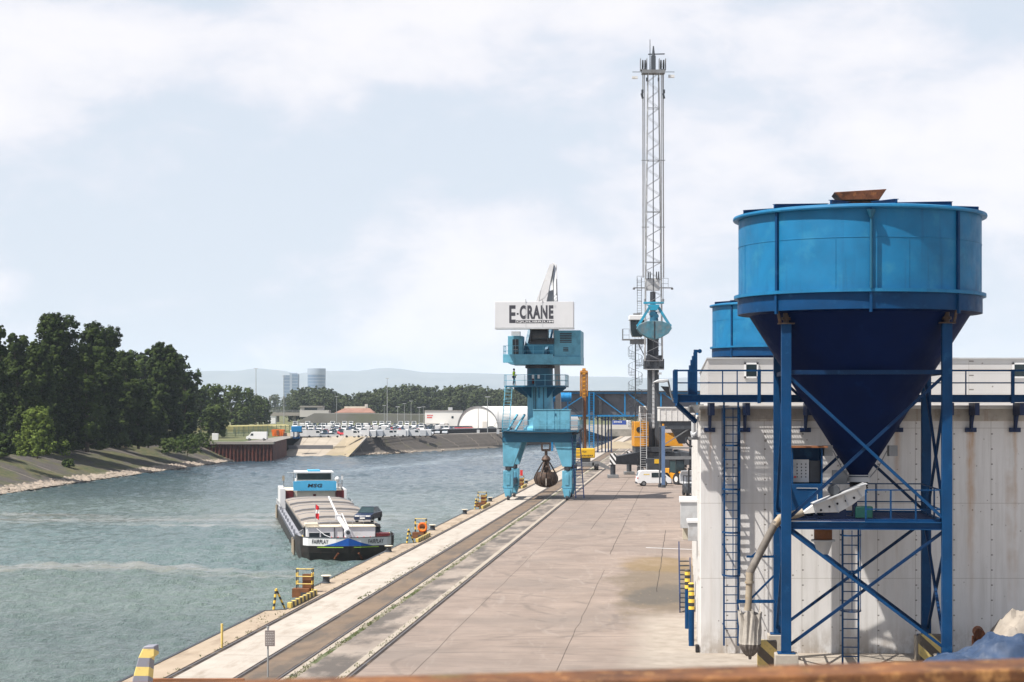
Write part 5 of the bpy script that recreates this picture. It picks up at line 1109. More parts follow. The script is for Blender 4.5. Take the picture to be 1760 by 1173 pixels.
# lattice boom leaning slightly towards the water side camera
f0, f1 = Vector((-.05, -2.0, 16.2)), Vector((-1.0, -14.0, 0)); f1.z = 10 + (697 - 126) * (LY - 14) / 3200
chords = MB(); lace = MB()
def bp(sx, sy, t):
    w = 1.22 * (1 - t) + .72 * t; dd = .75 * (1 - t) + .55 * t; c = f0.lerp(f1, t); return c + Vector((sx * w, sy * dd, 0))
NB = 34
for sx in (-1, 1):
    for sy in (-1, 1): chords.cyl(bp(sx, sy, 0), bp(sx, sy, 1), .075, .06, 8)
for i in range(NB):
    t0, t1 = i / NB, (i + 1) / NB
    for sy in (-1, 1):
        s_ = 1 if i % 2 else -1; tm = (t0 + t1) / 2
        lace.cyl(bp(-s_, sy, t0), bp(s_, sy, t1), .028, n=5); 
        if i % 6 == 0: lace.cyl(bp(-1, sy, t0), bp(1, sy, t0), .045, n=5)
    for sx in (-1, 1): s_ = 1 if i % 2 else -1; lace.cyl(bp(sx, -s_, t0), bp(sx, s_, t1), .026, n=5)
bo_ = chords.build('boom', 'light_grey', lc); lace.build('lacing', 'light_grey', bo_)
m = MB(); m.cyl(f0 + Vector((0, .2, 1)), f1 + Vector((0, .2, 0)), .07, n=6); m.build('centre_cable', 'tower_grey', bo_)
m = MB()
for sx in (-1, 1):
    top = f1 + Vector((sx * 1.12, .6, 0)); base = Vector((sx * 1.15 + .1, .3, 28.0)); m.cyl(base, top, .06, n=6); m.cyl(base + Vector((sx * .3, 0, 0)), top + Vector((sx * .22, 0, 0)), .09, n=6)
m.build('pendant_ropes', 'light_grey', lc)
for py in (270, 383):
    t_ = (697 - py) / 571.0; z = 16.2 + (f1.z - 16.2) * (t_ - .14) / .86; tt = (z - 16.2) / (f1.z - 16.2); c = f0.lerp(f1, tt); m = MB()
    m.bar(c + Vector((-1.6, 0, 0)), c + Vector((-.6, 0, 0)), .09); m.bar(c + Vector((.6, 0, 0)), c + Vector((1.6, 0, 0)), .09); m.build('rope_guide', 'grey_metal', bo_)
hz_ = f1.z; hy = f1.y
HS = -1.08
hd = MB()
hd.bx(-1.45, 1.6, hy - .7, hy + .9, hz_ - .1, hz_ + .35); 
for x in (-1.2, 1.3): hd.bx(x - .42, x + .42, hy - .5, hy + .7, hz_ + .35, hz_ + .45); hd.bx(x - .46, x - .38, hy - .4, hy + .6, hz_ + .4, hz_ + 1.9); hd.bx(x + .38, x + .46, hy - .4, hy + .6, hz_ + .4, hz_ + 1.9)
hdo = hd.build('boom_head', 'grey_metal', lc); hdo.location = (HS, 0, 0)
for x in (-1.32, -1.0, 1.1, 1.45): MB().cyl((x - .07, hy, hz_ + 1.0), (x + .07, hy, hz_ + 1.0), .75, n=24).build('head_sheave', 'black', hdo)
m = MB(); m.bx(-.2, .4, hy - .2, hy + .3, hz_ + .35, hz_ + 2.3); m.cyl((-.35, hy, hz_ + .3), (-.35, hy, hz_ + 4.5), .07, .04, 8); m.bar((-.6, hy, hz_ + 2.5), (1.6, hy, hz_ + 2.55), .14); m.cyl((.1, hy, hz_ + 2.3), (.1, hy, hz_ + 3.6), .22, .08, 8)
m.bar((-2.7, hy, hz_ + .15), (-1.4, hy, hz_ + .15), .07); m.bar((1.6, hy, hz_ + .15), (2.9, hy, hz_ + .15), .07); m.build('mast_top', 'tower_grey', hdo)
MB().bx(-2.75, -2.0, hy - .2, hy + .2, hz_ - .75, hz_ - .45).build('floodlight', 'white_metal', hdo); MB().bx(2.1, 2.9, hy - .2, hy + .2, hz_ - .6, hz_ - .25).build('floodlight', 'white_metal', hdo)
for x in (-1.35, 1.5): m = MB().cyl((x, hy, hz_ - 2.2), (x, hy, hz_ - 2.7), .16, n=8); m.cyl((x - .12, hy, hz_ - 2.7), (x + .05, hy, hz_ - 3.4), .15, n=8); m.build('rope_clamp', 'dark_steel', hdo)
for x in (-.75, .8): MB().cyl((x, hy, hz_ - .6), (x, hy, hz_ - 1.1), .13, n=8).build('rope_clamp', 'dark_steel', hdo)
# clamshell grab on its ropes
gy = LY + hy; gsc = gy / 3200
cg = thing('clamshell_grab', 'turquoise clamshell grab with worn grey shells hanging from the lattice boom', 'grab', (ap(1124, 0, gy).x, gy, 10 + (697 - 584) * gsc))
def c_l(px, py): return Vector(((px - 1124) * gsc, 0, (584 - py) * gsc))
m = MB(); m.bar(c_l(1106, 521), c_l(1141, 521), .5, .26); m.prism([(c_l(1113, 0).x, c_l(0, 524).z), (c_l(1134, 0).x, c_l(0, 524).z), (c_l(1129, 0).x, c_l(0, 534).z), (c_l(1118, 0).x, c_l(0, 534).z)], 'y', -.35, .35); m.build('head_beam', 'teal_bright', cg, bevel=.02)
for sx in (-1, 1):
    m = MB(); m.bar(c_l(1124 + sx * 6, 526), c_l(1124 + sx * 26, 558), .28, .34); m.cyl(c_l(1124 + sx * 27, 560) + Vector((0, -.5, 0)), c_l(1124 + sx * 27, 560) + Vector((0, .5, 0)), .22, n=16); m.build('arm', 'teal_bright', cg)
    m = MB(); q = [(0, 552), (14, 553), (26, 558), (30, 565), (24, 574), (12, 581), (0, 584.5)]
    pr = [(sx * a * gsc, (584 - b) * gsc) for a, b in q]; m.prism(pr, 'y', -.95, .95); sh = m.build('shell', 'grab_shell', cg, bevel=.05)
    MB().bar((sx * .05, -.97, .1), (sx * .05, -.97, 2.4), .05, .05).build('lip', 'dark_steel', sh)
m = MB().cyl(c_l(1124, 536), c_l(1124, 554), .42, .62, 18); m.cyl(c_l(1120, 540) + Vector((0, -.5, 0)), c_l(1120, 540) + Vector((0, .5, 0)), .3, n=14); m.cyl(c_l(1128, 544) + Vector((0, -.5, 0)), c_l(1128, 544) + Vector((0, .5, 0)), .3, n=14); m.build('lower_block', 'teal_dark', cg)
m = MB()
for x in (-1.2, 1.25): m.cyl((x, 0, c_l(0, 519).z), (x * 1.03, 0, hz_ + .4 - cg.location.z), .035, n=6); m.cyl((x, 0, c_l(0, 519).z), (x, 0, c_l(0, 514).z), .12, n=8)
m.build('hoist_rope', 'grey_metal', cg)

# ================================================================== MOBILE HOPPER
hY = 246.0; q0 = ap(1158, 0, hY).x
mh = thing('mobile_hopper', 'white topped loading hopper on grey legs right of the harbour crane tower', 'hopper', (q0, hY, 0))
def hl(px, py): p = ap(px, py, hY); return p.x - q0, p.z
x0, x1 = hl(1132, 0)[0], hl(1192, 0)[0]
m = MB().bx(x0, x1, -1.5, 2.0, hl(0, 724)[1], hl(0, 702)[1])
for i in range(6): m.bx(x0 + .75 * i, x0 + .75 * i + .07, -1.56, -1.503, hl(0, 724)[1], hl(0, 702)[1])
m.bx(x0 - .05, x1 + .05, -1.6, 2.1, hl(0, 702)[1], hl(0, 701)[1] + .1); m.build('hopper_box', 'white_metal', mh)
m = MB().bx(x0 + .2, x1 - .2, -1.3, 1.8, hl(0, 738)[1], hl(0, 724)[1] - .003)
for i in range(18): m.bx(x0 + .3 + .24 * i, x0 + .36 + .24 * i, -1.33, -1.303, hl(0, 738)[1], hl(0, 725)[1])
m.build('lower_skirt', 'tower_grey', mh)
m = MB(); za, zb = hl(0, 738)[1], hl(0, 763)[1]; m.add([(-.3, -1.2, za), (2.4, -1.2, za), (2.4, 1.6, za), (-.3, 1.6, za), (.7, 0, zb), (1.5, 0, zb), (1.5, .6, zb), (.7, .6, zb)], [(0, 1, 2, 3), (0, 4, 5, 1), (1, 5, 6, 2), (2, 6, 7, 3), (3, 7, 4, 0), (7, 6, 5, 4)]); m.build('funnel', 'tower_grey', mh)
for x in (x0 + .3, x1 - .3):
    for y in (-1.2, 1.6): MB().bx(x - .12, x + .12, y - .12, y + .12, 0, hl(0, 738)[1] - .003).build('leg', 'dark_steel', mh)
m = MB(); m.bar((x0 + .3, -1.2, 4.6), (x1 - .3, -1.2, 7.2), .14); m.bx(x0 + .3, x1 - .3, -1.3, -1.1, 4.3, 4.5); m.bx(x0 + .3, x1 - .3, -1.3, -1.1, 2.9, 3.3); m.build('brace', 'grey_metal', mh)

# ================================================================== VAN, POSTS, LOADER, FORKLIFT, MATERIAL HANDLER
def van(loc, rz, lab, L=4.3, Wd=1.75, Ht=1.95, mat='white', cat='van', group=None, kind='mini'):
    t = thing('parked_van', lab, cat, loc, rz, group)                 # local +x is the front
    if kind == 'mini': pr = [(-L / 2, .35), (-L / 2 - .04, .8), (-L / 2 + .08, 1.35), (-L / 2 + .3, Ht - .08), (-L / 2 + .6, Ht), (L / 2 - 1.55, Ht), (L / 2 - 1.2, Ht - .08), (L / 2 - .45, 1.22), (L / 2 - .08, 1.0), (L / 2, .7), (L / 2, .35)]
    else: pr = [(-L / 2, .4), (-L / 2, Ht - .12), (-L / 2 + .15, Ht), (L / 2 - 1.9, Ht), (L / 2 - 1.45, Ht - .1), (L / 2 - .75, 1.38), (L / 2 - .1, 1.1), (L / 2, .75), (L / 2, .4)]
    ins = lambda z: .06 if z < 1.0 else .06 + (z - 1.0) * .11
    m = MB(); n_ = len(pr); vs = []
    for sy in (-1, 1):
        for a, b in pr: vs.append((a, sy * (Wd / 2 - ins(b) + .06), b))
    m.add(vs, [tuple(range(n_)), tuple(range(2 * n_ - 1, n_ - 1, -1))] + [(i, n_ + i, n_ + (i + 1) % n_, (i + 1) % n_) for i in range(n_)]); body = m.build('body', mat, t, bevel=.05)
    m = MB(); wy = lambda z: Wd / 2 - ins(z) + .066
    def side(xa, xb, z0, z1, sk=0.0):
        for sy in (-1, 1): m.quad((xa, sy * wy(z0), z0), (xb, sy * wy(z0), z0), (xb - sk, sy * wy(z1), z1), (xa, sy * wy(z1), z1))
    if kind == 'mini': side(-.35, .55, 1.1, Ht - .28); side(.65, 1.5, 1.1, Ht - .28, .35)
    else: side(L / 2 - 2.0, L / 2 - 1.15, 1.35, Ht - .45 if Ht > 2.2 else Ht - .3, .25)
    if kind == 'bus': side(-L / 2 + .3, L / 2 - 2.2, 1.25, Ht - .3)
    a, b = pr[-5 if kind == 'mini' else -5], pr[-4 if kind == 'mini' else -4]
    (ax_, az_), (bx_, bz_) = (pr[6], pr[7]) if kind == 'mini' else (pr[4], pr[5])
    m.quad(*[(x + .03, sy * (wy(z) - .15), z + .02) for x, z, sy in ((ax_, az_, -1), (bx_, bz_, -1), (bx_, bz_, 1), (ax_, az_, 1))])
    m.quad(*[(x - .03, sy * (Wd / 2 - .25), z) for x, z, sy in ((-L / 2 + .06, 1.25, -1), (-L / 2 + .25, Ht - .25, -1), (-L / 2 + .25, Ht - .25, 1), (-L / 2 + .06, 1.25, 1))]) if kind == 'mini' else None
    m.build('windows', 'glass', t, fix=False, smooth=False)
    for x in (-L / 2 + .8, L / 2 - .85):
        for sy in (-1, 1):
            w = MB().cyl((x, sy * (Wd / 2 - .2), .33), (x, sy * (Wd / 2 + .01), .33), .33, n=20).build('wheel', 'black', t); MB().cyl((x, sy * (Wd / 2 + .005), .33), (x, sy * (Wd / 2 + .025), .33), .19, n=14).build('rim', 'grey_metal', w)
    m = MB(); m.bx(-L / 2 - .08, -L / 2 + .1, -Wd / 2 + .05, Wd / 2 - .05, .32, .52); m.bx(L / 2 - .1, L / 2 + .06, -Wd / 2 + .05, Wd / 2 - .05, .3, .52); m.build('bumper', 'dark_steel', t)
    if kind == 'mini':
        m = MB(); m.bx(-L / 2 - .03, -L / 2 + .12, -Wd / 2 - .002, -Wd / 2 + .2, .95, 1.08); m.bx(-L / 2 - .03, -L / 2 + .12, Wd / 2 - .2, Wd / 2 + .002, .95, 1.08); m.build('tail_light', 'red', t)
        m = MB(); 
        for sy in (-1, 1): m.quad(*[(x, sy * (wy(z) + .002), z) for x, z in ((-1.35, 1.4), (-.6, 1.4), (-.6, 1.52), (-1.35, 1.52))])
        m.build('door_lettering', 'dull_yellow', t, fix=False)
    return t
p = gp(1116, 831.5, 0); van((p.x, 231.0, 0), R(4), 'small white panel van parked below the harbour crane', 4.25)
t = thing('light_pole', 'dark thin pole standing right in front of the white van', 'pole', gp(1134, 838)); m = MB().cyl((0, 0, 0), (0, 0, 7.4), .09, n=10); m.cyl((0, 0, 0), (0, 0, .4), .2, n=12); m.build('pole', 'dark_steel', t)
m = MB().bar((.05, 0, 7.4), (.9, .6, 7.4), .08); m.bar((.4, .3, 7.3), (.75, .5, .2), .09); m.build('stay', 'beige', t)
t = thing('blue_post', 'thick dull blue steel post beside the dark pole', 'post', gp(1140, 838.5)); m = MB().bx(-.2, .2, -.2, .2, .3, 7.5); m.build('post', pm('dull_blue_post_paint', (0.10, 0.16, 0.28), .5), t); MB().cyl((0, 0, 0), (0, 0, .35), .33, .28, n=16).build('base', 'dark_steel', t); MB().cyl((0, -.05, 7.5), (0, -.05, 7.75), .13, n=10).build('beacon', 'amber', t)

def loader(p, rz):
    t = thing('wheel_loader', 'yellow wheel loader with black cab and raised grey bucket beside the warehouse', 'loader', p, rz)
    for x in (-1.3, 1.3):
        for sy in (-1, 1):
            w = MB().cyl((x, sy * .75, .7), (x, sy * 1.25, .7), .7, n=24); 
            for i in range(20): a = i * math.pi / 10; w.box((x + .7 * math.cos(a), sy * 1.0, .7 + .7 * math.sin(a)), (.1, .5, .1))
            w = w.build('wheel', 'black', t); MB().cyl((x, sy * 1.24, .7), (x, sy * 1.27, .7), .36, n=16).build('rim', 'white_metal', w)
    m = MB().prism([(-2.3, .7), (-2.4, 1.5), (-1.9, 2.0), (-.5, 2.0), (-.2, 1.4), (.9, 1.4), (1.4, 1.1), (1.4, .6)], 'y', -.6, .6); m.build('body', 'amber', t, bevel=.05)
    m = MB().prism([(-.9, 1.5), (-.9, 3.0), (.35, 3.0), (.6, 2.2), (.5, 1.4)], 'y', -.62, .62); c_ = m.build('cab', 'lightglass', t, bevel=.03)
    m = MB().bx(-1.0, .5, -.7, .7, 3.0, 3.12)
    for x, y in ((-.9, -.62), (-.9, .62), (.45, -.62), (.45, .62)): m.bar((x, y, 1.4), (x * .95, y, 3.05), .09)
    m.build('cab_frame', 'black', c_)
    m = MB()
    for sy in (-.4, .4): m.bar((.8, sy, 1.5), (2.2, sy, 1.0), .14, .3)
    m.build('lift_arm', 'amber', t)
    m = MB().prism([(2.1, .25), (3.1, .15), (3.1, .25), (2.3, .45), (2.2, 1.3), (2.5, 1.75), (2.35, 1.8), (2.0, 1.2)], 'y', -1.3, 1.3); m.build('bucket', 'light_grey', t)
    return t
p = gp(1157, 832); loader((p.x + .5, 236, 0), R(-58))
def forklift(p, rz):
    t = thing('forklift', 'dark forklift with tall black mast close to the warehouse wall', 'forklift', p, rz)
    m = MB().prism([(-1.3, .3), (-1.35, 1.1), (-1.0, 1.3), (.6, 1.0), (.9, .9), (.9, .3)], 'y', -.55, .55); m.build('body', 'dark_steel', t, bevel=.05)
    m = MB(); m.bx(-1.0, .6, -.55, .55, 2.15, 2.22)
    for x in (-.95, .55):
        for y in (-.5, .5): m.bar((x, y, 1.0), (x * .9, y, 2.18), .07)
    m.build('overhead_guard', 'black', t)
    m = MB(); m.bx(.95, 1.1, -.5, -.35, .1, 3.1); m.bx(.95, 1.1, .35, .5, .1, 3.1)
    for z in (.6, 1.6, 2.9): m.bx(.97, 1.08, -.35, .35, z, z + .12)
    m.build('mast', 'black', t)
    m = MB(); m.bx(1.12, 1.2, -.6, .6, .3, 1.0); m.bx(1.12, 2.2, -.4, -.28, .1, .16); m.bx(1.12, 2.2, .28, .4, .1, .16); m.build('fork_carriage', 'dark_steel', t)
    for x in (-.85, .6):
        for sy in (-1, 1): MB().cyl((x, sy * .4, .33), (x, sy * .6, .33), .33, n=18).build('wheel', 'black', t)
    return t
p = gp(1178, 853); forklift((p.x + .6, 206, 0), R(-80))

# material handler (yellow excavator) beyond the portal crane
EY = 288.0; es = EY / 3200
ex = thing('material_handler', 'yellow material handling excavator with upright orange arm on the quay beyond the crane', 'excavator', (ap(1004, 0, EY).x, EY, 0))
def el(px, py): return (px - 1004) * es, 10 - (py - 697) * es
m = MB(); a, b = el(987, 787); c_, d = el(1022, 772); m.bx(a, c_, -1.6, 2.2, b, d + .1); ub = m.build('upper_body', 'yellow', ex, bevel=.12)
text('LIEBHERR', 'ink', ub, ((a + c_) / 2 + .3, -1.61, b + .35), 2.0, .26, bold=.03); text('924', 'ink', ub, (a + 1.5, -1.61, b + .95), .6, .3, bold=.02)
MB().bx(a + .1, a + .9, -1.5, .1, d + .103, d + 1.1).build('driver_cab', 'glass', ex, bevel=.05)
m = MB(); a, b = el(1008, 682); m.bar((.0, -.4, b - .2), (.05, -.3, d), .55, .7); m.build('main_boom', 'brown_rust', ex)
m = MB(); xa, zt = el(1003.5, 634); _, zb = el(1003.5, 684)
m.bx(xa - .32, xa + .32, -.75, -.2, zb, zt - .2); m.bx(xa - .62, xa - .36, -.7, -.3, zb + .2, zt - .6); m.bx(xa + .36, xa + .62, -.7, -.3, zb + .2, zt - .6); m.cyl((xa - .6, -.5, zt - .6), (xa + .6, -.5, zt - .6), .3, n=14); m.build('stick', 'dirty_amber', ex, bevel=.03)
m = MB()
for i in range(6): m.bx(xa - .2, xa + .2, -.8, -.76, zb + .5 + i * .62, zb + .7 + i * .62)
m.bx(xa - .25, xa + .25, -.7, -.3, zt - .2, zt + .05); m.build('hydraulic_lines', 'amber', ex)
m = MB().cyl((xa - .05, -.95, d + .2), (xa - .2, -.9, zb), .1, n=8); m.build('cylinder', 'dark_steel', ex)
m = MB().bx(-1.6, 1.5, -1.5, 2.2, .55, 1.25); m.cyl((.2, .3, 1.2), (.2, .3, 1.85), .8, n=24); m.build('undercarriage', 'grey_metal', ex, bevel=.05)
for x in (-1.4, 1.9):
    for y in (-1.2, 1.8): MB().cyl((x - .25, y, .55), (x + .25, y, .55), .55, n=20).build('wheel', 'black', ex)
m = MB(); m.prism([(1.2, 1.35), (2.0, 1.45), (3.1, .95), (4.4, .1), (4.6, .0), (3.2, .25), (1.9, .8), (1.2, .7)], 'y', -1.5, -1.1); m.prism([(-1.2, 1.2), (-2.0, 1.2), (-3.6, .1), (-3.9, 0), (-2.4, .2), (-1.2, .7)], 'y', -1.5, -1.1); m.build('stabiliser', 'grey_metal', ex)

# ================================================================== CONVEYOR GALLERY
VY = 395.0; vs_ = VY / 3200
cg2 = thing('conveyor_gallery', 'long bright blue truss conveyor gallery with grey cladding crossing behind the cranes', 'gallery', (ap(1070, 0, VY).x, VY, 0))
def gl(px, py): return (px - 1070) * vs_, 10 - (py - 697) * vs_
xl, zt = gl(940, 672); xr, zb = gl(1260, 716)
m = MB().bx(xl, xr, .9, 4.2, zb + .3, zt - .3)
for i in range(40): m.bx(xl + .98 * i, xl + .98 * i + .08, .86, .897, zb + .3, zt - .3)
m.bx(xl, xr, .85, .86, zb + 2.6, zb + 2.7); m.build('cladding', 'corr', cg2, smooth=False)
MB().bx(xl - .3, xr, -.4, 4.6, zt - .297, zt).build('roof', 'dark_steel', cg2)
m = MB(); m.bx(xl, xr, -.1, .1, zt - .62, zt - .3); m.bx(xl, xr, -.2, .2, zb - .05, zb + .3)
for px in (950, 1012, 1074, 1136, 1198): x = gl(px, 0)[0]; m.bx(x - .14, x + .14, -.12, .12, zb + .3, zt - .62)
for a, b in ((1022, 1072), (1080, 1128), (1140, 1195)): m.bar((gl(a, 0)[0], 0, zt - .6), (gl(b, 0)[0], 0, zb + .3), .2)
m.bar((gl(952, 0)[0], 0, zb + .3), (gl(1005, 0)[0], 0, zt - .9), .2); m.build('truss', 'truss_blue', cg2)
m = MB()
for a, b in ((1030, 1074), (1090, 1130), (960, 1000)): m.bar((gl(a, 0)[0], .5, zt - .6), (gl(b, 0)[0], .5, zb + .3), .14)
for px in (962, 1036, 1090): x = gl(px, 0)[0]; m.bx(x - .4, x + .4, .6, .84, zt - 1.3, zt - .7)
m.build('inner_brace', 'dark_steel', cg2)
for px in (1016.5,):
    m = MB(); x = gl(px, 0)[0]; m.bx(x - .6, x - .35, -.6, -.4, 0, zt - .3); m.bx(x + .35, x + .6, -.6, -.4, 0, zt - .3)
    for i in range(24): m.bx(x - .35, x + .35, -.56, -.44, .4 + i * .53, .48 + i * .53)
    m.build('ladder_tower', 'truss_blue', cg2)
for px in (1028, 1035, 1046, 1051):
    x = gl(px, 0)[0]; m = MB().bx(x - .14, x + .14, .9, 1.15, 0, zb + .2); m.build('support_post', 'navy', cg2)
m = MB(); x = gl(1041, 0)[0]; m.bx(x - .13, x + .13, .9, 1.15, 0, zb + .2); m.build('support_post', 'frame_blue', cg2)
m = MB().bx(gl(1020, 0)[0], gl(1034, 0)[0], .0, .5, zb + .5, zt - .7); m.build('dark_panel', 'dark_steel', cg2)
t = thing('dust_drum', 'fat bright blue horizontal drum at the left end of the conveyor gallery', 'drum', tuple(ap(963, 683, 388.0)))
m = MB().cyl((-2.2, 0, 0), (2.3, 0, 0), .95, n=32); 
for x in (-1.8, -.6, .6, 1.7): m.cyl((x, 0, 0), (x + .12, 0, 0), 1.02, n=32)
m.build('drum', 'truss_blue', t); m = MB().bx(-1.9, -1.5, -.3, .3, -11.2, -.7); m.bx(1.4, 1.7, -.3, .3, -11.2, -.7); m.bar((-1.7, 0, -6), (1.6, 0, -3), .2); m.build('drum_leg', 'truss_blue', t)

# ================================================================== QUAY FURNITURE
for k, Y in enumerate((104.6, 126.8, 149, 171, 193.5, 216, 238)):
    lab = ['mooring bollard with pale cap nearest the camera, just past the first striped cage', 'mooring bollard with cream cap by the bow of the barge', 'mooring bollard with pale cap just past the orange lifebuoy',
           'mooring bollard with pale cap between the second and third striped stations', 'mooring bollard close to the left front leg of the portal crane', 'mooring bollard behind the portal crane leg', 'small distant mooring bollard seen under the portal crane'][k]
    t = thing('mooring_bollard', lab, 'bollard', qp(-20.05, Y), QA, 'mooring bollards along the quay edge')
    MB().lathe([(.26, 0), (.26, .04), (.2, .08), (.19, .384)], 20).build('post', 'dark_steel', t); MB().lathe([(.19, .385), (.28, .40), (.30, .43), (.26, .46), (0, .475)], 20).build('cap', 'cream', t)
ords = ['nearest', 'second', 'third', 'farthest']
for k, y0 in enumerate(NOTCH):
    lab = ['yellow and black ladder cage with old timber block at the nearest quay recess', 'yellow and black ladder cage hung with an orange lifebuoy', 'yellow and black ladder cage at the recess just left of the portal crane', 'small yellow and black ladder cage with red box seen behind the crane leg'][k]
    t = thing('ladder_cage', lab, 'ladder cage', qp(-20.25, y0 + 9.2), QA, 'ladder cages at the quay recesses')
    for x in (-.42, .42):
        for y in (-.2, .2): MB().cyl((x, y, 0), (x, y, 1.25), .03, n=8).build('upright', 'hz_z', t)
    m = MB()
    for z in (.45, .85, 1.25):
        for a, b in (((-.42, -.2), (.42, -.2)), ((-.42, -.2), (-.42, .2)), ((.42, -.2), (.42, .2))): m.cyl((*a, z), (*b, z), .028, n=8)
    m.build('hoop', 'dull_yellow', t)
    m = MB().bx(-.12, .42, -.1, .35, 0, .95); m.bx(-.6, .3, -.5, .2, -.25, .22); m.build('timber_block', 'brown_rust', t)
    if k == 1:
        b_ = thing('lifebuoy', 'orange lifebuoy hanging on the second striped ladder cage', 'lifebuoy', t.matrix_basis @ Vector((.2, -.45, .62)), QA)
        m = MB(); RR, rr_ = .3, .085
        for i in range(28):
            a, a2 = 2 * math.pi * i / 28, 2 * math.pi * (i + 1) / 28
            m.cyl((RR * math.cos(a), 0, RR * math.sin(a)), (RR * math.cos(a2), 0, RR * math.sin(a2)), rr_, n=10, cap=False)
        m.build('ring', 'orange', b_)
    if k == 3:
        MB().bx(.0, .3, -.3, .0, 1.28, 1.95).build('red_box', 'red', t)
    # striped kerb along the recess and a small A frame at its near end
    t = thing('striped_kerb', f'low yellow and black striped kerb of the {ords[k]} quay recess', 'kerb', qp(-19.40, y0 + 1.2), QA, 'striped kerbs of the quay recesses'); MB().bx(-.1, .1, 0, 6.6, .0, .28).build('kerb', 'hz_y', t, bevel=.02)
    t = thing('striped_stand', f'small yellow and black A shaped stand at the near end of the {ords[k]} quay recess', 'stand', qp(-19.85, y0 + .75), QA, 'striped stands at the quay recesses')
    m = MB(); m.cyl((-.2, -.1, 0), (-.1, 0, 1.0), .06, n=8); m.cyl((.22, .5, 0), (-.1, 0, 1.0), .05, n=8); m.build('stand', 'hz_zs', t)
t = thing('yellow_post', 'thin plain yellow post standing near the quay edge', 'post', gp(381.5, 1114)); MB().cyl((0, 0, 0), (0, 0, 1.0), .05, n=12).build('post', 'dull_yellow', t); 
t = thing('notice_board', 'small grey notice board on a thin pole between the rails', 'sign', gp(460.5, 1164)); m = MB().cyl((0, 0, 0), (0, 0, 1.78), .032, n=10); m.build('pole', 'lamp', t)
bd = MB().bx(-.10, .26, -.06, -.03, 1.14, 1.72).build('board', pm('weathered_notice_board', (0.20, 0.17, 0.16), .8), t); m = MB()
rr = random.Random(4)
for i in range(8): 
    x = -.07
    while x < .2: w = rr.uniform(.02, .06); m.bx(x, min(.23, x + w), -.0635, -.0605, 1.63 - i * .06, 1.645 - i * .06); x += w + .02
m.build('notice_lines', 'white_metal', bd); MB().cyl((0, 0, 1.79), (0, 0, 1.87), .05, n=8).build('pole_cap', 'lamp', t)
t = thing('buffer_stop', 'thick bent yellow and grey banded buffer at the quay edge bottom left', 'buffer', qp(-18.4, 64.2), QA)
m = MB(); m.prism([(-.55, -.2), (-.52, .55), (-.30, 1.35), (-.12, 1.72), (.25, 1.74), (.27, 1.4), (.12, 1.3), (.0, -.2)], 'y', -.3, .25); m.build('buffer', 'hz_g', t, bevel=.03)
t = thing('cross_timber', 'dark rusty beam lying across the quay rails at the bottom of the view', 'beam', qp(-17.6, 66.6), 0); m = MB().bx(-1.6, 1.9, -.12, .12, .03, .22); m.build('timber', 'brown_rust', t)
# ================================================================== BARGE
BA = math.atan2(11.4, 73.0)
p = ap(600, 0, 176.0)
bg2 = thing('cargo_barge', 'long black river barge with white and blue bow and tan hatch covers', 'barge', (p.x, 175.5, ZW), BA)
PL = [(0, 0), (1.2, .18), (3.75, 1.15), (4.45, 2.4), (4.75, 5.0), (4.75, 70), (4.2, 75.5), (2.5, 78)]
def ring(z, infl=0.0, back=0.0):
    L_ = [(-a * (1 - infl if b < 6 else 1), b + back * (1 if b < 6 else 0), z) for a, b in PL[::-1]] + [(a * (1 - infl if b < 6 else 1), b + back * (1 if b < 6 else 0), z) for a, b in PL[1:]]
    return L_
levels = [(-.8, .10, .9), (0.0, .05, .45), (.75, .02, .15), (1.42, 0, 0)]
m = MB(); n_ = 2 * len(PL) - 1; vs = []
for z, i_, b_ in levels: vs += ring(z, i_, b_)
m.add(vs, [(j * n_ + i, j * n_ + (i + 1) % n_, (j + 1) * n_ + (i + 1) % n_, (j + 1) * n_ + i) for j in range(len(levels) - 1) for i in range(n_)])
m.add(ring(1.42), [tuple(range(n_))]); m.build('hull', 'hull', bg2, smooth=False)
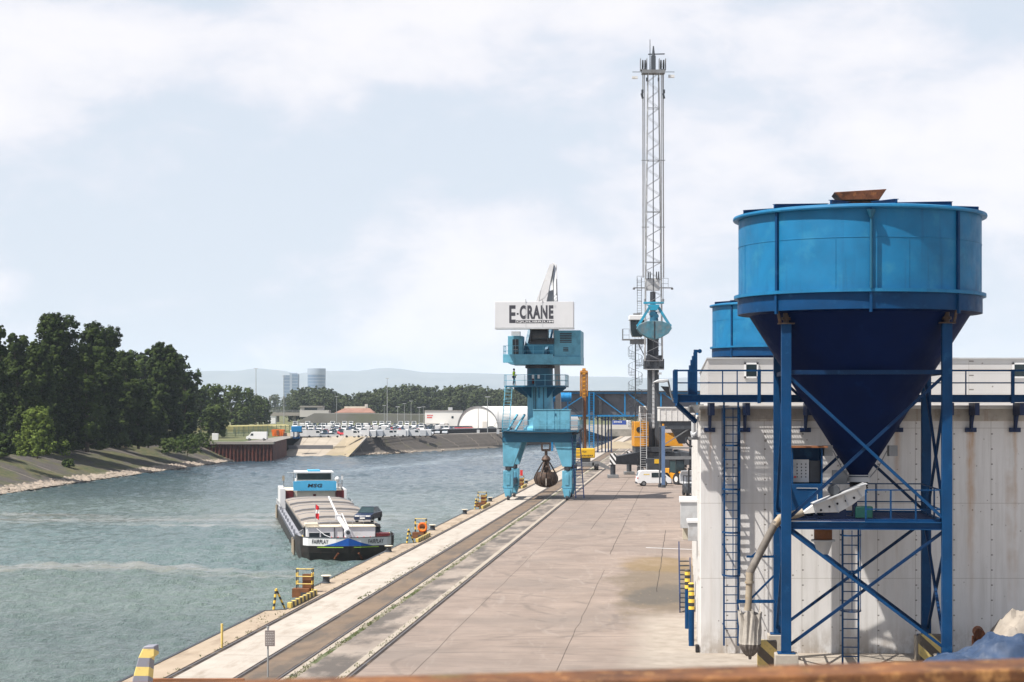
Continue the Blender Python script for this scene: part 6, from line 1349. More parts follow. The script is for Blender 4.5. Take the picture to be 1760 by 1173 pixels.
# bow bulwark band (white, blue chevron, black ends)
def fpt(s_, z):                                                       # s_: -1..1 across the bow front, following the plan line
    a = abs(s_) * 4.75; L_ = PL[:5]
    for (x0, y0), (x1, y1) in zip(L_, L_[1:]):
        if a <= x1 + 1e-6: t_ = (a - x0) / (x1 - x0) if x1 > x0 else 1; return Vector((math.copysign(a, s_), y0 + (y1 - y0) * t_, z))
    return Vector((math.copysign(4.75, s_), 5.0, z))
for sg_ in (-1, 1):
    m = MB(); xs = [0, 1.2, 3.75, 4.2, 4.45, 4.75]
    for a, b in zip(xs, xs[1:]):
        k_ = 0 if b <= 4.25 else 1
        p0, p1 = fpt(sg_ * a / 4.75, 1.42), fpt(sg_ * b / 4.75, 1.42); up = Vector((0, 0, .78))
        m.quad(p0, p1, p1 + up, p0 + up, k=k_)
    m.quad(fpt(sg_, 1.42), (sg_ * 4.75, 9, 1.42), (sg_ * 4.75, 9, 2.2), fpt(sg_, 2.2), k=1); m.build('bow_bulwark', ['white', 'hull'], bg2, smooth=False)
    o_ = Vector((0, -.02, 0)); m = MB(); m.quad(fpt(0, 1.43) + o_, fpt(sg_ * 1.2 / 4.75, 1.43) + o_, fpt(sg_ * 1.2 / 4.75, 1.74) + o_, fpt(0, 2.2) + o_ + Vector((0, 0, -.01)))
    m.quad(fpt(sg_ * 1.2 / 4.75, 1.43) + o_, fpt(sg_ * 2.3 / 4.75, 1.43) + o_, fpt(sg_ * 1.2 / 4.75, 1.74) + o_); m.build('blue_chevron', 'hullblue', bg2, smooth=False, fix=False)
    m = MB(); a, b = fpt(sg_ * .5 / 4.75, 1.30) + Vector((0, -.03, 0)), fpt(sg_ * 2.9 / 4.75, 1.30) + Vector((0, -.03, 0)); c_ = fpt(sg_ * 1.2 / 4.75, 1.30) + Vector((0, -.03, 0)); m.bar(a, c_, .03, .05); m.bar(c_, b, .03, .05); m.build('lime_stripe', 'lime', bg2)
    q0_, q1_ = fpt(sg_ * 1.2 / 4.75, 0), fpt(sg_ * 3.75 / 4.75, 0); dv = (q1_ - q0_).normalized() * sg_; nn = Vector((sg_ * .355, -.935, 0)); mid = q0_.lerp(q1_, .56) + nn * .03 + Vector((0, 0, 1.83))
    text('FAIRPLAY', 'ink', bg2, mid, 1.62, .40, ux=dv, bold=.015, shear=.12)
    m = MB(); m.cyl(fpt(sg_ * .2, .75) + Vector((0, -.02, 0)), fpt(sg_ * .27, .2) + Vector((0, .3, 0)), .1, n=8); m.build('anchor', 'rust', bg2)
m = MB(); 
for sg_ in (-1, 1):
    m.bar(fpt(sg_ * .02, 2.22), fpt(sg_ * 1.2 / 4.75, 2.22), .08, .05); m.bar(fpt(sg_ * 1.2 / 4.75, 2.22), fpt(sg_ * 3.75 / 4.75, 2.22), .08, .05); m.bar(fpt(sg_ * 3.75 / 4.75, 2.22), (sg_ * 4.45, 2.4, 2.22), .08, .05); m.bar((sg_ * 4.45, 2.4, 2.22), (sg_ * 4.75, 5, 2.22), .08, .05)
    m.bx(sg_ * 4.75 - .06, sg_ * 4.75 + .06, 9, 72, 1.42, 1.5)
m.build('gunwale', 'dark_steel', bg2)
m = MB(); m.bx(-4.6, 4.6, 5, 73, 1.425, 1.45); m.build('side_deck', 'deckgrey', bg2)
m = MB(); m.prism([(-1.1, .3), (1.1, .3), (3.7, 1.3), (4.4, 2.5), (4.6, 5), (-4.6, 5), (-4.4, 2.5), (-3.7, 1.3)], 'z', 1.45, 1.47); m.build('foredeck', 'deckgrey', bg2)
# hold coaming and arched hatch covers
m = MB(); m.bx(-3.75, 3.75, 9.5, 62.5, 1.45, 2.55)
for i in range(34):
    for sg_ in (-1, 1): m.bx(sg_ * 3.78 - .06, sg_ * 3.78 + .06, 10 + i * 1.55, 10.12 + i * 1.55, 1.45, 2.5)
m.bx(-3.9, -3.7, 9.4, 62.6, 2.5, 2.56); m.bx(3.7, 3.9, 9.4, 62.6, 2.5, 2.56); m.build('coaming', 'dark_steel', bg2)
for i in range(7):
    y0 = 9.6 + i * 7.5; hi = .16 if i % 2 else 0; sect = [(-3.85, 2.58), (-3.8, 2.78 + hi), (-2.9, 2.98 + hi), (-1.2, 3.10 + hi), (1.2, 3.10 + hi), (2.9, 2.98 + hi), (3.8, 2.78 + hi), (3.85, 2.58)]
    ln = 7.9 if i % 2 else 7.1
    hc = MB().prism(sect, 'y', y0 - (.2 if i % 2 else 0), y0 - (.2 if i % 2 else 0) + ln).build('hatch_cover', 'hatch', bg2, bevel=.04)
    up_ = [(a * 1.004, b + .02) for a, b in sect[1:-1]]
    for yv in (y0 - (.2 if i % 2 else 0) + .06, y0 - (.2 if i % 2 else 0) + ln - .06):
        m = MB()
        for (a, b), (c_, d) in zip(up_, up_[1:]): m.bar((a, yv, b), (c_, yv, d), .12, .07)
        m.build('hatch_rim', 'deckgrey', hc)
# forecastle house and deck gear
m = MB().bx(-3.7, 2.9, 4.6, 7.6, 1.47, 2.95); fh = m.build('forecastle_house', 'white', bg2, bevel=.04)
m = MB(); m.bx(-3.5, -2.5, 4.57, 4.6, 1.75, 2.4); m.bx(-2.35, -1.5, 4.57, 4.6, 1.75, 2.4); m.build('window', 'glass', fh)
m = MB().bx(-3.9, -2.6, 4.8, 6.2, 2.953, 3.3); m.build('roof_locker', 'cream', fh, bevel=.05); MB().bx(-3.75, 2.95, 4.5, 7.7, 2.93, 2.99).build('house_roof', 'cream', fh)
m = MB(); m.bx(-.25, -.15, 4.5, 4.57, 1.5, 2.9); m.bx(-1.1, -1.02, 4.5, 4.57, 1.5, 2.9); m.build('door_edge', 'dark_steel', fh)
m = MB(); m.bx(3.0, 4.3, 4.2, 6.0, 1.47, 2.3); m.build('winch', 'darkred', bg2); m = MB()
for i in range(7): m.box((-1.6 + i * .62, 2.6 + (i % 2) * .4, 1.75), (.3, .3, .45)); m.cyl((-1.6 + i * .62, 2.6, 1.9), (-1.4 + i * .62, 2.6, 2.1), .09, n=6)
m.build('deck_gear', 'red', bg2)
m = MB(); m.cyl((.1, 2.6, 1.5), (.1, 2.6, 2.75), .35, .3, 16); m.cyl((.1, 2.2, 2.55), (.1, 3.2, 2.55), .34, n=18); m.bar((.1, 3, 2.7), (-.7, 5.2, 3.9), .3, .3); m.bar((-.6, 4.9, 3.7), (-1.3, 10, 5.6), .15, .16); m.bar((.2, 3.2, 2.9), (-.3, 5.2, 4.2), .10); m.bx(-.95, -.4, 4.9, 5.4, 3.6, 4.1); m.build('deck_crane', 'sign_white', bg2, bevel=.02)
MB().cyl((.1, 2.17, 2.55), (.1, 2.2, 2.55), .2, n=16).build('crane_hub', 'dark_steel', bg2)
m = MB(); m.cyl((-2.7, 8.8, 3.0), (-2.7, 8.8, 5.0), .03, n=6); m.build('flagstaff', 'light_grey', bg2)
# accommodation and wheelhouse
ah = MB().bx(-3.6, 3.6, 64.5, 74.5, 1.47, 3.75).build('accommodation', 'cream', bg2, bevel=.04)
m = MB(); m.bx(-3.72, -2.75, 64.2, 65.2, 1.9, 3.75); m.bx(2.75, 3.72, 64.2, 65.2, 1.9, 3.75); m.build('stair_block', 'darkred', ah)
m = MB(); m.bx(-.2, .15, 64.44, 64.49, 2.2, 3.3); 
for x in (-2.7, 2.65): m.bx(x, x + .06, 64.4, 64.49, 2.0, 3.6)
m.build('ladder', 'darkred', ah); MB().bx(-4.4, -3.75, 64, 74, 1.5, 4.0).build('side_screen', 'white', ah); MB().bx(3.75, 4.05, 64, 74, 1.5, 3.9).build('side_screen', 'white', ah)
m = MB(); sect = [(-2.75, 3.76), (2.75, 3.76), (2.75, 4.95), (1.2, 5.03), (-1.2, 5.03), (-2.75, 4.95)]; m.prism(sect, 'y', 63.9, 64.3); bp_ = m.build('name_panel', 'skyblue', bg2)
text('MSG', 'ink', bp_, (0, 63.88, 4.42), 1.9, .45, bold=.035, shear=.2)
m = MB().bx(-2.3, 2.3, 66, 70.5, 3.76, 5.1); wh = m.build('wheelhouse', 'white', bg2); MB().bx(-2.2, 2.2, 65.9, 70.4, 5.103, 5.93).build('wheelhouse_window', 'lightglass', wh)
m = MB(); m.bx(-2.45, 2.5, 65.5, 70.9, 5.95, 6.13); m.bx(-2.3, -2.18, 65.85, 66, 5.1, 5.95); m.bx(2.18, 2.3, 65.85, 66, 5.1, 5.95); m.bx(-3.5, -2.4, 66, 66.1, 6.0, 6.05); m.build('wheelhouse_roof', 'white', wh); MB().bx(-.8, .8, 66.2, 68, 6.133, 6.35).build('roof_hatch', 'skyblue', wh, bevel=.05)
m = MB()
for x in (-3.9, 3.6): m.cyl((x, 66, 3.7), (x, 66, 5.8), .05, n=8)
m.cyl((-2.65, 66, 3.76), (-2.65, 66, 6.0), .04, n=6); m.build('mast', 'grey_metal', bg2)
m = MB().box((-3.95, 66, 5.3), (.3, .3, .6)); m.build('board', 'beige', bg2); m = MB().box((3.62, 66, 5.3), (.25, .3, .5)); m.build('board', 'white', bg2)
m = MB().lathe([(0, 5.5), (.25, 5.42), (.36, 5.15), (.25, 4.9), (0.1, 4.8), (.1, 4.0)], 16, c=(2.95, 65.8, 0)); m.lathe([(0, 4.6), (.25, 4.5), (.25, 4.0)], 12, c=(3.35, 66, 0)); m.build('radome', 'white', bg2)
m = MB(); railing(m, [(-4.7, 62, 1.5), (-4.7, 70, 1.5)], 1.0, 2, .03); railing(m, [(4.7, 62, 1.5), (4.7, 70, 1.5)], 1.0, 2, .03); m.build('railing', 'light_grey', bg2)
m = MB()
for i in range(9):
    for sg_ in (-1, 1): m.bx(sg_ * 4.4 - .12, sg_ * 4.4 + .12, 12 + i * 6.2, 12.4 + i * 6.2, 1.45, 1.85)
m.build('deck_bollard', 'deckgrey', bg2)
m = MB(); railing(m, [(-3.9, 8.2, 1.5), (-4.45, 5, 1.5)], 1.0, 1.2, .02); railing(m, [(-3.6, 5.0, 2.99), (2.85, 5.0, 2.99)], .55, 1.1, .018, ()); m.tube([(-3.0, 4.7, 3.0), (-2.0, 4.0, 2.2), (-1.2, 2.6, 1.95)], .04, 6); m.build('foredeck_rail', 'light_grey', bg2)
m = MB(); m.tube([(4.3, 5, 2.3), (4.0, 3.6, 1.6), (2.6, 2.9, 1.55), (1.4, 3.2, 1.55)], .05, 6); m.tube([(-4.2, 4, 2.2), (-3.6, 3.4, 1.6), (-2.4, 2.9, 1.55)], .05, 6); m.build('mooring_rope', 'dull_yellow', bg2)
m = MB()
for yv in (7.5, 10.2): m.cyl((-4.86, yv, .1), (-4.86, yv, 1.6), .12, n=8)
m.cyl((-4.86, 64, .3), (-4.86, 64, 2.0), .14, n=8); m.build('fender', 'beige', bg2)
# small flag on the barge
fl = thing('flag', 'red white red flag hanging on a short staff over the barge hatches', 'flag', bg2.matrix_basis @ Vector((-2.7, 8.8, 3.6)), BA)
m = MB(); vs = []
for j in range(10):
    for i in range(7): a = i / 6; vs.append((.04 + a * .34, .05 * math.sin(a * 8 + j * .6), 1.35 - j * .15 - a * .25))
m.add(vs, [(j * 7 + i, j * 7 + i + 1, (j + 1) * 7 + i + 1, (j + 1) * 7 + i) for j in range(9) for i in range(6)])
n = NT('red_white_red_flag'); x, y, z = n.xyz(); w_ = n.math('MULTIPLY', n.math('GREATER_THAN', z, .42), n.math('LESS_THAN', z, .78)); n.done(n.mix(w_, (.6, .02, .03), (.75, .74, .72)), .8); m.build('cloth', n.m, fl, fix=False)
# cars ---------------------------------------------------------------
def car_mb(L=4.3, Wd=1.75, Ht=1.42):
    pr = [(-L / 2, .35), (-L / 2, .85), (-L / 2 + .15, .98), (L / 2 - 1.2, .95), (L / 2 - .15, .78), (L / 2, .6), (L / 2, .3)]
    body = MB().prism(pr, 'y', -Wd / 2, Wd / 2)
    top = [(-L / 2 + .25, .965), (-L / 2 + .7, Ht - .05), (-.1 * L + .6, Ht), (L / 2 - 1.15, .955)]
    gl_ = MB(); a, b = Wd / 2 - .06, Wd / 2 - .26
    vs = [(x, s_ * (a if z < 1 else b), z) for s_ in (-1, 1) for x, z in top]; gl_.add(vs, [(0, 1, 2, 3), (7, 6, 5, 4), (0, 4, 5, 1), (1, 5, 6, 2), (2, 6, 7, 3), (3, 7, 4, 0)])
    body.add([(x, s_ * (b + .012), z + .012) for s_ in (-1, 1) for x, z in ((top[1][0] - .05, top[1][1]), (top[2][0] + .05, top[2][1]))], [(0, 1, 3, 2)])
    wh_ = []
    for x in (-L / 2 + .75, L / 2 - .8):
        for s_ in (-1, 1): wh_.append(MB().cyl((x, s_ * (Wd / 2 - .2), .32), (x, s_ * (Wd / 2 + .01), .32), .32, n=14))
    return body, gl_, wh_
def car(loc, rz, lab, color, group=None, ht=1.42):
    t = thing('parked_car', lab, 'car', loc, rz, group); b, g, w = car_mb(Ht=ht)
    bo = b.build('body', 'paint', t, bevel=.06); bo.color = (*color, 1); g.build('windows', 'lightglass', t)
    for x in w: x.build('wheel', 'black', t)
    return t
t = car(bg2.matrix_basis @ Vector((2.6, 9.6, 3.12)), BA + R(-110), 'dark blue car parked on the bow hatch cover of the barge', (.006, .014, .045), ht=1.5)
m = MB()
for s_ in (-.55, .55): m.bx(2.14, 2.17, s_ - .2, s_ + .2, .62, .74)
m.build('headlight', 'white', t); MB().bx(2.16, 2.18, -.26, .26, .42, .53).build('number_plate', 'white', t)

# ================================================================== FAR BANK OBJECTS
def far(px, py, dz=9.7): Y = dz * F / (py - HY); return Vector(((px - CX) * Y / F, Y, 10 - dz))
# lot of parked cars: one mesh, copied with its own colour
b, g, w = car_mb(); one = MB(); one.k = 0; one.add(b.v, b.f, 0); one.add(g.v, g.f, 1)
for x in w: one.add(x.v, x.f, 2)
proto = one.build('parked_car', ['paint', 'glass', 'black'], None, smooth=False)
vb = MB(); pr = [(-2.7, .35), (-2.75, 2.1), (-2.6, 2.25), (1.2, 2.25), (1.7, 1.45), (2.6, 1.1), (2.75, .6), (2.7, .35)]
vb.prism(pr, 'y', -.95, .95, k=0); vb.quad((1.27, -.8, 2.18), (1.75, -.85, 1.45), (1.75, .85, 1.45), (1.27, .8, 2.18), k=1)
for s_ in (-.955, .955): vb.quad((.2, s_, 1.4), (1.35, s_, 1.4), (1.1, s_, 2.0), (.2, s_, 2.0), k=1)
for x in (-1.8, 1.8):
    for s_ in (-1, 1): vb.cyl((x, s_ * .7, .35), (x, s_ * .97, .35), .35, n=12, k=2)
vproto = vb.build('parked_van', ['paint', 'glass', 'black'], None, smooth=False)
COL = [('white', (.55, .55, .55)), ('silver', (.42, .44, .47)), ('black', (.02, .02, .025)), ('dark blue', (.02, .04, .12)), ('red', (.45, .02, .03)), ('grey', (.16, .17, .19)), ('pale blue', (.12, .30, .48))]
WT = [28, 17, 17, 13, 8, 14, 3]
rr = random.Random(21); used = {'c': False, 'v': False}; cnt = 0
rowdesc = {}
def put(kind, p, rz, name, col, lab, grp):
    global cnt
    src = proto if kind == 'c' else vproto
    if not used[kind]: o = src; used[kind] = True
    else: o = src.copy(); C.objects.link(o)
    o.location = p; o.rotation_euler = (0, 0, rz); o.color = (*col, 1); cnt += 1
    return tag(o, lab, 'car' if kind == 'c' else 'van', grp)
rows = [(583, 6), (598, 0), (612, 0), (628, 0), (645, 0), (664, 0), (686, 0), (712, 0), (742, 0), (778, 0), (818, 0), (868, 0)]
for r_, (Y, _) in enumerate(rows):
    xs0, xs1 = (508 - CX) * Y / F, (768 - CX) * Y / F - (r_ < 2) * 4
    if r_ < 4: xs0 = (515 - CX) * Y / F
    x = xs0
    while x < xs1 and cnt < 262:
        if rr.random() < .08: x += 2.6; continue
        k = rr.choices(range(7), WT)[0]; nm, cl = COL[k]
        px = CX + x * F / Y
        if 575 < px < 606 and r_ in (1, 2, 3): nm, cl = COL[4]
        if r_ == 0 : x += 2.6; continue
        vv = r_ in (6, 9, 11) and rr.random() < .55
        if vv: nm, cl = COL[0]
        hb = Y + .3 * (x - xs0) * .1
        g_ = f'{nm} {"vans" if vv else "cars"} standing in the crowded far bank car park'
        put('v' if vv else 'c', (x, hb, ZF), R(-90 + rr.uniform(-3, 3) + (180 if rr.random() < .2 else 0)), nm, cl, f'tiny {nm} {"van" if vv else "car"} among the crowded rows of the far car park', g_)
        x += rr.uniform(2.5, 2.9) + (.4 if vv else 0)
# dark cars by the tent
for i in range(26):
    px = 731 + i * 3.1; q = far(px, 739.2 - i * .03); k = [2, 3, 2, 5][i % 4] if i < 17 else 4
    if 778 < px < 783: continue
    put('c', (q.x, q.y, ZF), R(-90), COL[k][0], tuple(c * .6 for c in COL[k][1]) if i >= 17 else COL[k][1], f'{"red" if i >= 17 else COL[k][0]} car in the single row along the barrier by the white tent', f'{"red" if i >= 17 else COL[k][0]} cars in the single row by the white tent')
q = far(847, 738.5); put('c', (q.x, q.y - 10, ZF), 0, 'b', COL[2][1], 'black car standing alone in front of the white tent', None)
# front row vans
vl = [(505, 'half hidden white van at the left end of the far front row', 90, COL[0]), (520.5, 'long white minibus second in the front row of the far car park', 180, COL[0]), (541, 'white minibus beside the long one in the front row of the far car park', 5, COL[0]), (558, 'silver estate car parked beside the white minibuses in the front row', 8, COL[1]),
      (571, 'white estate car in front of the red cars', 6, COL[0]), (606, 'white box van, first of the right hand van group above the dark bank', 0, COL[0]), (619, 'big white van facing left above the corner of the dark bank', 178, COL[0]), (641, 'white van tail beside the big left facing van', 92, COL[0]),
      (652, 'pale van with dark windows right of the big left facing van', 95, COL[1]), (668, 'low white van in the middle of the right hand van group', 3, COL[0]), (683, 'white van third from the right end of the van row', 176, COL[0]), (697, 'white van right of the middle of the van row', 90, COL[0]), (712, 'tall white van second from the right end of the van row', 2, COL[0]), (726, 'white van before the last in the van row', 95, COL[0]), (736, 'last white van at the right end of the row above the dark bank', 90, COL[0])]
for i, (px, lab, an, (nm, cl)) in enumerate(vl):
    q = far(px, 752.6 - max(0, px - 600) * .012)
    if 'car' in lab.split(' parked')[0].split(' in ')[0]: put('c', (q.x, q.y + 2, ZF), R(an), nm, cl, lab, None)
    else: put('v', (q.x, q.y + (2 if px < 590 else 1), ZF), R(an), nm, cl, lab, None)
# white panel van on the corner
q = far(441.5, 757.5); van((q.x, q.y, ZF), R(180), 'white delivery van parked alone on the grass above the rusty sheet piling', 5.7, 2.0, 2.4, kind='panel')
t = thing('white_cabinet', 'small white box cabinet among the bushes left of the delivery van', 'cabinet', far(370, 757), 0); MB().bx(-.85, .85, -.5, .5, 0, 1.9).build('casing', 'white', t, bevel=.05)
t = thing('orange_skip', 'bright orange waste skip beside the slipway', 'skip', far(478, 750)); m = MB().add([(-1.6, -1.6, 0), (1.6, -1.6, 0), (1.6, 2, 0), (-1.6, 2, 0), (-1.9, -1.8, 2.1), (1.9, -1.8, 2.1), (1.9, 2.2, 2.1), (-1.9, 2.2, 2.1)], [(0, 1, 2, 3), (0, 4, 5, 1), (1, 5, 6, 2), (2, 6, 7, 3), (3, 7, 4, 0)]); 
for x in (-1.0, 0, 1.0): m.bx(x - .08, x + .08, -1.85, -1.7, .1, 2.0)
m.build('skip_body', 'orange', t); MB().bx(-.3, .5, -1.9, -1.86, .3, 1.9).build('dark_panel', 'brown_rust', t)
t = thing('blue_tank', 'bright blue tank raised on legs beside the slipway', 'tank', far(510, 754)); m = MB().bx(-1.5, 1.5, -.8, .8, 1.9, 3.6); m.build('tank_body', 'truss_blue', t, bevel=.1); m = MB()
for x in (-.8, .7): m.bar((x, -.3, 0), (x, -.3, 1.9), .3)
m.bx(-1.0, 1.0, -.9, .4, .0, .4); m.build('stand', 'frame_blue', t)
t = thing('sand_pile', 'pale heap of sand around the blue tank on the far bank', 'heap', far(505, 750)); m = MB()
for x, y, r_, h in ((-3, 3, 4, 1.1), (3.5, 3, 5, 1.6), (8, 2, 3, .9)): m.lathe([(r_, 0), (r_ * .7, h * .4), (r_ * .3, h * .85), (0, h)], 18, c=(x, y, 0))
m.build('heap', 'sand', t)
# palisade fence
def fence(p, q, h, step, lab, mat='curtain'):
    p, q = Vector(p), Vector(q); t = thing('metal_fence', lab, 'fence', p); d = q - p; n_ = int(d.length / step); m = MB()
    for i in range(n_ * 4): c_ = d * (i / (n_ * 4)); m.bar(c_, c_ + Vector((0, 0, h)), .07, .07)
    m.bar((0, 0, h * .9), d + Vector((0, 0, h * .9)), .08); m.bar((0, 0, .4), d + Vector((0, 0, .4)), .08); m.build('panel', mat, t, smooth=False)
    m = MB()
    for i in range(0, n_ + 1, 2): m.bar(d * (i / n_), d * (i / n_) + Vector((0, 0, h + .25)), .22)
    m.build('posts', mat, t)
fence(far(330, 752), far(462, 750), 2.2, 1.6, 'dark green palisade fence behind the delivery van'); fence(far(402, 746), far(505, 742), 2.2, 2.2, 'second palisade fence farther back towards the orange skip')
# barrier wall
t = thing('barrier_wall', 'long low dark barrier with white top along the top of the dark bank', 'barrier', far(742, 746.5)); a, b_ = Vector((0, 0, 0)), far(882, 742.5) - far(742, 746.5)
m = MB().bar(a + Vector((0, 0, .75)), b_ + Vector((0, 0, .75)), .3, 1.5); m.build('boards', 'black', t); m = MB().bar(a + Vector((0, -.1, 1.6)), b_ + Vector((0, -.1, 1.6)), .35, .2); m.build('top_rail', 'white', t)
for px in (781, 822, 856): 
    q = far(px, 744.5) - far(742, 746.5); MB().bx(q.x - .5, q.x + .5, q.y - 1.0, q.y - .2, -.3, 1.1).build('footing', 'light_grey', t)
# lamp masts
lamps = [(440, 634, 733, 'tall lamp mast standing left of the square glass tower'), (488, 647, 728, 'tall dark mast right in front of the square glass tower'), (578.5, 682, 722, 'short pale lamp post left of the brown roofed house'), (665.5, 651, 731, 'tallest lamp mast above the crowded car park, left of the other lamps'),
         (660.5, 698, 724, 'short lamp post just left of the tallest car park mast'), (683.5, 700, 735, 'lamp post second from the left over the right half of the car park'), (695, 694.5, 724, 'lamp post between its shorter neighbour and the double height one over the car park'), (706.5, 690, 729, 'taller lamp post in the middle of the car park lamps'),
         (720.5, 701, 736, 'lamp post just left of the white office building'), (728, 700, 722, 'small lamp post at the left corner of the white office building'), (822, 702, 744, 'thin lamp post in front of the middle of the white tent'), (838, 683, 745, 'tall lamp post rising above the right part of the white tent'), (856, 702, 744, 'thin lamp post near the right foot of the tent arch')]
for px, pt, pb, lab in lamps:
    q = far(px, max(pb, 729)); hgt = (pb - pt if pb >= 729 else max(pb, 729) - pt) * q.y / F; t = thing('lamp_mast', lab, 'lamp', q, 0); r_ = .12 + hgt * .004
    MB().cyl((0, 0, 0), (0, 0, hgt), r_, r_ * .5, 8).build('mast', 'lamp', t); m = MB(); m.bx(-.9, .9, -.25, .25, hgt, hgt + .22); m.build('lamp_head', 'light_grey', t)
# white tent
tq = far(821, 738.5); t = thing('white_storage_tent', 'big white round arched storage tent by the water', 'tent', (tq.x, tq.y, ZF), R(-34))
m = MB(); Rr = 9.7; prof = [(-Rr * math.cos(a * math.pi / 32) * 1.02, 9.2 * math.sin(a * math.pi / 32) ** .9 + .1) for a in range(33)]
for (a, b), (c_, d) in zip(prof, prof[1:]): m.quad((a, 0, b), (c_, 0, d), (c_, 62, d), (a, 62, b))
m.build('tent_roof', 'far_white', t, fix=False); m = MB().add([(a, .3, b) for a, b in prof], [tuple(range(33))]); fr_ = m.build('tent_front', 'far_white', t, smooth=False)
m = MB()
for (a, b), (c_, d) in zip(prof, prof[1:]): m.bar((a, -.05, b), (c_, -.05, d), .22, .25)
m.build('arch_frame', 'grey_metal', t); m = MB().bx(2.2, 4.4, .2, .28, 0.1, 3.2); m.build('door', 'far_wall', fr_)
q = far(760, 733.5); t = thing('office_building', 'low white office building with red lettering left of the tent', 'building', q); sc = q.y / F
m = MB().bx(-30 * sc, 34 * sc, 0, 14, 0, 27 * sc); bw = m.build('wall', 'far_white', t); MB().bx(-30.5 * sc, 34.5 * sc, -.3, 14, 27 * sc, 27.8 * sc).build('roof', 'bridge', t)
m = MB()
for i in range(5): m.bx((-26 + i * 2.1) * sc, (-24.6 + i * 2.1) * sc, -.06, -.01, 18 * sc, 20 * sc)
for i in range(4): m.bx((-26 + i * 2.3) * sc, (-24.2 + i * 2.3) * sc, -.06, -.01, 14.5 * sc, 16.5 * sc)
m.build('red_lettering', 'red', bw); MB().bx(16 * sc, 19.5 * sc, -.06, -.01, 14 * sc, 18 * sc).build('window', 'glass', bw); MB().bx(10 * sc, 17 * sc, 2, 7, 27.8 * sc, 33 * sc).build('roof_unit', 'light_grey', t)
m = MB().bx(-26 * sc, 10 * sc, -6, -.1, 0, 6 * sc); m.build('annex', 'far_wall', t)
# sloping dike and flyover
n_ = [(528, 715), (620, 714), (700, 714), (736, 714)]
m = MB(); Yd = 1010
def dk(px, py, Y): p = ap(px, py, Y); return (p.x, p.y, p.z)
m.prism([(ap(505, 0, Yd).x, ZF), (ap(540, 0, Yd).x, ZF + 5.4), (ap(732, 0, Yd).x, ZF + 4.8), (ap(742, 0, Yd).x, ZF)], 'y', Yd, Yd + 40)
M['dike'] = pm('grey_dike_slope', (0.15, 0.145, 0.13), .95, 0, .2, .05, dirt=(0.12, 0.13, 0.07), da=.4, ds=.04)
m.build('dike', 'dike', None, smooth=False)['kind'] = 'structure'
m = MB(); a = ap(325, 736, 700); m.prism([(ap(325, 0, 700).x, ZF), (ap(340, 0, 700).x, ZF + 1.6), (ap(468, 0, 700).x, ZF + 2.2), (ap(500, 0, 700).x, ZF)], 'y', 690, 740); M['drygrass'] = pm('dry_grass_bank', (0.26, 0.23, 0.10), .95, 0, .2, .15, dirt=(0.12, 0.15, 0.04), da=.4, ds=.1)
m.build('grass_bank', 'drygrass', None)['kind'] = 'structure'
t = thing('flyover', 'pale concrete flyover bridge with railing below the towers', 'bridge', ap(480, 712, 1080)); sc = 1080 / F
m = MB().bx(-52 * sc, 60 * sc, 0, 10, -1.0, .9); m.build('deck', 'bridge', t); m = MB(); railing(m, [(-52 * sc, 0, .9), (60 * sc, 0, .9)], 1.3, 4, .12); m.build('railing', 'grey_metal', t)
for x in (-38, -5, 25, 48): MB().bx(x * sc - .8, x * sc + .8, 3, 7, -8, -1.0).build('pier', 'bridge', t)
t = thing('site_hut', 'small white hut under the flyover', 'hut', ap(465, 727.5, 980)); MB().bx(-2.6, 2.6, 0, 4, -.3, 3.4).build('wall', 'white', t); MB().bx(-2.8, 2.8, -.2, 4.2, 3.4, 3.6).build('roof', 'light_grey', t)
t = thing('riverside_pavilion', 'flat roofed pale pavilion with dark opening at the end of the flyover', 'building', ap(535, 711, 1060)); sc = 1060 / F
m = MB().bx(-20 * sc, 30 * sc, 0, 12, -2, 1.8); m.bx(-19 * sc, 19 * sc, 1, 12, 1.8, 3.6); m.build('wall', 'far_wall', t); MB().bx(-20 * sc, 20 * sc, 0, 12, 3.6, 4.3).build('roof', 'bridge', t); MB().bx(-12 * sc, 10 * sc, .9, .99, 1.9, 3.3).build('opening', 'glass', t)
t = thing('brown_roofed_house', 'long low house with brown roof and pale chimney behind the car park', 'house', ap(610, 714, 1060))
m = MB().bx(-30 * sc, 32 * sc, 0, 14, -2, 1.4); m.build('wall', 'far_wall', t); m = MB().add([(-35 * sc, -1, 1.4), (33 * sc, -1, 1.4), (24 * sc, 7, 4.0), (-20 * sc, 7, 4.0), (-35 * sc, 15, 1.4), (33 * sc, 15, 1.4)], [(0, 1, 2, 3), (3, 2, 5, 4), (0, 3, 4), (1, 5, 2)]); rf = m.build('roof', 'roof_brown', t); MB().bx(-20 * sc, 17 * sc, 7, 9, 3.5, 5.0).build('upper_wall', 'cream', t); MB().bx(15 * sc, 20 * sc, 8, 11, 3.5, 6.3).build('chimney', 'far_wall', rf)
# bridge pylons with cables
t = thing('cable_bridge', 'distant cable bridge with two grey pylons in front of the square tower', 'bridge', ap(480, 700, 1700)); sc = 1700 / F
m = MB()
for x in (-16, 8): m.bx(x * sc - .9, x * sc + .9, 0, 2, -6, 19 * sc)
m.build('pylon', 'grey_metal', t); m = MB()
for x in (-16, 8):
    for dx in (-14, -8, 8, 14): m.bar((x * sc, 1, 18 * sc), ((x + dx) * sc, 1, 1), .35)
m.build('cable', 'light_grey', t); MB().bx(-34 * sc, 26 * sc, 0, 6, -1, .5).build('deck', 'bridge', t)
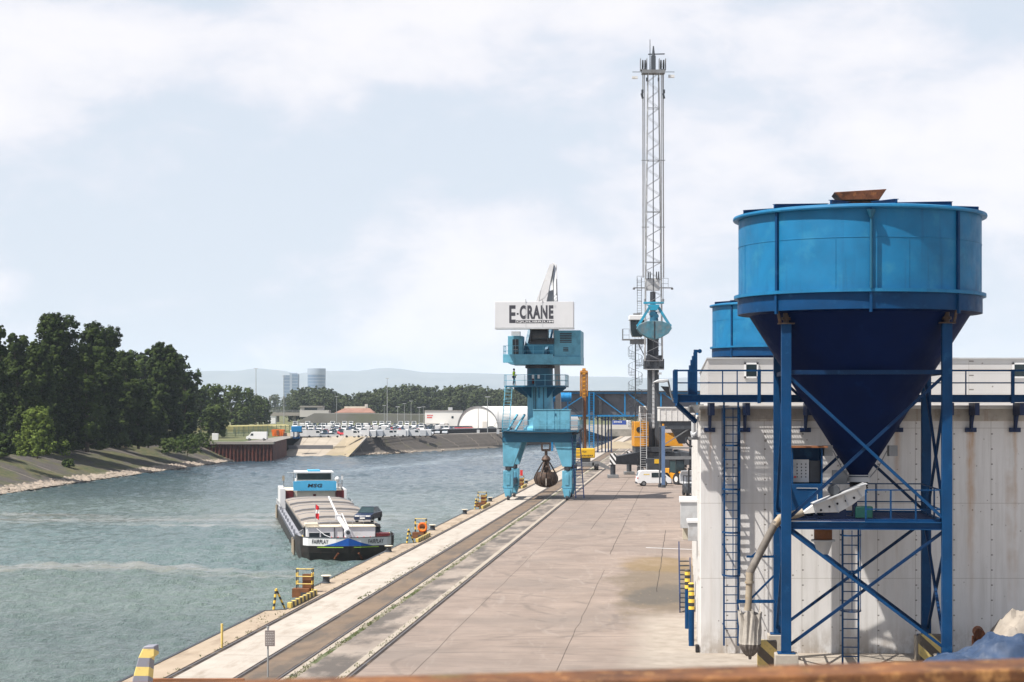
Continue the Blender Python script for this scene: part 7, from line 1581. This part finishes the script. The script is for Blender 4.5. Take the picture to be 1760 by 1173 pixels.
# towers
def tower(px0, px1, pyt, Y, name, lab, rnd):
    a, b = ap(px0, pyt, Y), ap(px1, pyt, Y); t = thing(name, lab, 'tower', ((a.x + b.x) / 2, Y, ZF)); w = (b.x - a.x) / 2; h = a.z - ZF
    if rnd: m = MB().cyl((0, w, 0), (0, w, h * .86), w, n=48); m.build('shaft', 'tower_far', t); MB().cyl((0, w, h * .86), (0, w, h), w * 1.02, n=48).build('crown', 'tower_far2', t); g_ = MB()
    else: m = MB().bx(-w, w * .0, 0, 30, 0, h * .97); m.bx(0, w, -2, 28, 0, h); m.build('shaft', 'tower_far', t); g_ = MB().bx(-w * .1, w * .2, -2.4, -2.1, 0, h); g_.bx(-w * .2, w * .8, 4, 20, h, h + 3)
    k = int(h / 7)
    for i in range(1, k):
        z = i * h / k
        if rnd: g_.cyl((0, w, z), (0, w, z + 1.2), w * 1.012, n=48)
        else: g_.bx(-w - .1, 0, -.4, 0, z, z + 1.0); g_.bx(0, w + .1, -2.4, -2, z, z + 1.0)
    g_.build('floor_bands', 'tower_far2', t)
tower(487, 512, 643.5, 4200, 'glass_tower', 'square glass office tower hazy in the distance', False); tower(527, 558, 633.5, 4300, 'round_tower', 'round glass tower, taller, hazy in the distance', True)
# hills
n = NT('hill_woods_with_haze'); M['hill'] = n.done(n.mix(n.rng(n.noise(.004, 8, .6), .4, .6), (0.085, 0.105, 0.115), (0.115, 0.13, 0.135)), .95)  # woods paled, part of the distance haze is put into the colour
m = MB(); prof = [(-600, 652), (0, 648), (200, 646), (330, 640), (400, 641), (440, 637), (480, 639), (510, 645), (560, 642), (600, 639), (680, 637), (730, 642), (800, 644), (860, 645), (950, 650), (1050, 650), (1100, 652), (1250, 650), (1500, 655), (2400, 660)]
def hpy(px):
    for (a, b), (c_, d) in zip(prof, prof[1:]):
        if px <= c_: s_ = (px - a) / (c_ - a); s_ = s_ * s_ * (3 - 2 * s_); return b + (d - b) * s_
    return 660
vs = []; NX, NY = 240, 10; rr = random.Random(2)
for j in range(NY + 1):
    v = j / NY
    for i in range(NX + 1):
        px = -600 + 3000 * i / NX; top = ap(px, hpy(px), 15000); hgt = top.z; s_ = math.sin(min(1, v * 1.25) * math.pi / 2) if v < .8 else 1
        x = (px - CX) * 15000 / F * (.80 + .2 * v); vs.append((max(-9450, min(9450, x)), 12400 + 2600 * v + 60 * math.sin(i * .6), -2 + (hgt + 2) * s_ * (1 + .05 * (mnoise.noise(Vector((i * .2, j * .7, 0)))) * (v < 1))))
m.add(vs, [(j * (NX + 1) + i, j * (NX + 1) + i + 1, (j + 1) * (NX + 1) + i + 1, (j + 1) * (NX + 1) + i) for j in range(NY) for i in range(NX)]); struct('hills', m, 'hill')
# lorry and bits behind the harbour crane, end of the basin
q = ap(1064, 735, 790); t = thing('articulated_lorry', 'blue curtain sided lorry with white cab far behind the harbour crane', 'lorry', q); sc = 790 / F
m = MB().bx(-11 * sc, 12 * sc, 0, 2.5, .8, 12 * sc); b1 = m.build('trailer', pm('royal_blue_curtain', (0.02, .06, .30), .5), t); m = MB()
for x_ in (-9, -6.6, -4.4, -1.8, .6, 3.0): m.bx(x_ * sc, (x_ + 1.7) * sc, -.05, -.01, 2.0 + .04 * (x_ % 3), 2.6)
m.build('white_marks', 'white', b1)
m = MB().bx(13 * sc, 20 * sc, 0, 2.5, .5, 3.0); m.build('cab', 'white', t, bevel=.2); 
for x in (-9, -5, 9, 17): MB().cyl((x * sc, -.1, .5), (x * sc, .3, .5), .5, n=14).build('wheel', 'black', t)
put('c', tuple(ap(1066, 739, 740)), R(180), 'w', COL[0][1], 'white car below the blue lorry far behind the harbour crane', None)
m = MB(); a = [qp(6, 640), qp(24, 640), qp(24, 700), qp(6, 700)]
M['gravel'] = pm('grey_gravel_slope', (0.24, 0.22, 0.19), .95, 0, .3, .3, dirt=(.12, .12, .08), da=.3)
m.prism([(ap(1040, 0, 600).x, 0), (ap(1044, 0, 600).x, 2.3), (ap(1120, 0, 600).x, 2.3), (ap(1126, 0, 600).x, 0)], 'y', 600, 740); m.build('gravel_bank', 'gravel', None, smooth=False)['kind'] = 'structure'
t = thing('sandy_heap', 'pale sandy heap on the quay behind the harbour crane', 'heap', gp(1072, 771)); m = MB()
for x, y, r_, h in ((-1, 3, 6, 1.6), (4, 6, 8, 2.0), (9, 3, 6, 1.4)): m.lathe([(r_, 0), (r_ * .7, h * .4), (r_ * .3, h * .85), (0, h)], 20, c=(x, y, 0))
m.build('heap', 'sand', t)

# ================================================================== TREES
def foliage(name, dark, light, sc=.35):
    n = NT(name); oi = n.n('ShaderNodeObjectInfo'); f = n.math('ADD', n.rng(n.noise(sc, 5, .65), .32, .68), n.math('MULTIPLY', n.math('SUBTRACT', oi.outputs['Random'], .5), .35), True)
    n.b.inputs['Specular IOR Level'].default_value = .06
    return n.done(n.mix(f, dark, light), .65)
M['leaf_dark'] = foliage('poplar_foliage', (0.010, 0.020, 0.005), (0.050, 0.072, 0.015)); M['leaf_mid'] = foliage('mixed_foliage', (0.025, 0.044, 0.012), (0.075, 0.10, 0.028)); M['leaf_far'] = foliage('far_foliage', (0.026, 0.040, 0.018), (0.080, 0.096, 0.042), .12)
M['leaf_willow'] = foliage('bright_willow_foliage', (0.055, 0.085, 0.014), (0.13, 0.17, 0.034), .8)
def tree_mesh(seed, Ht, Rw, base, lobes, leaf, per, kind='poplar', ncl=26):
    r_ = random.Random(seed); tr = MB(); cr = MB()
    tr.cyl((0, 0, -.3), (r_.uniform(-.3, .3), 0, Ht * .55), Ht * .022, Ht * .008, 8)
    pts = []
    for i in range(lobes):
        t = base + (1 - base) * ((i + .5) / lobes) ** .85; a = i * 2.4 + r_.uniform(-.5, .5)
        wd = {'poplar': (max(0.05, 1 - abs((t - .40) / .66) ** 2.6) ** .55), 'round': (max(0.05, 1 - abs((t - .48) / .60) ** 2.4) ** .5), 'bush': 1 - .6 * t}[kind]
        rad = Rw * max(.12, wd); off = rad * r_.uniform(.35, .66); ls_ = max(Rw * .33, rad * r_.uniform(.42, .6))
        c = Vector((off * math.cos(a), off * math.sin(a), min(t * Ht, Ht - ls_ * .75)))
        pts.append((c, ls_)); tr.cyl((0, 0, max(.2, t * Ht * .62)), c, Ht * .008, Ht * .002, 5)
    for c, ls_ in pts:
        for k in range(ncl):
            d = Vector((r_.gauss(0, 1), r_.gauss(0, 1), r_.gauss(0, 1) + .15)).normalized(); q = c + Vector((d.x, d.y, d.z * 1.25)) * ls_ * r_.uniform(.45, 1.05); cs = ls_ * r_.uniform(.16, .30)
            for _ in range(per):
                e = Vector((r_.gauss(0, 1), r_.gauss(0, 1), r_.gauss(0, 1))); e.normalize(); pnt = q + e * cs * r_.uniform(.5, 1.1)
                if pnt.z < .3: continue
                nrm = (e + d * .9 + Vector((r_.uniform(-.5, .5), r_.uniform(-.5, .5), r_.uniform(-.2, .6)))).normalized(); u = nrm.cross(Vector((r_.uniform(-1, 1), r_.uniform(-1, 1), 1))).normalized(); v = nrm.cross(u); s_ = leaf * r_.uniform(.55, 1.25)
                cr.add([pnt - u * s_, pnt + v * s_ * .55, pnt + u * s_, pnt - v * s_ * .55], [(0, 1, 2, 3)])
    return tr, cr
def tree(name, seed, Ht, Rw, base, lobes, leaf, per, mat, lab, loc, kind='poplar', group=None, ncl=26, cat='tree'):
    t = thing(name, lab, cat, loc, 0, group); a, b = tree_mesh(seed, Ht, Rw, base, lobes, leaf, per, kind, ncl); a.build('trunk', 'bark', t); b.build('crown', mat, t, smooth=False, fix=False); return t
TL = [(-8, 556, 24, 400, 'poplar tree cut by the left edge of the photo'), (30, 575, 24, 430, 'dark poplar second from the left edge, half behind its bigger neighbour'), (96, 546, 44, 418, 'biggest broad poplar rising above the bright green bush'), (66, 590, 30, 408, 'lower dark tree in front of the left side of the biggest poplar'), (172, 563, 42, 440, 'broad dark poplar right of the biggest one'), (150, 600, 30, 420, 'lower dark tree between the two broadest poplars'),
      (215, 607, 24, 462, 'narrow dark poplar in the dip of the left tree group'), (238, 655, 22, 450, 'low dark tree filling the gap before the pointed poplar'), (281, 595, 32, 480, 'pointed dark poplar at the right end of the tall group'), (318, 640, 18, 505, 'smaller dark tree leaning at the right edge of the tall group'), (255, 690, 26, 462, 'low dark tree at the foot of the pointed poplar')]
for i, (px, pt, hw, Y, lab) in enumerate(TL):
    Y -= 24
    q = ap(px, pt, Y); tree('poplar_tree', 30 + i, q.z - ZF, hw * Y / F * 1.15, .04, 24 if hw > 30 else 18, .31, 30 if hw > 30 else 26, 'leaf_dark', lab, (q.x, Y, ZF), ncl=62 if hw > 30 else 48)
for i, (px, Y) in enumerate([(-30, 440), (10, 470), (60, 480), (120, 500), (190, 510), (240, 520), (300, 545)]):
    q = ap(px, 640, Y); tree('poplar_tree', 60 + i, 24, 9, .03, 14, .6, 16, 'leaf_dark', 'dark tree deep in the shade behind the front row of poplars', (q.x, Y, ZF), group='shaded trees behind the poplars', ncl=30)
q = far(64, 786); tree('willow_bush', 5, 8.6, 5.4, .0, 16, .22, 26, 'leaf_willow', 'bright green bush below the tall poplars on the left bank', (q.x, q.y, ZF), 'bush', ncl=34, cat='bush')
for px, py, h, w, lab in ((205, 768, 3.2, 3.2, 'low green bush at the bank top under the dark trees'), (290, 776, 3.0, 3.6, 'dark green bush growing on the bank slope, left of two'), (322, 778, 3.6, 4.4, 'dark green bush growing on the bank slope beside the sheet piling'), (345, 768, 3.4, 4.2, 'round dark bush at the top of the bank before the white cabinet'), (118, 800, 1.4, 2.0, 'small weed clump low on the left bank'), (20, 780, 3.0, 4, 'dark bush at the left end of the bank top')):
    Y = 9.9 * F / (py - HY) if py < 795 else 12 * F / (py - HY); q = ap(px, py, Y); tree('bank_bush', int(px), h, w, .0, 9, .2, 16, 'leaf_mid', lab, (q.x, Y, q.z - .5), 'bush', ncl=22, cat='bush')
bp0 = None; rr = random.Random(9)
for k in range(34):
    Yb = 300 + k * 5.6 + rr.uniform(-2, 2); i0 = max(i for i, (a, b) in enumerate(TPs) if b <= Yb); (xa, ya), (xb, yb) = TPs[i0], TPs[min(i0 + 1, len(TPs) - 1)]
    xb_ = xa + (xb - xa) * (Yb - ya) / max(1, yb - ya) - rr.uniform(-.5, 3.5); lab, grp = 'leafy scrub bush in the dark undergrowth along the left bank top', 'undergrowth bushes along the left bank top'
    if bp0 is None: bp0 = tree('scrub_bush', 71, 3.0, 2.6, .0, 9, .22, 16, 'leaf_dark', lab, (xb_, Yb, ZF - .4), 'bush', grp, ncl=24, cat='bush'); t = bp0
    else: t = dup(bp0, (xb_, Yb, ZF - .4), rr.uniform(0, 6), lab, grp)
    s_ = rr.uniform(.6, 1.6); t.scale = (s_ * 1.2, s_ * 1.2, s_)
for i, (px, pt, hw, Y, lab) in enumerate([(366, 665, 26, 640, 'rounded green tree behind the palisade fence'), (372, 697, 20, 560, 'small leafy tree with visible trunk behind the fence'), (345, 668, 16, 620, 'green tree just right of the dark poplars'), (398, 666, 18, 760, 'hazy green tree left of the first lamp mast'), (420, 668, 20, 800, 'hazy tree behind the tall lamp mast'), (440, 684, 18, 820, 'hazy lower tree right of the tall lamp mast'), (455, 690, 12, 900, 'small hazy tree at the left end of the flyover'), (415, 700, 18, 760, 'pale green low tree below the flyover')]):
    q = ap(px, pt, Y); tree('leafy_tree', 90 + i, q.z - ZF, hw * Y / F * 1.1, .12, 14, .45, 16, 'leaf_mid', lab, (q.x, Y, ZF), 'round', ncl=26)
# far tree belt: three crowns shared by many trees
protos = []
belt = []
rr = random.Random(77)
def topline(px):
    pl = [(497, 690), (505, 675), (520, 667), (545, 665), (565, 669), (578, 680), (600, 676), (640, 673), (655, 665), (700, 664), (760, 668), (800, 664), (840, 668), (880, 670), (960, 676), (1200, 676)]
    for (a, b), (c_, d) in zip(pl, pl[1:]):
        if px <= c_: return b + (d - b) * (px - a) / (c_ - a)
    return 676
px = 500
while px < 1190:
    Y = rr.uniform(1150, 1300); belt.append((px, topline(px) + rr.uniform(-1, 5), Y)); px += rr.uniform(8, 13)
px = 505
while px < 900: belt.append((px, topline(px) + rr.uniform(10, 18), rr.uniform(1085, 1130))); px += rr.uniform(11, 16)
px = 440
while px < 1200: belt.append((px, 684 + rr.uniform(-4, 4), rr.uniform(1500, 1700))); px += rr.uniform(13, 20)
for k, (px, pt, Y) in enumerate(belt):
    q = ap(px, pt, Y); hgt = q.z - ZF; lab, grp = ('hazy tree in the long tree belt behind the car park', 'far belt of hazy trees')
    if len(protos) < 4:
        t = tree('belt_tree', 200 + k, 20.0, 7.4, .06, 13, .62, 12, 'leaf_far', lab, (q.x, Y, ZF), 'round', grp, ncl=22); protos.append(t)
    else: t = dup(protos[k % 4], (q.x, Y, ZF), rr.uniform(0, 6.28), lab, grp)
    s_ = hgt / 20.0; t.scale = (s_ * rr.uniform(.95, 1.25), s_ * 1.1, s_)
